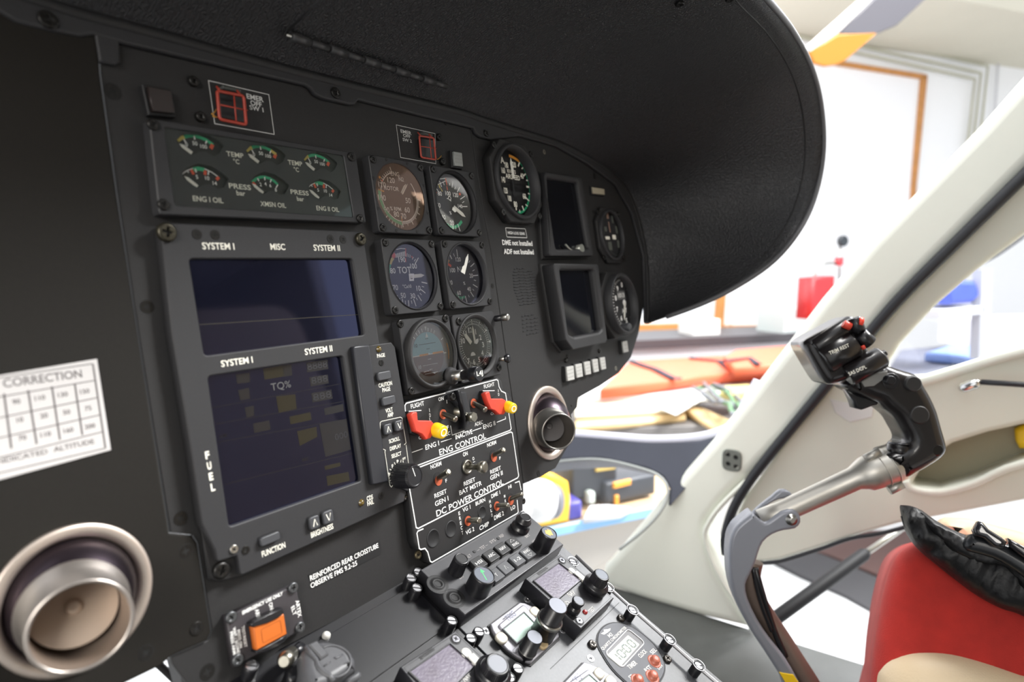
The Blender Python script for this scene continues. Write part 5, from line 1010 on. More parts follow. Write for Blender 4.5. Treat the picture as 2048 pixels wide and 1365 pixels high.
stackknob(t2, (755, 1290), (852, 1095), k3, k3, (.0125, .0100, .0082), mat('pale_cap_two', (.22, .23, .26), .5))

# ---- silver faced radios with a pale screen
LCDG = mat('pale_green_lcd', (.36, .50, .43), .4, spec=.4)
def silver(label, outline, lcd, btns, z, txt, inner=None):
    hU = HC + .0035; q = P([z(*p) for p in outline], hU, CON); c = (sum(p[0] for p in q) / len(q), sum(p[1] for p in q) / len(q))
    tt = thing('silver_radio', label, 'radio', CON, c[0], c[1], HC, 'silver faced radios')
    b = MB(); b.plate(CON, offs(ccw(q), -.0012), HC, HC + .001); b.build('gasket', DARK, tt)
    b = MB(); b.plate(CON, q, HC, hU, .0008, seg=2); b.build('face', SILV, tt)
    if inner: b = MB(); b.plate(CON, rnd(P([z(*p) for p in inner], hU, CON), .003, 4), hU - .0005, hU + .0016, .0012, seg=3); b.build('raised_surround', mat('silver_surround', (.30, .295, .33), .4, .3), tt)
    s = P([z(*p) for p in lcd], hU + .0017, CON); b = MB(); b.plate(CON, offs(ccw(s), -.0010), hU + .0010, hU + .0025, .0003, holes=[s]); o = b.build('screen_frame', BTN2, tt)
    b = MB(); b.plate(CON, s, hU, hU + .0019); b.build('screen', LCDG, o)
    b = MB(); st, A, B = txt; b.text(CON, st, z(*A), z(*B), hm=.0050, h=hU + .0017, bold=0, shear=.1); b.build('lettering', mat('blue_grey_engraving', (.09, .10, .16), .5), tt)
    for x, y, w_, h_, m in btns:
        cc = CON.px(*z(x, y), hU + .0025); b = MB(); b.plate(CON, rnd(crect(cc, w_, h_), min(w_, h_) * .45, 5), hU, hU + .0025, .0009, seg=3); b.build('button', m, tt)
    return tt
CRM = mat('ivory_button', (.46, .43, .36), .4); BEI = mat('beige_button', (.45, .34, .19), .45)
t3 = silver('silver radio with a pale green screen, upper of the two silver ones', [(1178, 186), (1250, 195), (1400, 262), (1535, 345), (1640, 440), (1720, 560), (1755, 640), (1760, 692), (1355, 1072), (1290, 1055), (1150, 990), (1000, 888), (870, 745), (780, 600), (745, 505)],
    [(938, 592), (1130, 790), (1440, 552), (1240, 350)], [(1405, 312, .0092, .0080, CRM), (915, 700, .0092, .0092, CRM), (1505, 770, .0085, .0105, BEI)], k3, ('TRIG', (965, 425), (1112, 355)), [(838, 545), (1130, 815), (1495, 535), (1225, 225)])
b = MB(); hU = HC + .0036; b.line(CON, rnd(P([k3(1065, 900), k3(1110, 950), k3(1235, 835), k3(1190, 790)], hU, CON), .002, 3), .0003, hU, closed=True); b.build('key_outline', BTN2, t3)
def rodknob(par, base, top, z, segs, cap, h0=HC, hfix=None):
    c, hh = hfit(CON, z(*base), z(*top), h0); hh = hfix or hh; c = CON.px(*z(*top), h0 + hh); b = MB()
    b.lathe(CON, c, [(r, h0 + hh * f, m) for r, f, m in segs], 32, cap1=False); o = b.build('control_knob', [KNB, STEEL], par)
    rr = segs[-1][0]; b = MB(); b.plate(CON, circ(c, rr, 28), h0 + hh - .001, h0 + hh, back=False); b.build('knob_cap', cap, o)
rodknob(t3, (1545, 760), (1740, 232), k3, [(.0095, 0, 0), (.0095, .50, 0), (.0102, .51, 0), (.0102, .58, 1), (.0092, .60, 1), (.0078, .62, 0), (.0078, .99, 0), (.0070, 1, 0)], ALU)
rodknob(t3, (1250, 985), (1400, 698), k3, [(.0066, 0, 0), (.0066, .30, 0), (.0070, .31, 1), (.0070, .35, 1), (.0062, .36, 0), (.0064, .98, 0), (.0056, 1, 0)], ALU)
t4 = silver('silver radio cut by the lower edge, beside the timer', [(498, 1066), (590, 1092), (720, 1150), (850, 1232), (970, 1330), (1030, 1420), (700, 1700), (300, 1900), (60, 1520)],
    [(300, 1480), (520, 1700), (760, 1430), (578, 1268)], [(733, 1225, .0092, .0080, CRM), (905, 1340, .0092, .0085, CRM)], k4, ('TRIG', (345, 1355), (455, 1278)), [(190, 1440), (480, 1720), (800, 1440), (560, 1180)])
# ---- digital timer
hT = HC + .0012; cT = None
t5 = thing('digital_timer', 'round faced digital timer with red push buttons and a grey number screen', 'timer', CON, .105, -.13, HC)
pts = [(705, 740), (722, 640), (780, 560), (870, 505), (980, 487), (1100, 507), (1230, 565), (1380, 665), (1500, 775), (1590, 885), (1655, 1000), (1688, 1100), (1690, 1190), (1655, 1290), (1590, 1370), (1450, 1450), (1250, 1440), (1050, 1290), (900, 1130), (790, 960), (720, 830)]
q = P([k4(*p) for p in pts], hT, CON); q = [tuple(p) for p in smooth_path(q, 4, closed=True)]
b = MB(); b.plate(CON, offs(ccw(q), -.0010), HC, HC + .0006); b.build('gasket', DARK, t5)
b = MB(); b.plate(CON, q, HC, hT, .0004); b.build('face', mat('timer_face_grey', (.065, .068, .080), .5, spec=.4, noise=.2, nscale=60), t5)
lcd = rnd(P([k4(*p) for p in [(815, 945), (1060, 1150), (1392, 785), (1155, 590)]], hT, CON), .0035, 5)
b = MB(); b.plate(CON, offs(ccw(lcd), -.0008), hT, hT + .0008, .0003, holes=[lcd]); b.build('screen_surround', mat('white_surround', (.62, .62, .64), .4), t5)
b = MB(); b.plate(CON, lcd, hT - .0004, hT + .0001); b.build('screen_well', mat('well_brown_black', (.018, .013, .014), .4), t5)
ls = P([k4(*p) for p in [(838, 975), (1035, 1140), (1325, 812), (1150, 672)]], hT + .0002, CON)
b = MB(); b.plate(CON, rnd(ls, .001, 2), hT, hT + .0003); o = b.build('screen', mat('grey_green_lcd', (.36, .38, .30), .4), t5)
# seven-segment digits 1 0:0 0 laid along the screen
A0, B0, B1 = Vector(ls[0]), Vector(ls[1]), Vector(ls[3]); eu = (B1 - A0); ev = (A0 - B0); b = MB(); hs_ = hT + .0004
def sp(x, y): p = B0 + eu * x + ev * y; return (p.x, p.y)
SEG = {'a': ((0, 1), (1, 1)), 'b': ((1, 1), (1, .5)), 'c': ((1, .5), (1, 0)), 'd': ((0, 0), (1, 0)), 'e': ((0, 0), (0, .5)), 'f': ((0, .5), (0, 1)), 'g': ((0, .5), (1, .5))}
for x0, on in [(.06, 'bc'), (.28, 'abcdef'), (.53, 'abcdef'), (.77, 'abcdef')]:
    for s in on:
        (xa, ya), (xb, yb) = SEG[s]; fa = lambda x, y: sp(x0 + .14 * x, .20 + .56 * y)
        p, q_ = Vector(fa(xa, ya)), Vector(fa(xb, yb)); d = (q_ - p) * .1; b.line(CON, [tuple(p + d), tuple(q_ - d)], .0011, hs_)
for y in (.38, .60): b.plate(CON, circ(sp(.475, y), .0007, 8), hs_ - .0001, hs_)
b.build('digits', mat('lcd_segment', (.10, .13, .12), .5), o)
b = MB(); hl_ = hT + .0001
b.text(CON, 'QUARTZ CHRONOMETER', k4(768, 885), k4(1122, 555), hm=.0030, h=hl_, bold=.02, snap=False); b.text(CON, 'M2', k4(860, 690), k4(915, 650), hm=.0030, h=hl_, bold=.02, snap=False)
b.text(CON, 'CLOCK', k4(1315, 990), k4(1412, 898), hm=.0036, h=hl_, bold=.02, snap=False); b.text(CON, 'TIMER', k4(1155, 1155), k4(1268, 1068), hm=.0036, h=hl_, bold=.02, snap=False); b.text(CON, 'SEL', k4(1490, 940), k4(1560, 875), hm=.0034, h=hl_, bold=.02, snap=False); b.text(CON, 'RST', k4(1405, 1200), k4(1485, 1135), hm=.0034, h=hl_, bold=.02, snap=False); b.text(CON, 'ST', k4(1170, 1305), k4(1220, 1270), hm=.003, h=hl_, bold=.02, snap=False); b.text(CON, 'DIM', k4(1590, 1165), k4(1645, 1110), hm=.003, h=hl_, bold=.02, snap=False)
b.plate(CON, P([k4(*p) for p in [(750, 650), (800, 620), (790, 590), (850, 585), (895, 570), (890, 600), (850, 635), (800, 665)]], hl_, CON), hT, hl_); b.build('lettering', RHP, t5)
RB = mat('red_brown_button', (.42, .12, .075), .38)
for x, y in [(1572, 1010), (1545, 1235), (1328, 1295)]:
    c = CON.px(*k4(x, y), hT + .004); b = MB(); b.lathe(CON, c, [(.0058, hT), (.0056, hT + .0004), (.0046, hT + .0003), (.0037, hT + .0004), (.0036, hT + .003), (.0030, hT + .0039), (.0014, hT + .0043)], 28); b.build('push_button', RB, t5)
for px, r in [(k4(1055, 410), .0034), (k4(635, 798), .0038), (k4(1740, 1015), .0036)]: screw(con, CON, CON.px(*px, HC + .002), r, HC, .0026, m=mat('dark_pan_screw', (.06, .055, .05), .3, .8))
for px, r in [(k4(603, 1012), .0032), (k3(682, 608), .0030), (k3(1290, 145), .0030), (k4(190, 595), .0030)]: screw(con, CON, CON.px(*px, HC + .0004), r, HC, .0004, m=mat('silver_screw', (.45, .45, .47), .3, .8))
# ---- rounded grey plug cover lying at the left top of the console
g9 = Z(540, 1200, 7.314); hG = .012
t6 = thing('round_socket_cover', 'dark grey rounded cover with a raised ring, below the orange rocker switch', 'cover', CON, -.17, -.06, HC)
GC = mat('soft_grey_plastic', (.075, .076, .082), .42, noise=.15, nscale=300)
ol = [(480, 700), (690, 580), (880, 570), (1080, 630), (1200, 720), (1260, 840), (1275, 980), (1230, 1010), (930, 1200), (800, 1260), (640, 1300), (540, 1200), (480, 1020), (470, 850)]
q = P([g9(*p) for p in ol], hG, CON); q = [tuple(p) for p in smooth_path(q, 3, closed=True)]
b = MB(); b.plate(CON, q, HC + .001, hG, .006, seg=5); b.build('cap', GC, t6)
b = MB(); cG = CON.px(*g9(925, 900), hG); rG = .0105
b.tube([CON.w(cG[0] + rG * math.cos(R_(a)), cG[1] + rG * math.sin(R_(a)), hG) for a in range(150, 455, 8)], .0007, 8); b.tube([CON.w(*CON.px(*g9(x, y), hG), hG) for x, y in [(1060, 810), (965, 865), (940, 850)]], .0007, 8); b.tube([CON.w(*CON.px(*g9(x, y), hG), hG) for x, y in [(790, 975), (885, 915)]], .0006, 8)
b.build('raised_ring', GC, t6)
b = MB(); b.tube([CON.w(*CON.px(*g9(x, y), hG), hG) for x, y in [(520, 690), (600, 790), (680, 890), (710, 980), (780, 1060), (870, 1110), (940, 1200)]], .0014, 8); b.build('ridge', GC, t6)
b = MB(); b.plate(CON, P([g9(*p) for p in [(560, 650), (690, 590), (860, 790), (750, 860)]], hG + .002, CON), hG - .003, hG + .002, .0008); b.plate(CON, P([g9(*p) for p in [(1120, 1140), (1290, 1020), (1345, 1060), (1330, 1120), (1180, 1220)]], hG - .002, CON), HC, hG - .002, .002, seg=2); b.build('latch', GC, t6)
t7 = thing('toggle_clamp', 'small dark latch with a bright steel tip beside the rounded grey cover', 'latch', CON, -.16, -.03, HC)
b = MB(); p0 = CON.w(*CON.px(*g9(330, 780), -.004), -.004); p1 = CON.w(*CON.px(*g9(200, 910), .006), .006); b.tube([p0, p0.lerp(p1, .8), p1], [.004, .005, .003], 14); b.build('tip', ANOD, t7)
b = MB(); b.tube([CON.w(*CON.px(*g9(x, y), -.004), -.004) for x, y in [(460, 690), (400, 760), (310, 800)]], .004, 12); b.plate(CON, P([g9(*p) for p in [(240, 990), (430, 900), (470, 1100), (300, 1200)]], .0, CON), HC, 0, .002, seg=2); b.build('body', KNB, t7)
c = CON.px(*g9(825, 525), HC + .002); b = MB(); b.lathe(CON, c, [(.0028, HC + .001), (.0026, HC + .003), (.0015, HC + .004)], 18); b.build('rivet', RHP, con)

# ================================================================== THE CABIN AROUND THE PANEL
SIDE = Frame((.78, 0, 1.75), (0, -1, 0), (0, 0, 1))
CREAM = mat('cream_paint', (.85, .865, .77), .42, noise=.05, nscale=6, coat=.25)
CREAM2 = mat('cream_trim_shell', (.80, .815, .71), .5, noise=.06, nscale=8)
FLR = mat('grey_cabin_floor', (.055, .058, .056), .42, noise=.2, nscale=30, bump=.1, bscale=300)
RUB = mat('black_rubber_seal', (.02, .021, .025), .45)
def S(pts, h=0.0): return P(pts, h, SIDE)
o = MB(); fz = 1.0; WF = Frame((0, 0, fz), (1, 0, 0), (0, 1, 0))
o.plate(WF, rect(-.9, -1.2, .79, .42), -.04, 0, .004); o = o.build('cabin_floor', FLR); tag(o, 'dark grey cabin floor beyond the console, below the cream pillar', 'floor')
t = thing('windscreen_pillar', 'broad cream windscreen pillar slanting up behind the control stick', 'pillar', SIDE, 0, -.3, 0)
b = MB(); b.plate(SIDE, S([(2300, -120), (2048, 150), (1960, 250), (1840, 375), (1740, 480), (1640, 600), (1560, 705), (1495, 790), (1420, 885), (1340, 975), (1270, 1060), (1205, 1135), (1200, 1172), (1300, 1208), (1400, 1238), (1500, 1262), (1470, 1203), (1432, 1140), (1409, 1076), (1416, 1045), (1452, 1000), (1512, 940), (1580, 870), (1700, 725), (1796, 600), (2048, 349), (2300, 100)]), -.07, 0, .020, seg=5)
b.build('pillar_shell', CREAM, t)
b = MB(); b.tube(smooth_path([SIDE.w(*SIDE.px(x, y, .002), .002) for x, y in [(2300, 105), (2048, 352), (1922, 476), (1796, 602), (1700, 715), (1630, 800), (1560, 885), (1500, 962), (1466, 1020), (1450, 1075), (1452, 1110)]], 5), .0085, 12); b.build('door_seal', RUB, t)
b = MB(); b.tube(smooth_path([SIDE.w(*SIDE.px(x, y, .001), .001) for x, y in [(1512, 945), (1450, 1003), (1418, 1045), (1410, 1078), (1434, 1142), (1472, 1205), (1503, 1258)]], 5), .0045, 10); b.build('opening_lip', CREAM, t)
for x, y in [(1463, 922)]:
    b = MB(); c = SIDE.px(x, y, .004); b.plate(SIDE, rnd(crect(c, .034, .040), .012, 4), -.001, .004, .0015, holes=[circ((c[0] + dx, c[1] + dy), .0045, 12) for dx, dy in [(-.007, .010), (.007, .007), (-.006, -.007), (.008, -.010)]], seg=2); b.plate(SIDE, circ(c, .015, 20), -.0005, .001, mi=1); b.build('round_plate', [mat('grey_plastic_plate', (.16, .17, .15), .5), DARK], t)
# door with its window
t = thing('cabin_door', 'cream cabin door with a large window and a moulded pocket, right of the pillar', 'door', SIDE, .3, -.4, -.02)
HD_ = -.022
dout = [(2600, -200), (2300, 110), (2048, 362), (1800, 612), (1705, 725), (1565, 895), (1490, 995), (1462, 1055), (1468, 1100), (1500, 1128), (1560, 1121), (1650, 1093), (1720, 1070), (1800, 1048), (1900, 1030), (2048, 1002), (2300, 955), (2600, 900)]
win_ = [(2300, 330), (2048, 470), (1960, 535), (1870, 612), (1800, 688), (1772, 735), (1782, 762), (1850, 758), (1960, 725), (2048, 700), (2300, 640)]
pock = [(1822, 972), (1850, 925), (1905, 888), (1975, 866), (2048, 850), (2300, 800), (2300, 880), (2048, 922), (1950, 962), (1880, 980)]
b = MB(); b.plate(SIDE, S(dout, HD_), HD_ - .05, HD_, .006, holes=[rnd(S(win_, HD_), .01, 3), rnd(S(pock, HD_), .006, 3)], seg=3, hb=.008); b.build('inner_shell', CREAM2, t)
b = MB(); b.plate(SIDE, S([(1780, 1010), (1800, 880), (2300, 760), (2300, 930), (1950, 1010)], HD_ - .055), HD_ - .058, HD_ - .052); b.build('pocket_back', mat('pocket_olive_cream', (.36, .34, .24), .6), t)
b = MB(); b.plate(SIDE, S(win_, HD_ - .03), HD_ - .033, HD_ - .030); b.build('window_pane', glass('door_window_glass', (1, 1, 1), .5), t)
b = MB(); b.tube(smooth_path([SIDE.w(*SIDE.px(x, y, HD_ + .002), HD_ + .002) for x, y in [(1772, 752), (1790, 768), (1850, 763), (1960, 729), (2048, 704), (2300, 644)]], 4), .007, 10); b.tube(smooth_path([SIDE.w(*SIDE.px(x, y, HD_ + .002), HD_ + .002) for x, y in [(1812, 962), (1826, 978), (1880, 985), (1950, 967), (2048, 927), (2300, 885)]], 4), .006, 10); b.build('moulded_lip', CREAM, t)
b = MB(); b.tube(smooth_path([SIDE.w(*SIDE.px(x, y, HD_ + .003), HD_ + .003) for x, y in [(1500, 1122), (1530, 1127), (1570, 1121), (1640, 1099), (1700, 1078), (1760, 1068), (1830, 1050)]], 4), .0035, 10); b.build('lower_seal', RUB, t)
b = MB(); c0, c1_ = SIDE.w(*SIDE.px(1918, 780, .01), .005), SIDE.w(*SIDE.px(1962, 765, .01), .008); b.tube([c0, c0.lerp(c1_, .2), c0.lerp(c1_, .8), c1_], [.003, .0075, .0075, .003], 14); b.tube([c1_, SIDE.w(*SIDE.px(2048, 770, .012), .012), SIDE.w(*SIDE.px(2200, 772, .012), .012)], .004, 8, 1); b.build('handle', [mat('chrome', (.7, .7, .7), .15, 1.0), RUB], t)
b = MB(); b.plate(SIDE, S([(1660, 798), (1690, 805), (1750, 800), (1745, 835), (1700, 845), (1670, 825)], HD_), HD_ - .001, HD_ + .002, .001); b.build('white_highlight', mat('painted_highlight', (.8, .8, .78), .5), t)  # flat white patch painted in for blurry highlights behind the grip
o = MB(); o.plate(SIDE, S([(2030, 862), (2060, 845), (2140, 830), (2140, 900), (2040, 900), (2032, 885)], -.05), -.07, -.05, .008, seg=2); tag(o.build('yellow_pouch', YELP), 'yellow item tucked in the door pocket at the right edge', 'pouch')
# gas strut outside the door opening
t = thing('gas_strut', 'black gas strut with a steel rod below the cream door', 'strut', loc=at(1565, 1228, 1.28))
p0, p1, p2 = SIDE.w(*SIDE.px(1512, 1266, -.03), -.03), at(1733, 1106, 1.30), at(1830, 1040, 1.33)
b = MB(); b.tube([p0, p0.lerp(p1, .03), p0.lerp(p1, .97), p1], [.008, .0128, .0128, .009], 16); b.build('cylinder', mat('strut_black', (.006, .006, .007), .6, spec=.2), t)
b = MB(); b.tube([p1, p2], .006, 12); b.build('rod', STEEL, t)
# nose shell with the chin window, beyond the panel
NOSE = frame3((1150, 960, 1.32), (1450, 900, 1.18), (1150, 860, 1.36))
if NOSE.W.dot(CAM - NOSE.o) < 0: NOSE = Frame(NOSE.o, NOSE.U, NOSE.V * -1)
def N(pts, h=0.0): return P(pts, h, NOSE)
t = thing('nose_shell', 'dark slate nose shell with a pale rim, seen between the panel and the pillar', 'fuselage shell', NOSE, .1, -.1, 0)
SLATE = mat('slate_grey_paint', (.055, .06, .082), .5, noise=.12, nscale=20)
b = MB(); b.plate(NOSE, N([(1060, 868), (1160, 868), (1300, 882), (1400, 880), (1455, 862), (1488, 830), (1500, 780), (1560, 740), (1540, 900), (1440, 905), (1335, 1010), (1338, 978), (1325, 955), (1292, 938), (1200, 918), (1110, 922), (1060, 930)]), -.10, 0, .006, seg=3)
b.build('side_wall', SLATE, t)
b = MB(); b.tube(smooth_path([NOSE.w(*NOSE.px(x, y, 0), -.012) for x, y in [(1050, 862), (1150, 868), (1230, 874), (1300, 879), (1380, 876), (1440, 862), (1475, 838), (1492, 800), (1515, 760)]], 5), .0135, 12, flat=.8); b.build('rim', mat('pale_lilac_rim', (.50, .50, .58), .35), t)
b = MB(); b.tube(smooth_path([NOSE.w(*NOSE.px(x, y, 0), .003) for x, y in [(1060, 935), (1110, 925), (1200, 920), (1290, 940), (1325, 958), (1337, 985), (1325, 1020), (1290, 1060), (1240, 1100)]], 5), .0028, 8); b.build('window_edge', mat('clear_edge', (.35, .37, .36), .3), t)
b = MB(); b.plate(NOSE, N([(1040, 930), (1110, 924), (1200, 919), (1290, 939), (1325, 957), (1337, 985), (1325, 1020), (1290, 1058), (1240, 1098), (1130, 1180), (1040, 1120)]), -.003, 0); b.build('chin_window_pane', glass('chin_glass', (1, 1, 1), .5), t)

# ---- cyclic stick
t = thing('control_stick', 'black pilot control grip on a silver tube and curved grey bracket', 'control stick', loc=at(1590, 1345, .66) - Vector((0, 0, .1)))
dS = .72; _w = (CZ * -1); _u = (CX - CZ * .12).normalized(); STK = Frame(at(1750, 800, dS), _u, CY * -1)
def K(pts, h=0.0): return P(pts, h, STK)
g1 = Z(1560, 600, 2.967)
GRIP = mat('grip_gloss_black', (.009, .0075, .008), .28, coat=.15, spec=.5); 
b = MB(); b.plate(STK, [tuple(p) for p in smooth_path(K([g1(*p) for p in [(395, 500), (470, 455), (560, 420), (630, 388), (700, 405), (760, 425), (815, 440), (852, 470), (880, 520), (915, 580), (955, 670), (985, 780), (1008, 860), (1008, 905), (975, 950), (900, 1000), (830, 1040), (755, 1072), (700, 1020), (650, 950), (660, 915), (730, 895), (770, 855), (765, 815), (740, 770), (715, 725), (685, 690), (640, 655), (605, 615), (555, 600), (480, 565), (420, 535)]], .02), 2, closed=True)], -.022, .022, .014, seg=6)
b.build('grip', GRIP, t)
b = MB(); b.plate(STK, K([g1(*p) for p in [(385, 530), (440, 555), (575, 598), (562, 622), (535, 628), (505, 640), (470, 652), (430, 640), (418, 600)]]), -.008, .008, .003, seg=2); b.build('trigger', KNB, t)
hg = .024
b = MB(); b.plate(STK, [tuple(p) for p in smooth_path(K([g1(*p) for p in [(150, 270), (172, 232), (300, 165), (440, 95), (470, 150), (500, 240), (560, 330), (600, 380), (500, 440), (400, 480), (325, 505), (285, 495), (240, 430), (190, 345)]], hg), 2, closed=True)], -.028, hg, .009, seg=4); hb_ = b.build('switch_head', GRIP, t)
def pod(A, B, r, hpos, name, m=KNB, par=None, n=20, tipr=.8):
    a_ = STK.w(*STK.px(*g1(*A), hpos), hpos); c_ = STK.w(*STK.px(*g1(*B), hpos), hpos); bb = MB(); bb.tube([a_, a_.lerp(c_, .06), a_.lerp(c_, .94), c_], [r * tipr, r, r, r * tipr], n); return bb.build(name, m, par or t)
pod((200, 290), (440, 135), .0105, .018, 'switch_housing', GRIP, hb_); pod((250, 365), (440, 255), .0165, .020, 'switch_housing', GRIP, hb_); pod((395, 455), (610, 335), .0125, .024, 'switch_housing', GRIP, hb_)
pod((436, 108), (470, 190), .0075, .026, 'switch_barrel', KNB, hb_); pod((470, 205), (535, 262), .0085, .028, 'switch_barrel', KNB, hb_); pod((600, 330), (628, 312), .0035, .026, 'push_tip', KNB, hb_)
pod((462, 128), (490, 132), .0050, .030, 'red_button', mat('bright_red_button', (.85, .06, .03), .35), hb_, tipr=.7)
pod((375, 142), (420, 162), .0042, .030, 'red_switch', REDP, hb_); pod((488, 272), (500, 292), .0022, .034, 'red_switch', REDP, hb_)
b = MB(); hh = .0375; b.text(STK, 'TRIM REST', g1(292, 318), g1(410, 268), hm=.0040, h=hh, snap=False); b.text(STK, 'SAS DCPL', g1(408, 442), g1(512, 396), hm=.0040, h=hh, snap=False); b.build('lettering', WHT2, hb_)
def capb(c, r, h0, h1, name, m=KNB): bb = MB(); cc = STK.px(*g1(*c), h1); bb.lathe(STK, cc, [(r * 1.15, h0), (r * 1.15, h0 + .0008), (r * 1.02, h0 + .001), (r, h1 - .001), (r * .85, h1)], 30); return bb.build(name, m, t)
capb((795, 500), .0085, .016, .026, 'thumb_button', mat('dull_button', (.018, .018, .019), .5)); capb((832, 685), .0100, .018, .024, 'thumb_button', mat('dull_button_two', (.014, .013, .013), .5)); capb((662, 478), .0050, .018, .032, 'hat_switch'); capb((662, 485), .0095, .015, .0225, 'hat_base')
b = MB(); b.plate(STK, K([g1(*p) for p in [(480, 485), (560, 440), (640, 420), (640, 455), (560, 515), (500, 520)]], .0225), .018, .0225, .001); b.build('label_plate', mat('grey_label', (.22, .22, .21), .4), t)
capb((938, 893), .0060, .020, .0222, 'grip_screw', SCR)
pod((700, 925), (712, 858), .0125, .006, 'thumb_rest', GRIP); 
b = MB(); cc = STK.w(*STK.px(*g1(708, 852), .006), .006); b.tube([cc, cc + STK.V * .0018], [.0118, .0105], 24); b.build('thumb_rest_cap', mat('glossy_cap', (.10, .10, .11), .1, .6), t)
TUB = mat('satin_grey_tube', (.50, .48, .44), .42, .8, noise=.08, nscale=30)
def sp_(x, y, h=0.0): return STK.w(*STK.px(*g1(x, y), h), h)
b = MB(); b.tube([sp_(-120, 1310), sp_(0, 1265), sp_(250, 1150), sp_(440, 1062), sp_(480, 1045), sp_(510, 1035), sp_(560, 1018), sp_(640, 990), sp_(690, 968), sp_(705, 962)], [.0125, .0125, .0128, .0132, .0165, .0195, .0200, .0205, .0205, .018], 32); b.build('tube', TUB, t)
b = MB(); b.tube([sp_(595, 1008), sp_(600, 1006)], .0212, 32); b.tube([sp_(648, 988), sp_(655, 985)], .0212, 32); b.tube([sp_(505, 945, .008), sp_(590, 900, .008)], .005, 8); b.tube([sp_(648, 1134, .008), sp_(726, 1096, .008)], .0055, 6); b.build('clamp', TUB, t)
# curved bracket
g2 = Z(1400, 950, 3.16); BRK = mat('blue_grey_bracket', (.24, .25, .285), .42, .25)
fk = [(212, 365), (240, 325), (290, 283), (338, 250), (358, 268), (410, 302), (452, 282), (520, 235), (590, 222), (632, 255), (640, 305), (604, 345), (530, 357), (460, 382), (402, 430), (372, 500), (350, 570), (318, 640), (292, 700), (305, 790), (365, 920), (440, 1035), (520, 1135), (585, 1235), (640, 1340), (700, 1450), (590, 1450), (545, 1340), (490, 1245), (400, 1105), (330, 1000), (268, 885), (218, 770), (190, 650), (184, 520), (192, 420)]
b = MB(); b.plate(STK, [tuple(p) for p in smooth_path(K([g2(*p) for p in fk], .016), 2, closed=True)], -.012, .016, .004, seg=3); br = b.build('bracket', BRK, t)
b = MB(); b.plate(STK, [tuple(p) for p in smooth_path(K([g2(*p) for p in [(330, 255), (395, 190), (460, 140), (510, 100), (560, 105), (588, 132), (560, 150), (500, 160), (440, 190), (380, 235), (365, 280), (345, 290)]], -.012), 2, closed=True)], -.020, -.012, .003, seg=2); b.build('rear_fork', BRK, t)
b = MB(); b.lathe(STK, STK.px(*g2(578, 285), .016), [(.0065, .016), (.0065, .0168), (.0040, .017), (.0040, .0195), (.0025, .0205)], 20); b.build('pivot_pin', STEEL, t)
b = MB(); b.plate(STK, K([g2(*p) for p in [(172, 400), (200, 345), (240, 330), (235, 360), (205, 400), (195, 500), (165, 480)]], .0), -.012, .004, .002); b.build('side_clip', BRK, t)
def sg(x, y, h=0.0): return STK.w(*STK.px(*g2(x, y), h), h)
b = MB(); b.tube(smooth_path([sg(335, 545, -.006), sg(318, 660, -.006), sg(350, 780, -.006), sg(420, 900, -.006), sg(500, 1020, -.006), sg(590, 1160, -.006), (sg(680, 1300, -.006)), sg(740, 1400, -.006)], 4), .0115, 14); b.build('inner_tube', mat('brown_grey_tube', (.20, .15, .125), .4, .5), t)
b = MB(); b.tube(smooth_path([sg(350, 590, .008), sg(380, 700, .012), sg(425, 850, .010), sg(475, 1000, .008), sg(540, 1150, .006)], 4), .0035, 8); b.tube(smooth_path([sg(335, 590, .010), sg(362, 720, .012), sg(400, 850, .012), sg(455, 990, .010)], 4), .0025, 8); b.build('cable', KNB, t)
b = MB(); b.plate(STK, K([g2(*p) for p in [(500, 1250), (590, 1265), (645, 1345), (560, 1350)]], .0165), .0155, .0168, .0004); b.build('yellow_band', YELP, t)

# ---- seat
g3 = Z(1400, 950, 3.16)
_sw = (ray(1700, 1120).normalized() * -1); _sv = Vector((0, 0, 1)); _sv = (_sv - _sw * _sv.dot(_sw)).normalized()
SEAT = Frame(at(1780, 1300, .66), _sv.cross(_sw), _sv)
def Q(pts, h=0.0): return P([g3(*p) for p in pts], h, SEAT)
t = thing('pilot_seat', 'pilot seat with a red suede centre and cream leather bolster at the lower right', 'seat', loc=at(1900, 1365, .7) - Vector((0, 0, .12)))
RSU = mat('red_suede', (.50, .024, .016), .85, noise=.28, nscale=45, bump=.5, bscale=900, sheen=.1)
CRL = mat('cream_leather', (.76, .60, .40), .42, noise=.05, nscale=20, bump=.25, bscale=500)
b = MB(); b.plate(SEAT, [tuple(p) for p in smooth_path(Q([(1030, 1800), (1068, 1450), (1080, 1312), (1090, 1200), (1108, 1060), (1142, 850), (1195, 640), (1250, 520), (1330, 445), (1440, 400), (1600, 400), (1800, 470), (2048, 600), (2500, 850), (2500, 1900), (1500, 1950)]), 3, closed=True)], -.30, 0, .028, seg=6); b.build('red_centre', RSU, t)
b = MB(); b.plate(SEAT, [tuple(p) for p in smooth_path(Q([(1112, 1450), (1118, 1330), (1135, 1250), (1195, 1165), (1295, 1113), (1430, 1098), (1600, 1110), (1800, 1160), (2048, 1243), (2500, 1400), (2500, 1900), (1800, 2000), (1120, 1900)], .016), 3, closed=True)], -.20, .016, .035, seg=7); b.build('cream_bolster', CRL, t)
b = MB(); b.plate(SEAT, Q([(1500, 310), (1560, 262), (1700, 268), (1850, 305), (2048, 355), (2500, 480), (2500, 800), (1700, 560)], -.12), -.20, -.12, .02, seg=4); b.build('far_cushion', CRL, t)
BK = Frame((.18, -1.02, 1.18), (1, 0, 0), (0, -.18, .98))
b = MB(); b.plate(BK, rnd(rect(.08, 0, .42, .62), .06, 4), -.02, .05, .03, seg=4); b.build('backrest_centre', RSU, t)
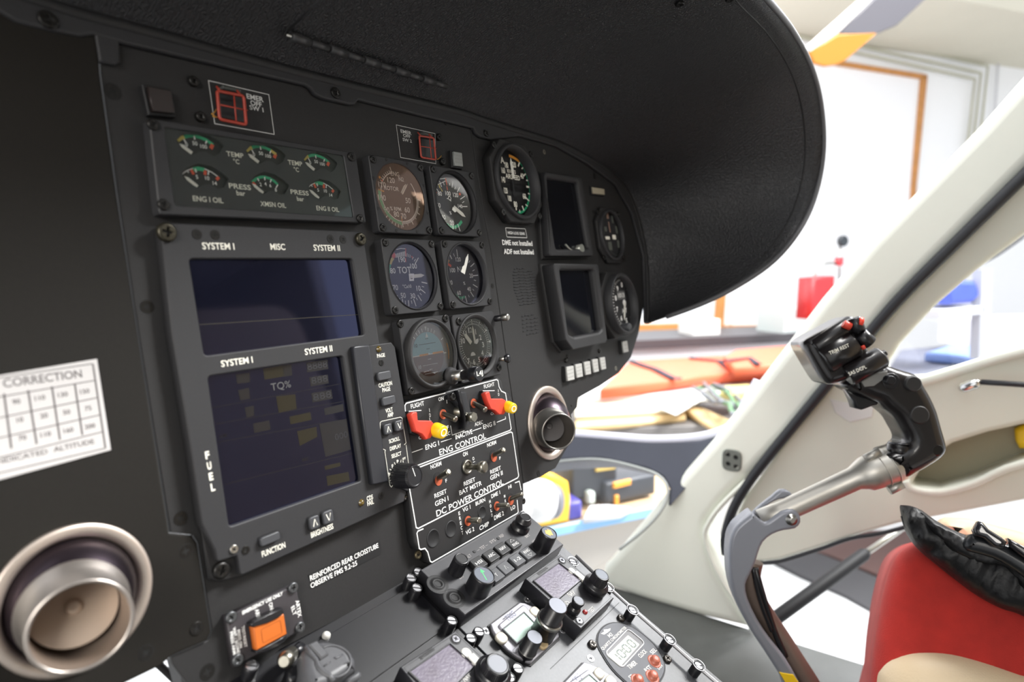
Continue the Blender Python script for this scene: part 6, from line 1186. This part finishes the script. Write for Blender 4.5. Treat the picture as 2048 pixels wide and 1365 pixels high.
b = MB(); b.plate(BK, rnd(rect(0, 0, .50, .72), .08, 5), -.10, .02, .03, seg=4); b.build('backrest', CRL, t)
t = thing('leather_pouch', 'black padded leather pouch lying on the red seat', 'pouch', loc=at(1900, 1200, .70))
PL = mat('wrinkled_black_leather', (.008, .008, .009), .45, spec=.35, noise=.2, nscale=60, bump=.9, bscale=110)
pp = [(1262, 200), (1285, 192), (1400, 228), (1480, 290), (1560, 330), (1650, 372), (1740, 400), (1900, 470), (2048, 560), (2400, 800), (2400, 1180), (2048, 898), (1900, 845), (1750, 765), (1600, 655), (1480, 560), (1400, 490), (1335, 420), (1290, 330)]
def puff(lo, up, h0, th, wr, name, m, n=60, k=20, seed=1):
    import mathutils
    L = resample([Vector((*p, 0)) for p in Q(lo, h0)], n); U = resample([Vector((*p, 0)) for p in Q(up, h0)], n); bb = MB(); rr = []
    for i in range(n):
        tt = i / (n - 1); e = min(1, (tt / .10 + .02)) ** .6; mid = (L[i] + U[i]) / 2; hv = (U[i] - L[i]) / 2; ring = []
        for a in range(k):
            A = 2 * math.pi * a / k; ca, sa = math.cos(A), math.sin(A); ca = math.copysign(abs(ca) ** .75, ca); nz = mathutils.noise.noise(Vector((tt * 16 + seed, ca * 2.2, sa))) + .5 * mathutils.noise.noise(Vector((tt * 45, ca * 3, seed)))
            p = mid + hv * ca; ring.append(SEAT.w(p.x, p.y, h0 + (th * e) * (sa * (1 + wr * nz))))
        rr.append(bb.pts(ring))
    for A, B in zip(rr, rr[1:]):
        for i in range(k): bb.face((A[i], B[i], B[(i + 1) % k], A[(i + 1) % k]), 0, True)
    bb.face(rr[0], 0); bb.face(rr[-1][::-1], 0); return bb.build(name, m, t)
puff([(1262, 205), (1292, 335), (1335, 420), (1400, 492), (1480, 560), (1600, 655), (1750, 765), (1900, 845), (2048, 898), (2400, 1100)], [(1266, 192), (1330, 200), (1400, 228), (1480, 288), (1560, 330), (1650, 372), (1740, 400), (1900, 470), (2048, 560), (2400, 800)], .022, .034, .32, 'padded_body', PL)
puff([(1400, 290), (1500, 400), (1610, 495), (1760, 560), (1880, 572), (1960, 620), (2045, 740), (2300, 950)], [(1395, 236), (1500, 305), (1600, 362), (1750, 425), (1880, 500), (2000, 560), (2120, 650), (2400, 850)], .050, .014, .35, 'flap', PL, seed=4)
b = MB(); rng = random.Random(3); sm_ = [SEAT.w(*q_, .026) for q_ in Q([(1285, 260), (1310, 330), (1370, 410), (1440, 475), (1520, 540), (1640, 625), (1780, 720), (1920, 800), (2060, 870), (2400, 1110)], .026)]; b.tube(smooth_path(sm_, 6), .0028, 8); b.build('piping', PL, t)
sp2 = [SEAT.w(*q_, .048) for q_ in Q([(1480, 330), (1550, 420), (1620, 500), (1760, 562), (1880, 575), (1960, 622), (2045, 740), (2200, 880)], .048)]
b = MB(); b.tube(smooth_path(sp2, 5), .0030, 8); b.build('webbing_edge', mat('black_webbing', (.03, .03, .034), .6), t)
t = thing('belt_buckle', 'black plastic harness buckle on top of the leather pouch', 'buckle', loc=at(2000, 1110, .62))
b = MB(); b.plate(SEAT, [tuple(p) for p in smooth_path(Q([(1672, 440), (1690, 395), (1740, 370), (1860, 400), (2000, 470), (2200, 600), (2300, 760), (2200, 780), (2048, 640), (1900, 545), (1790, 505), (1700, 480)], .075), 3, closed=True)], .046, .075, .008, seg=4); b.build('housing', mat('buckle_black', (.012, .013, .015), .32), t)
b = MB(); b.plate(SEAT, Q([(1730, 345), (1762, 292), (1790, 300), (1830, 345), (1910, 395), (1945, 425), (1925, 470), (1860, 455), (1800, 400), (1745, 385)], .088), .072, .088, .004, seg=3); b.plate(SEAT, Q([(1950, 400), (2048, 450), (2200, 540), (2200, 600), (2048, 520), (1960, 450)], .086), .072, .086, .003, seg=2); b.build('release_lever', mat('lever_gloss_black', (.012, .012, .014), .2, coat=.4), t)

# ================================================================== THE HANGAR
WALLM = mat('white_wall_paint', (.86, .86, .87), .7, noise=.02, nscale=3); 
BG = Frame(at(1600, 500, 6.9), (.82, -.573, 0), (0, 0, 1))
G0 = -BG.o.z
b = MB(); b.plate(BG, rect(-6, G0, 9, G0 + 4.2), -.12, 0); struct(b.build('wall_back', WALLM))
FLO = mat('pale_hangar_floor', (.62, .63, .64), .25, noise=.05, nscale=2)
b = MB(); b.plate(Frame((0, 0, 0), (1, 0, 0), (0, 1, 0)), rect(-7, -8, 12, 9), -.1, 0); struct(b.build('floor', FLO))
CL = mat('beige_ceiling', (.62, .585, .48), .8, noise=.05, nscale=2)
b = MB(); b.plate(BG, rect(-6, G0 + 4.0, 9, G0 + 4.15), .0, 1.2); struct(b.build('ceiling', CL))
WOOD = mat('orange_pine', (.50, .22, .06), .5, noise=.3, nscale=14); WOOD2 = mat('light_pine', (.66, .47, .24), .55, noise=.15, nscale=10)
def bgpoly(name, pts, h0, h1, m, par=None, b0=.003): bb = MB(); bb.plate(BG, P(pts, h1, BG), h0, h1, b0); return bb.build(name, m, par)
t = thing('framed_board', 'huge white board in a thin orange wood frame on the far wall', 'board', BG, .2, -.6, 0)
bgpoly('board', [(1475, 85), (1680, 125), (1848, 156), (1826, 420), (1790, 700), (1460, 650)], 0, .02, mat('board_white', (.87, .87, .89), .45), t)
for q_ in [[(1560, 98), (1680, 121), (1855, 149), (1855, 159), (1680, 131), (1560, 108)], [(1845, 150), (1856, 152), (1834, 372), (1824, 640), (1812, 640), (1826, 370)]]: bgpoly('frame_strip', q_, .0, .05, WOOD, t)
t = thing('wood_window', 'low window with an orange wooden frame behind the counter', 'window', BG, -.6, -.7, 0)
bgpoly('post', [(1440, 560), (1455, 560), (1447, 668), (1431, 668)], 0, .06, WOOD, t); bgpoly('sill', [(1230, 652), (1440, 646), (1440, 662), (1230, 670)], 0, .09, WOOD, t); bgpoly('lower_rail', [(1450, 652), (1585, 650), (1585, 658), (1450, 662)], 0, .06, WOOD, t); bgpoly('pane', [(1230, 560), (1432, 560), (1432, 650), (1230, 655)], 0, .01, mat('pale_pane', (.75, .80, .84), .2), t)
def hbox(name, label, cat, L, R, z, top, d, m, group=None, bev=.004, off=0.0):
    A = onz(L[0], L[1], z); B = onz(R[0], R[1], z); U = (B - A); w = U.length; F = Frame(A, U, (0, 0, 1)); hgt = F.px((L[0] + R[0]) / 2, top, 0)[1] if top is not None else .03
    lo = min(0, hgt); bb = MB(); bb.plate(F, rect(0, lo, w, max(0, hgt)), -d - off, -off, bev); o = bb.build(name, m); tag(o, label, cat, group); return F, w, hgt
WB = mat('bench_white', (.74, .74, .76), .5)
# far counter
hbox('counter', 'long counter with a dark top under the wooden window', 'counter', (1150, 686), (1640, 668), 1.10, 677 - 20, .9, mat('counter_dark_top', (.055, .05, .055), .5)) if False else None
def counter(name, label, L, R, z, d, thick, mtop, mbase, zb=0.0, cat='counter', inset=.06):
    A = onz(*L, z); B = onz(*R, z); F = Frame(A, B - A, (0, 0, 1)); w = (B - A).length
    tt = thing(name, label, cat, F, w / 2, zb - z, -d / 2)
    bb = MB(); bb.plate(F, rect(0, -thick, w, 0), -d, 0, .004); bb.build('top', mtop, tt)
    if zb < z - thick - .01: bb = MB(); bb.plate(F, rect(inset, zb - z, w - inset, -thick), -d + .03, -inset, .004); bb.build('base', mbase, tt)
    return F, w
Fc, wc = counter('counter', 'long counter with a dark worktop along the far wall', (1250, 682), (1680, 663), 1.10, .60, .07, mat('dark_worktop', (.06, .055, .06), .45), mat('counter_front_grey', (.66, .66, .69), .5))
hbox('carton', 'small white carton standing on the far counter', 'box', (1387, 672), (1440, 670), 1.10, 640, .25, mat('carton_white', (.8, .79, .76), .6))
hbox('tool_box', 'pale grey cabinet box at the right end of the far counter', 'box', (1568, 668), (1628, 664), 1.10, 617, .3, mat('cabinet_grey_green', (.50, .55, .54), .5))
# stretcher table
Ft, wt = counter('long_table', 'long table that carries the red stretchers', (1175, 800), (1600, 762), .92, .80, .045, mat('table_edge_grey', (.62, .62, .62), .4), mat('dark_underside', (.30, .29, .28), .6), zb=.0)
REDS = mat('orange_red_vinyl', (.85, .17, .08), .45, noise=.08, nscale=8)
def slab(name, label, cat, pts, z, th, m, group=None, par=None):
    W_ = [onz(x, y, z) for x, y in pts]; c = sum(W_, Vector()) / len(W_); F = Frame(Vector((c.x, c.y, z - th)), (.82, -.573, 0), (.573, .82, 0)); bb = MB(); bb.plate(F, [((p - F.o).dot(F.U), (p - F.o).dot(F.V)) for p in W_], 0, th, min(.012, th * .4), seg=2)
    o = bb.build(name, m, par)
    if not par: tag(o, label, cat, group)
    return o
def strap(par, pts, z, w=.05):
    bb = MB(); bb.tube([onz(x, y, z) for x, y in pts], w * .5, 8, flat=.25, up=(0, 0, 1)); bb.build('strap', mat('dark_strap', (.03, .03, .05), .6), par)
o = slab('stretcher', 'long orange red stretcher mattress with black straps, nearer one', 'stretcher', [(1200, 778), (1245, 735), (1260, 722), (1420, 712), (1560, 706), (1555, 738), (1400, 752)], .99, .06, REDS)
strap(o, [(1262, 722), (1290, 732), (1310, 738), (1345, 756), (1360, 758)], 1.00); strap(o, [(1380, 716), (1440, 722), (1470, 745)], 1.00)
o = slab('stretcher', 'orange red stretcher mattress behind, nearest the pillar', 'stretcher', [(1448, 712), (1470, 700), (1590, 690), (1600, 722), (1470, 735)], 1.06, .06, REDS)
strap(o, [(1450, 722), (1500, 716), (1515, 728)], 1.07)
# work table nearer
Fw, ww = counter('work_table', 'low work table with a wooden top in front of the stretchers', (1090, 862), (1560, 846), .84, .75, .04, mat('dark_table_mat', (.17, .16, .155), .5), mat('table_base', (.5, .49, .47), .6), zb=0)
slab('timber_edge', 'pale timber batten along the near work table, left half', 'timber', [(1150, 838), (1370, 818), (1372, 832), (1150, 856)], .875, .03, WOOD2)
slab('timber_edge', 'short pale timber batten slanting to the pillar on the work table', 'timber', [(1362, 815), (1400, 812), (1480, 848), (1440, 860)], .88, .03, WOOD2)
slab('paper_sheet', 'large curled white sheet on the work table', 'paper', [(1318, 815), (1350, 788), (1392, 778), (1462, 785), (1470, 800), (1400, 800), (1352, 828)], .93, .01, mat('paper_white', (.9, .9, .86), .6))
slab('cardboard_panel', 'pale cream panel lying left on the work table', 'panel', [(1150, 800), (1330, 788), (1400, 800), (1330, 820), (1150, 832)], .90, .02, mat('cream_card', (.74, .68, .54), .6))
t = thing('cable_bundle', 'tangled grey and green cable bundle on the work table by the pillar', 'cable', loc=onz(1430, 795, .9))
rng = random.Random(5)
for k in range(5):
    pts = [onz(1385 + k * 12 + i * 14 + rng.uniform(-6, 6), 772 + i * 9 + rng.uniform(-8, 8), .95 + rng.uniform(0, .05)) for i in range(7)]
    bb = MB(); bb.tube(smooth_path(pts, 4), .011, 8); bb.build('cable', [mat('cable_grey', (.16, .17, .19), .4), mat('cable_green', (.12, .25, .12), .5)][k % 2], t)
slab('yellow_tin', 'small yellow and grey pack on the work table near the pillar', 'box', [(1440, 772), (1500, 768), (1502, 782), (1442, 786)], .98, .06, mat('yellow_grey', (.60, .50, .20), .5))
# near bench seen through the chin window
Fb, wb = counter('bench', 'blue edged workbench below the chin window', (960, 1084), (1420, 992), .85, .62, .03, mat('bench_wood_top', (.60, .42, .24), .55, noise=.15, nscale=12), mat('bench_front_beige', (.45, .42, .38), .6), zb=0)
o = MB(); o.plate(Fb, rect(0, -.028, wb, .004), 0, .012, .003); tag(o.build('edge_strip', mat('sky_blue_edge', (.22, .45, .75), .4)), 'light blue edge strip along the front of the near bench', 'edge strip')
def bitem(name, label, cat, L, R, top, d, m, off=.0, z=.85, seg=2, bev=.012):
    A, B = onz(*L, z), onz(*R, z); F = Frame(A, B - A, (0, 0, 1)); w = (B - A).length; hgt = F.px((L[0] + R[0]) / 2, top, 0)[1]; bb = MB(); bb.plate(F, rnd(rect(0, 0, w, hgt), .01, 2), -d, 0, bev, seg=seg); o = bb.build(name, m); tag(o, label, cat); return o, F, w, hgt
TY = mat('tool_yellow', (.85, .50, .02), .45)
t = thing('yellow_hand_machine', 'yellow hand machine with a white drum on the near bench', 'power tool', loc=onz(1090, 1050, .85))
A, B = onz(1040, 1068, .85), onz(1142, 1046, .85); F = Frame(A, B - A, (0, 0, 1)); q = [F.px(x, y, 0) for x, y in [(1040, 1066), (1060, 1062), (1140, 1045), (1143, 1000), (1138, 965), (1100, 948), (1085, 955), (1112, 985), (1118, 1015), (1080, 1030), (1045, 1032)]]
b = MB(); b.plate(F, q, -.16, 0, .012, seg=3); b.build('yellow_body', TY, t)
b = MB(); c0 = F.w(*F.px(1050, 1000, .03), .03); c1_ = F.w(*F.px(1095, 1003, .03), .03); b.tube([c0, c0.lerp(c1_, .7), c1_], [.062, .066, .06], 20); b.build('white_drum', mat('drum_white', (.72, .72, .72), .5), t)
b = MB(); b.tube([c1_, c1_ + (c1_ - c0).normalized() * .03], [.060, .05], 20); b.build('drum_end', mat('drum_grey_end', (.16, .16, .18), .4), t)
bitem('navy_block', 'navy blue plastic block beside the yellow machine', 'block', (1134, 1046), (1166, 1040), 1005, .08, mat('navy_blue', (.06, .05, .32), .4))
o, F, w, hg_ = bitem('tool_case', 'black tool case with an orange latch on the near bench', 'tool case', (1212, 1012), (1312, 990), 958, .30, mat('tool_case_black', (.035, .04, .05), .45), z=.86)
bb = MB(); bb.plate(F, [(w * .12, hg_ * .75), (w * .45, hg_ * .78), (w * .45, hg_ * 1.02), (w * .12, hg_)], 0, .012, .002); bb.plate(F, rect(w * .15, .0, w * .22, hg_ * .4), 0, .01, .002); bb.build('orange_latch', mat('latch_orange', (.85, .35, .03), .45), o)
o, F, w, hg_ = bitem('tool_case', 'taller black tool case behind, left of the one with the orange latch', 'tool case', (1142, 1005), (1235, 990), 920, .2, mat('tool_case_blue_black', (.028, .032, .04), .5), z=.88)
bb = MB(); bb.plate(F, rect(w * .5, hg_ * .7, w * .92, hg_ * .86), 0, .01, .002); bb.build('latch', mat('latch_ochre', (.55, .40, .10), .5), o)
slab('white_cloth', 'crumpled white cloth lying on the near bench', 'cloth', [(1166, 1036), (1178, 1010), (1215, 1008), (1262, 1014), (1240, 1026)], .875, .02, mat('cloth_white', (.72, .73, .76), .7))
bitem('small_bottle', 'small pale bottle standing on the near bench', 'bottle', (1178, 1012), (1192, 1009), 985, .03, mat('pale_plastic', (.55, .62, .58), .4), z=.87, bev=.008)
# behind the pillar: red service trolley, extinguisher gauge
t = thing('service_bottle', 'red service bottle with a black round gauge beyond the pillar', 'fire extinguisher', loc=at(1645, 615, 4.4))
RF = Frame(at(1645, 560, 4.4), (.82, -.573, 0), (0, 0, 1))
b = MB(); q = [RF.px(x, y, 0) for x, y in [(1628, 556), (1672, 552), (1668, 640), (1622, 640)]]; b.plate(RF, q, -.14, 0, .02, seg=3); b.build('red_body', mat('signal_red', (.45, .025, .03), .4), t)
b = MB(); b.tube(smooth_path([RF.w(*RF.px(x, y, 0), -.05) for x, y in [(1640, 556), (1645, 540), (1660, 528), (1685, 526)]], 4), .010, 8); b.tube([RF.w(*RF.px(x, y, 0), -.05) for x, y in [(1690, 560), (1692, 492)]], .008, 8); b.build('handle', STEEL, t)
b = MB(); b.plate(RF, circ(RF.px(1694, 482, 0), .040, 24), -.05, -.02, .006, seg=2); b.build('gauge', mat('gauge_dark', (.02, .025, .03), .4), t)
b = MB(); b.plate(RF, crect(RF.px(1690, 523, 0), .045, .06), -.07, -.03, .006, seg=2); b.build('valve', mat('signal_red_valve', (.62, .04, .05), .4), t)
# outside the door window
GR = Frame(at(1950, 600, 3.2), (.82, -.573, 0), (0, 0, 1))
def gq(name, pts, h0, h1, m, par=None, label=None, cat=None, bev=.004):
    bb = MB(); bb.plate(GR, P(pts, h1, GR), h0, h1, bev); o = bb.build(name, m, par)
    if label: tag(o, label, cat)
    return o
t = thing('wheeled_rack', 'pale grey rack frame standing beyond the door window', 'rack', GR, .05, -1.0, 0)
gq('post', [(1966, 540), (1985, 540), (1978, 720), (1958, 720)], -.05, 0, mat('rack_grey', (.45, .46, .50), .5), t); gq('shelf', [(1880, 622), (1970, 612), (1972, 628), (1882, 638)], -.35, 0, mat('rack_pale', (.62, .63, .66), .5), t)
gq('storage_bag', [(1893, 572), (1910, 560), (1955, 562), (1965, 590), (1950, 606), (1900, 610)], -.2, -.02, mat('royal_blue_fabric', (.05, .09, .50), .6, noise=.3, nscale=12), None, 'royal blue bag on the rack beyond the door window', 'bag', .02)
hbox('white_cabinet', 'white low cabinet beyond the door window at the right', 'cabinet', (1985, 700), (2300, 690), 1.15, 640, .4, mat('cabinet_white', (.78, .78, .79), .5))
slab('dark_table_cover', 'grey blue sheet over a low table beyond the door window', 'sheet', [(1770, 745), (1800, 700), (1900, 690), (2000, 705), (2048, 715), (2100, 760), (1850, 790)], 1.10, .05, mat('slate_blue_cloth', (.14, .15, .20), .6, noise=.2, nscale=5))
slab('blue_cloth', 'folded light blue cloth on the grey sheet beyond the door window', 'cloth', [(1850, 705), (1900, 690), (2000, 692), (2100, 700), (2080, 716), (1930, 712)], 1.16, .05, mat('light_blue_cloth', (.20, .30, .62), .7, noise=.25, nscale=8))
b = MB(); rp2 = [at(x, y, 2.6) for x, y in [(1938, 531), (1960, 527), (1990, 512), (2020, 492), (2048, 472), (2120, 420)]]; b.tube(smooth_path(rp2, 5), .008, 8); t = tag(b.build('mirror_arm', KNB), 'thin black curved arm beyond the door window', 'mirror arm')
b = MB(); b.tube(smooth_path([at(x, y, 2.64) for x, y in [(1945, 522), (1968, 510), (2000, 488), (2048, 452), (2120, 395)]], 5), [.012] + [.030] * 19 + [.030], 12); b.build('white_band', mat('glossy_white', (.85, .85, .86), .15), t)
# wall pipes
t = thing('wall_pipes', 'olive pipes running along the ceiling and down the far wall', 'pipe', BG, .8, 1.2, 0)
PIPE = mat('olive_pipe', (.42, .41, .31), .5)
for k, (dx, dy) in enumerate([(0, 0), (-14, 14), (-26, 26)]):
    b = MB(); b.tube([BG.w(*BG.px(x + dx, y + dy, .06), .06) for x, y in [(1500, 10), (1720, 75), (1976, 132), (1964, 240), (1955, 300)]], .014, 8); b.build('pipe', PIPE, t)
b = MB(); b.tube([BG.w(*BG.px(x, y, .05), .05) for x, y in [(2006, -20), (1992, 190), (1975, 400)]], .012, 8); b.build('pipe', mat('grey_conduit', (.55, .55, .58), .5), t)
bgpoly('junction_box', [(1895, 42), (1912, 45), (1910, 62), (1893, 59)], .0, .12, PIPE, t)
# rotor blade
RB_ = Frame(at(1740, 80, 3.4), CX * .80 - CY * .60, CY * -.85 - CX * .3 - CZ * .6)
t = thing('helicopter_rotor', 'drooping grey rotor blade with a yellow painted tip', 'rotor', RB_, 0, 0, 0)
def rbp(pts, h=0): return [RB_.px(x, y, h) for x, y in pts]
b = MB(); b.plate(RB_, rbp([(1752, -8), (1950, -90), (1794, 52), (1752, 70), (1676, 68)]), -.03, 0, .010, seg=3); b.build('blade', mat('blade_grey', (.10, .097, .11), .45), t)
b = MB(); b.plate(RB_, rbp([(1676, 67), (1752, 69), (1690, 123), (1672, 131), (1650, 134), (1628, 128), (1619, 104)]), -.03, .001, .010, seg=3); b.build('tip', mat('blade_tip_yellow', (.42, .17, .02), .45), t)
b = MB(); b.plate(RB_, rbp([(1735, -8), (1753, -8), (1677, 67), (1620, 105), (1616, 98)]), -.032, -.002, .004); b.build('leading_edge', mat('blade_edge_pale', (.55, .52, .50), .4), t)
# floor markings and mats outside
slab('floor_mat', 'dark grey mat strip on the hangar floor beyond the door', 'mat', [(1530, 1115), (1600, 1090), (1700, 1130), (1800, 1175), (1790, 1245), (1690, 1190), (1600, 1150)], .02, .02, mat('mat_grey', (.05, .05, .055), .7))
slab('floor_mat', 'brownish red mat on the hangar floor behind the strut', 'mat', [(1590, 1090), (1700, 1060), (1850, 1060), (1850, 1180), (1760, 1150), (1660, 1110)], .03, .02, mat('mat_red_brown', (.085, .045, .04), .7))

# unseen cabin roof and walls, added to shade the panel and darken screen reflections
HEAD = mat('cabin_headliner_cream', (.50, .48, .44), .8)
HF = Frame((0, 0, 0), (1, 0, 0), (0, 1, 0))
b = MB(); b.plate(HF, rect(-.95, -2.0, .80, -.62), 2.12, 2.16, .004); struct(b.build('unseen_cabin_roof', HEAD))
LFT = Frame((-.95, 0, 0), (0, 1, 0), (0, 0, 1))
b = MB(); b.plate(LFT, rect(-2.0, .96, -.85, 2.16), -.04, 0, .004); b.plate(LFT, rect(-.22, .96, .45, 2.16), -.04, 0, .004); struct(b.build('unseen_wall_left', HEAD))
RGT = Frame((.80, 0, 0), (0, -1, 0), (0, 0, 1))
b = MB(); b.plate(RGT, rect(1.10, .96, 2.0, 2.16), -.04, 0, .004); struct(b.build('unseen_wall_right', HEAD))
REA = Frame((0, -2.0, 0), (1, 0, 0), (0, 0, 1))
b = MB(); b.plate(Frame((0, -2.0, 0), (-1, 0, 0), (0, 0, 1)), rect(-.80, .96, .95, 2.16), -.04, 0, .004); struct(b.build('unseen_wall_rear', HEAD))
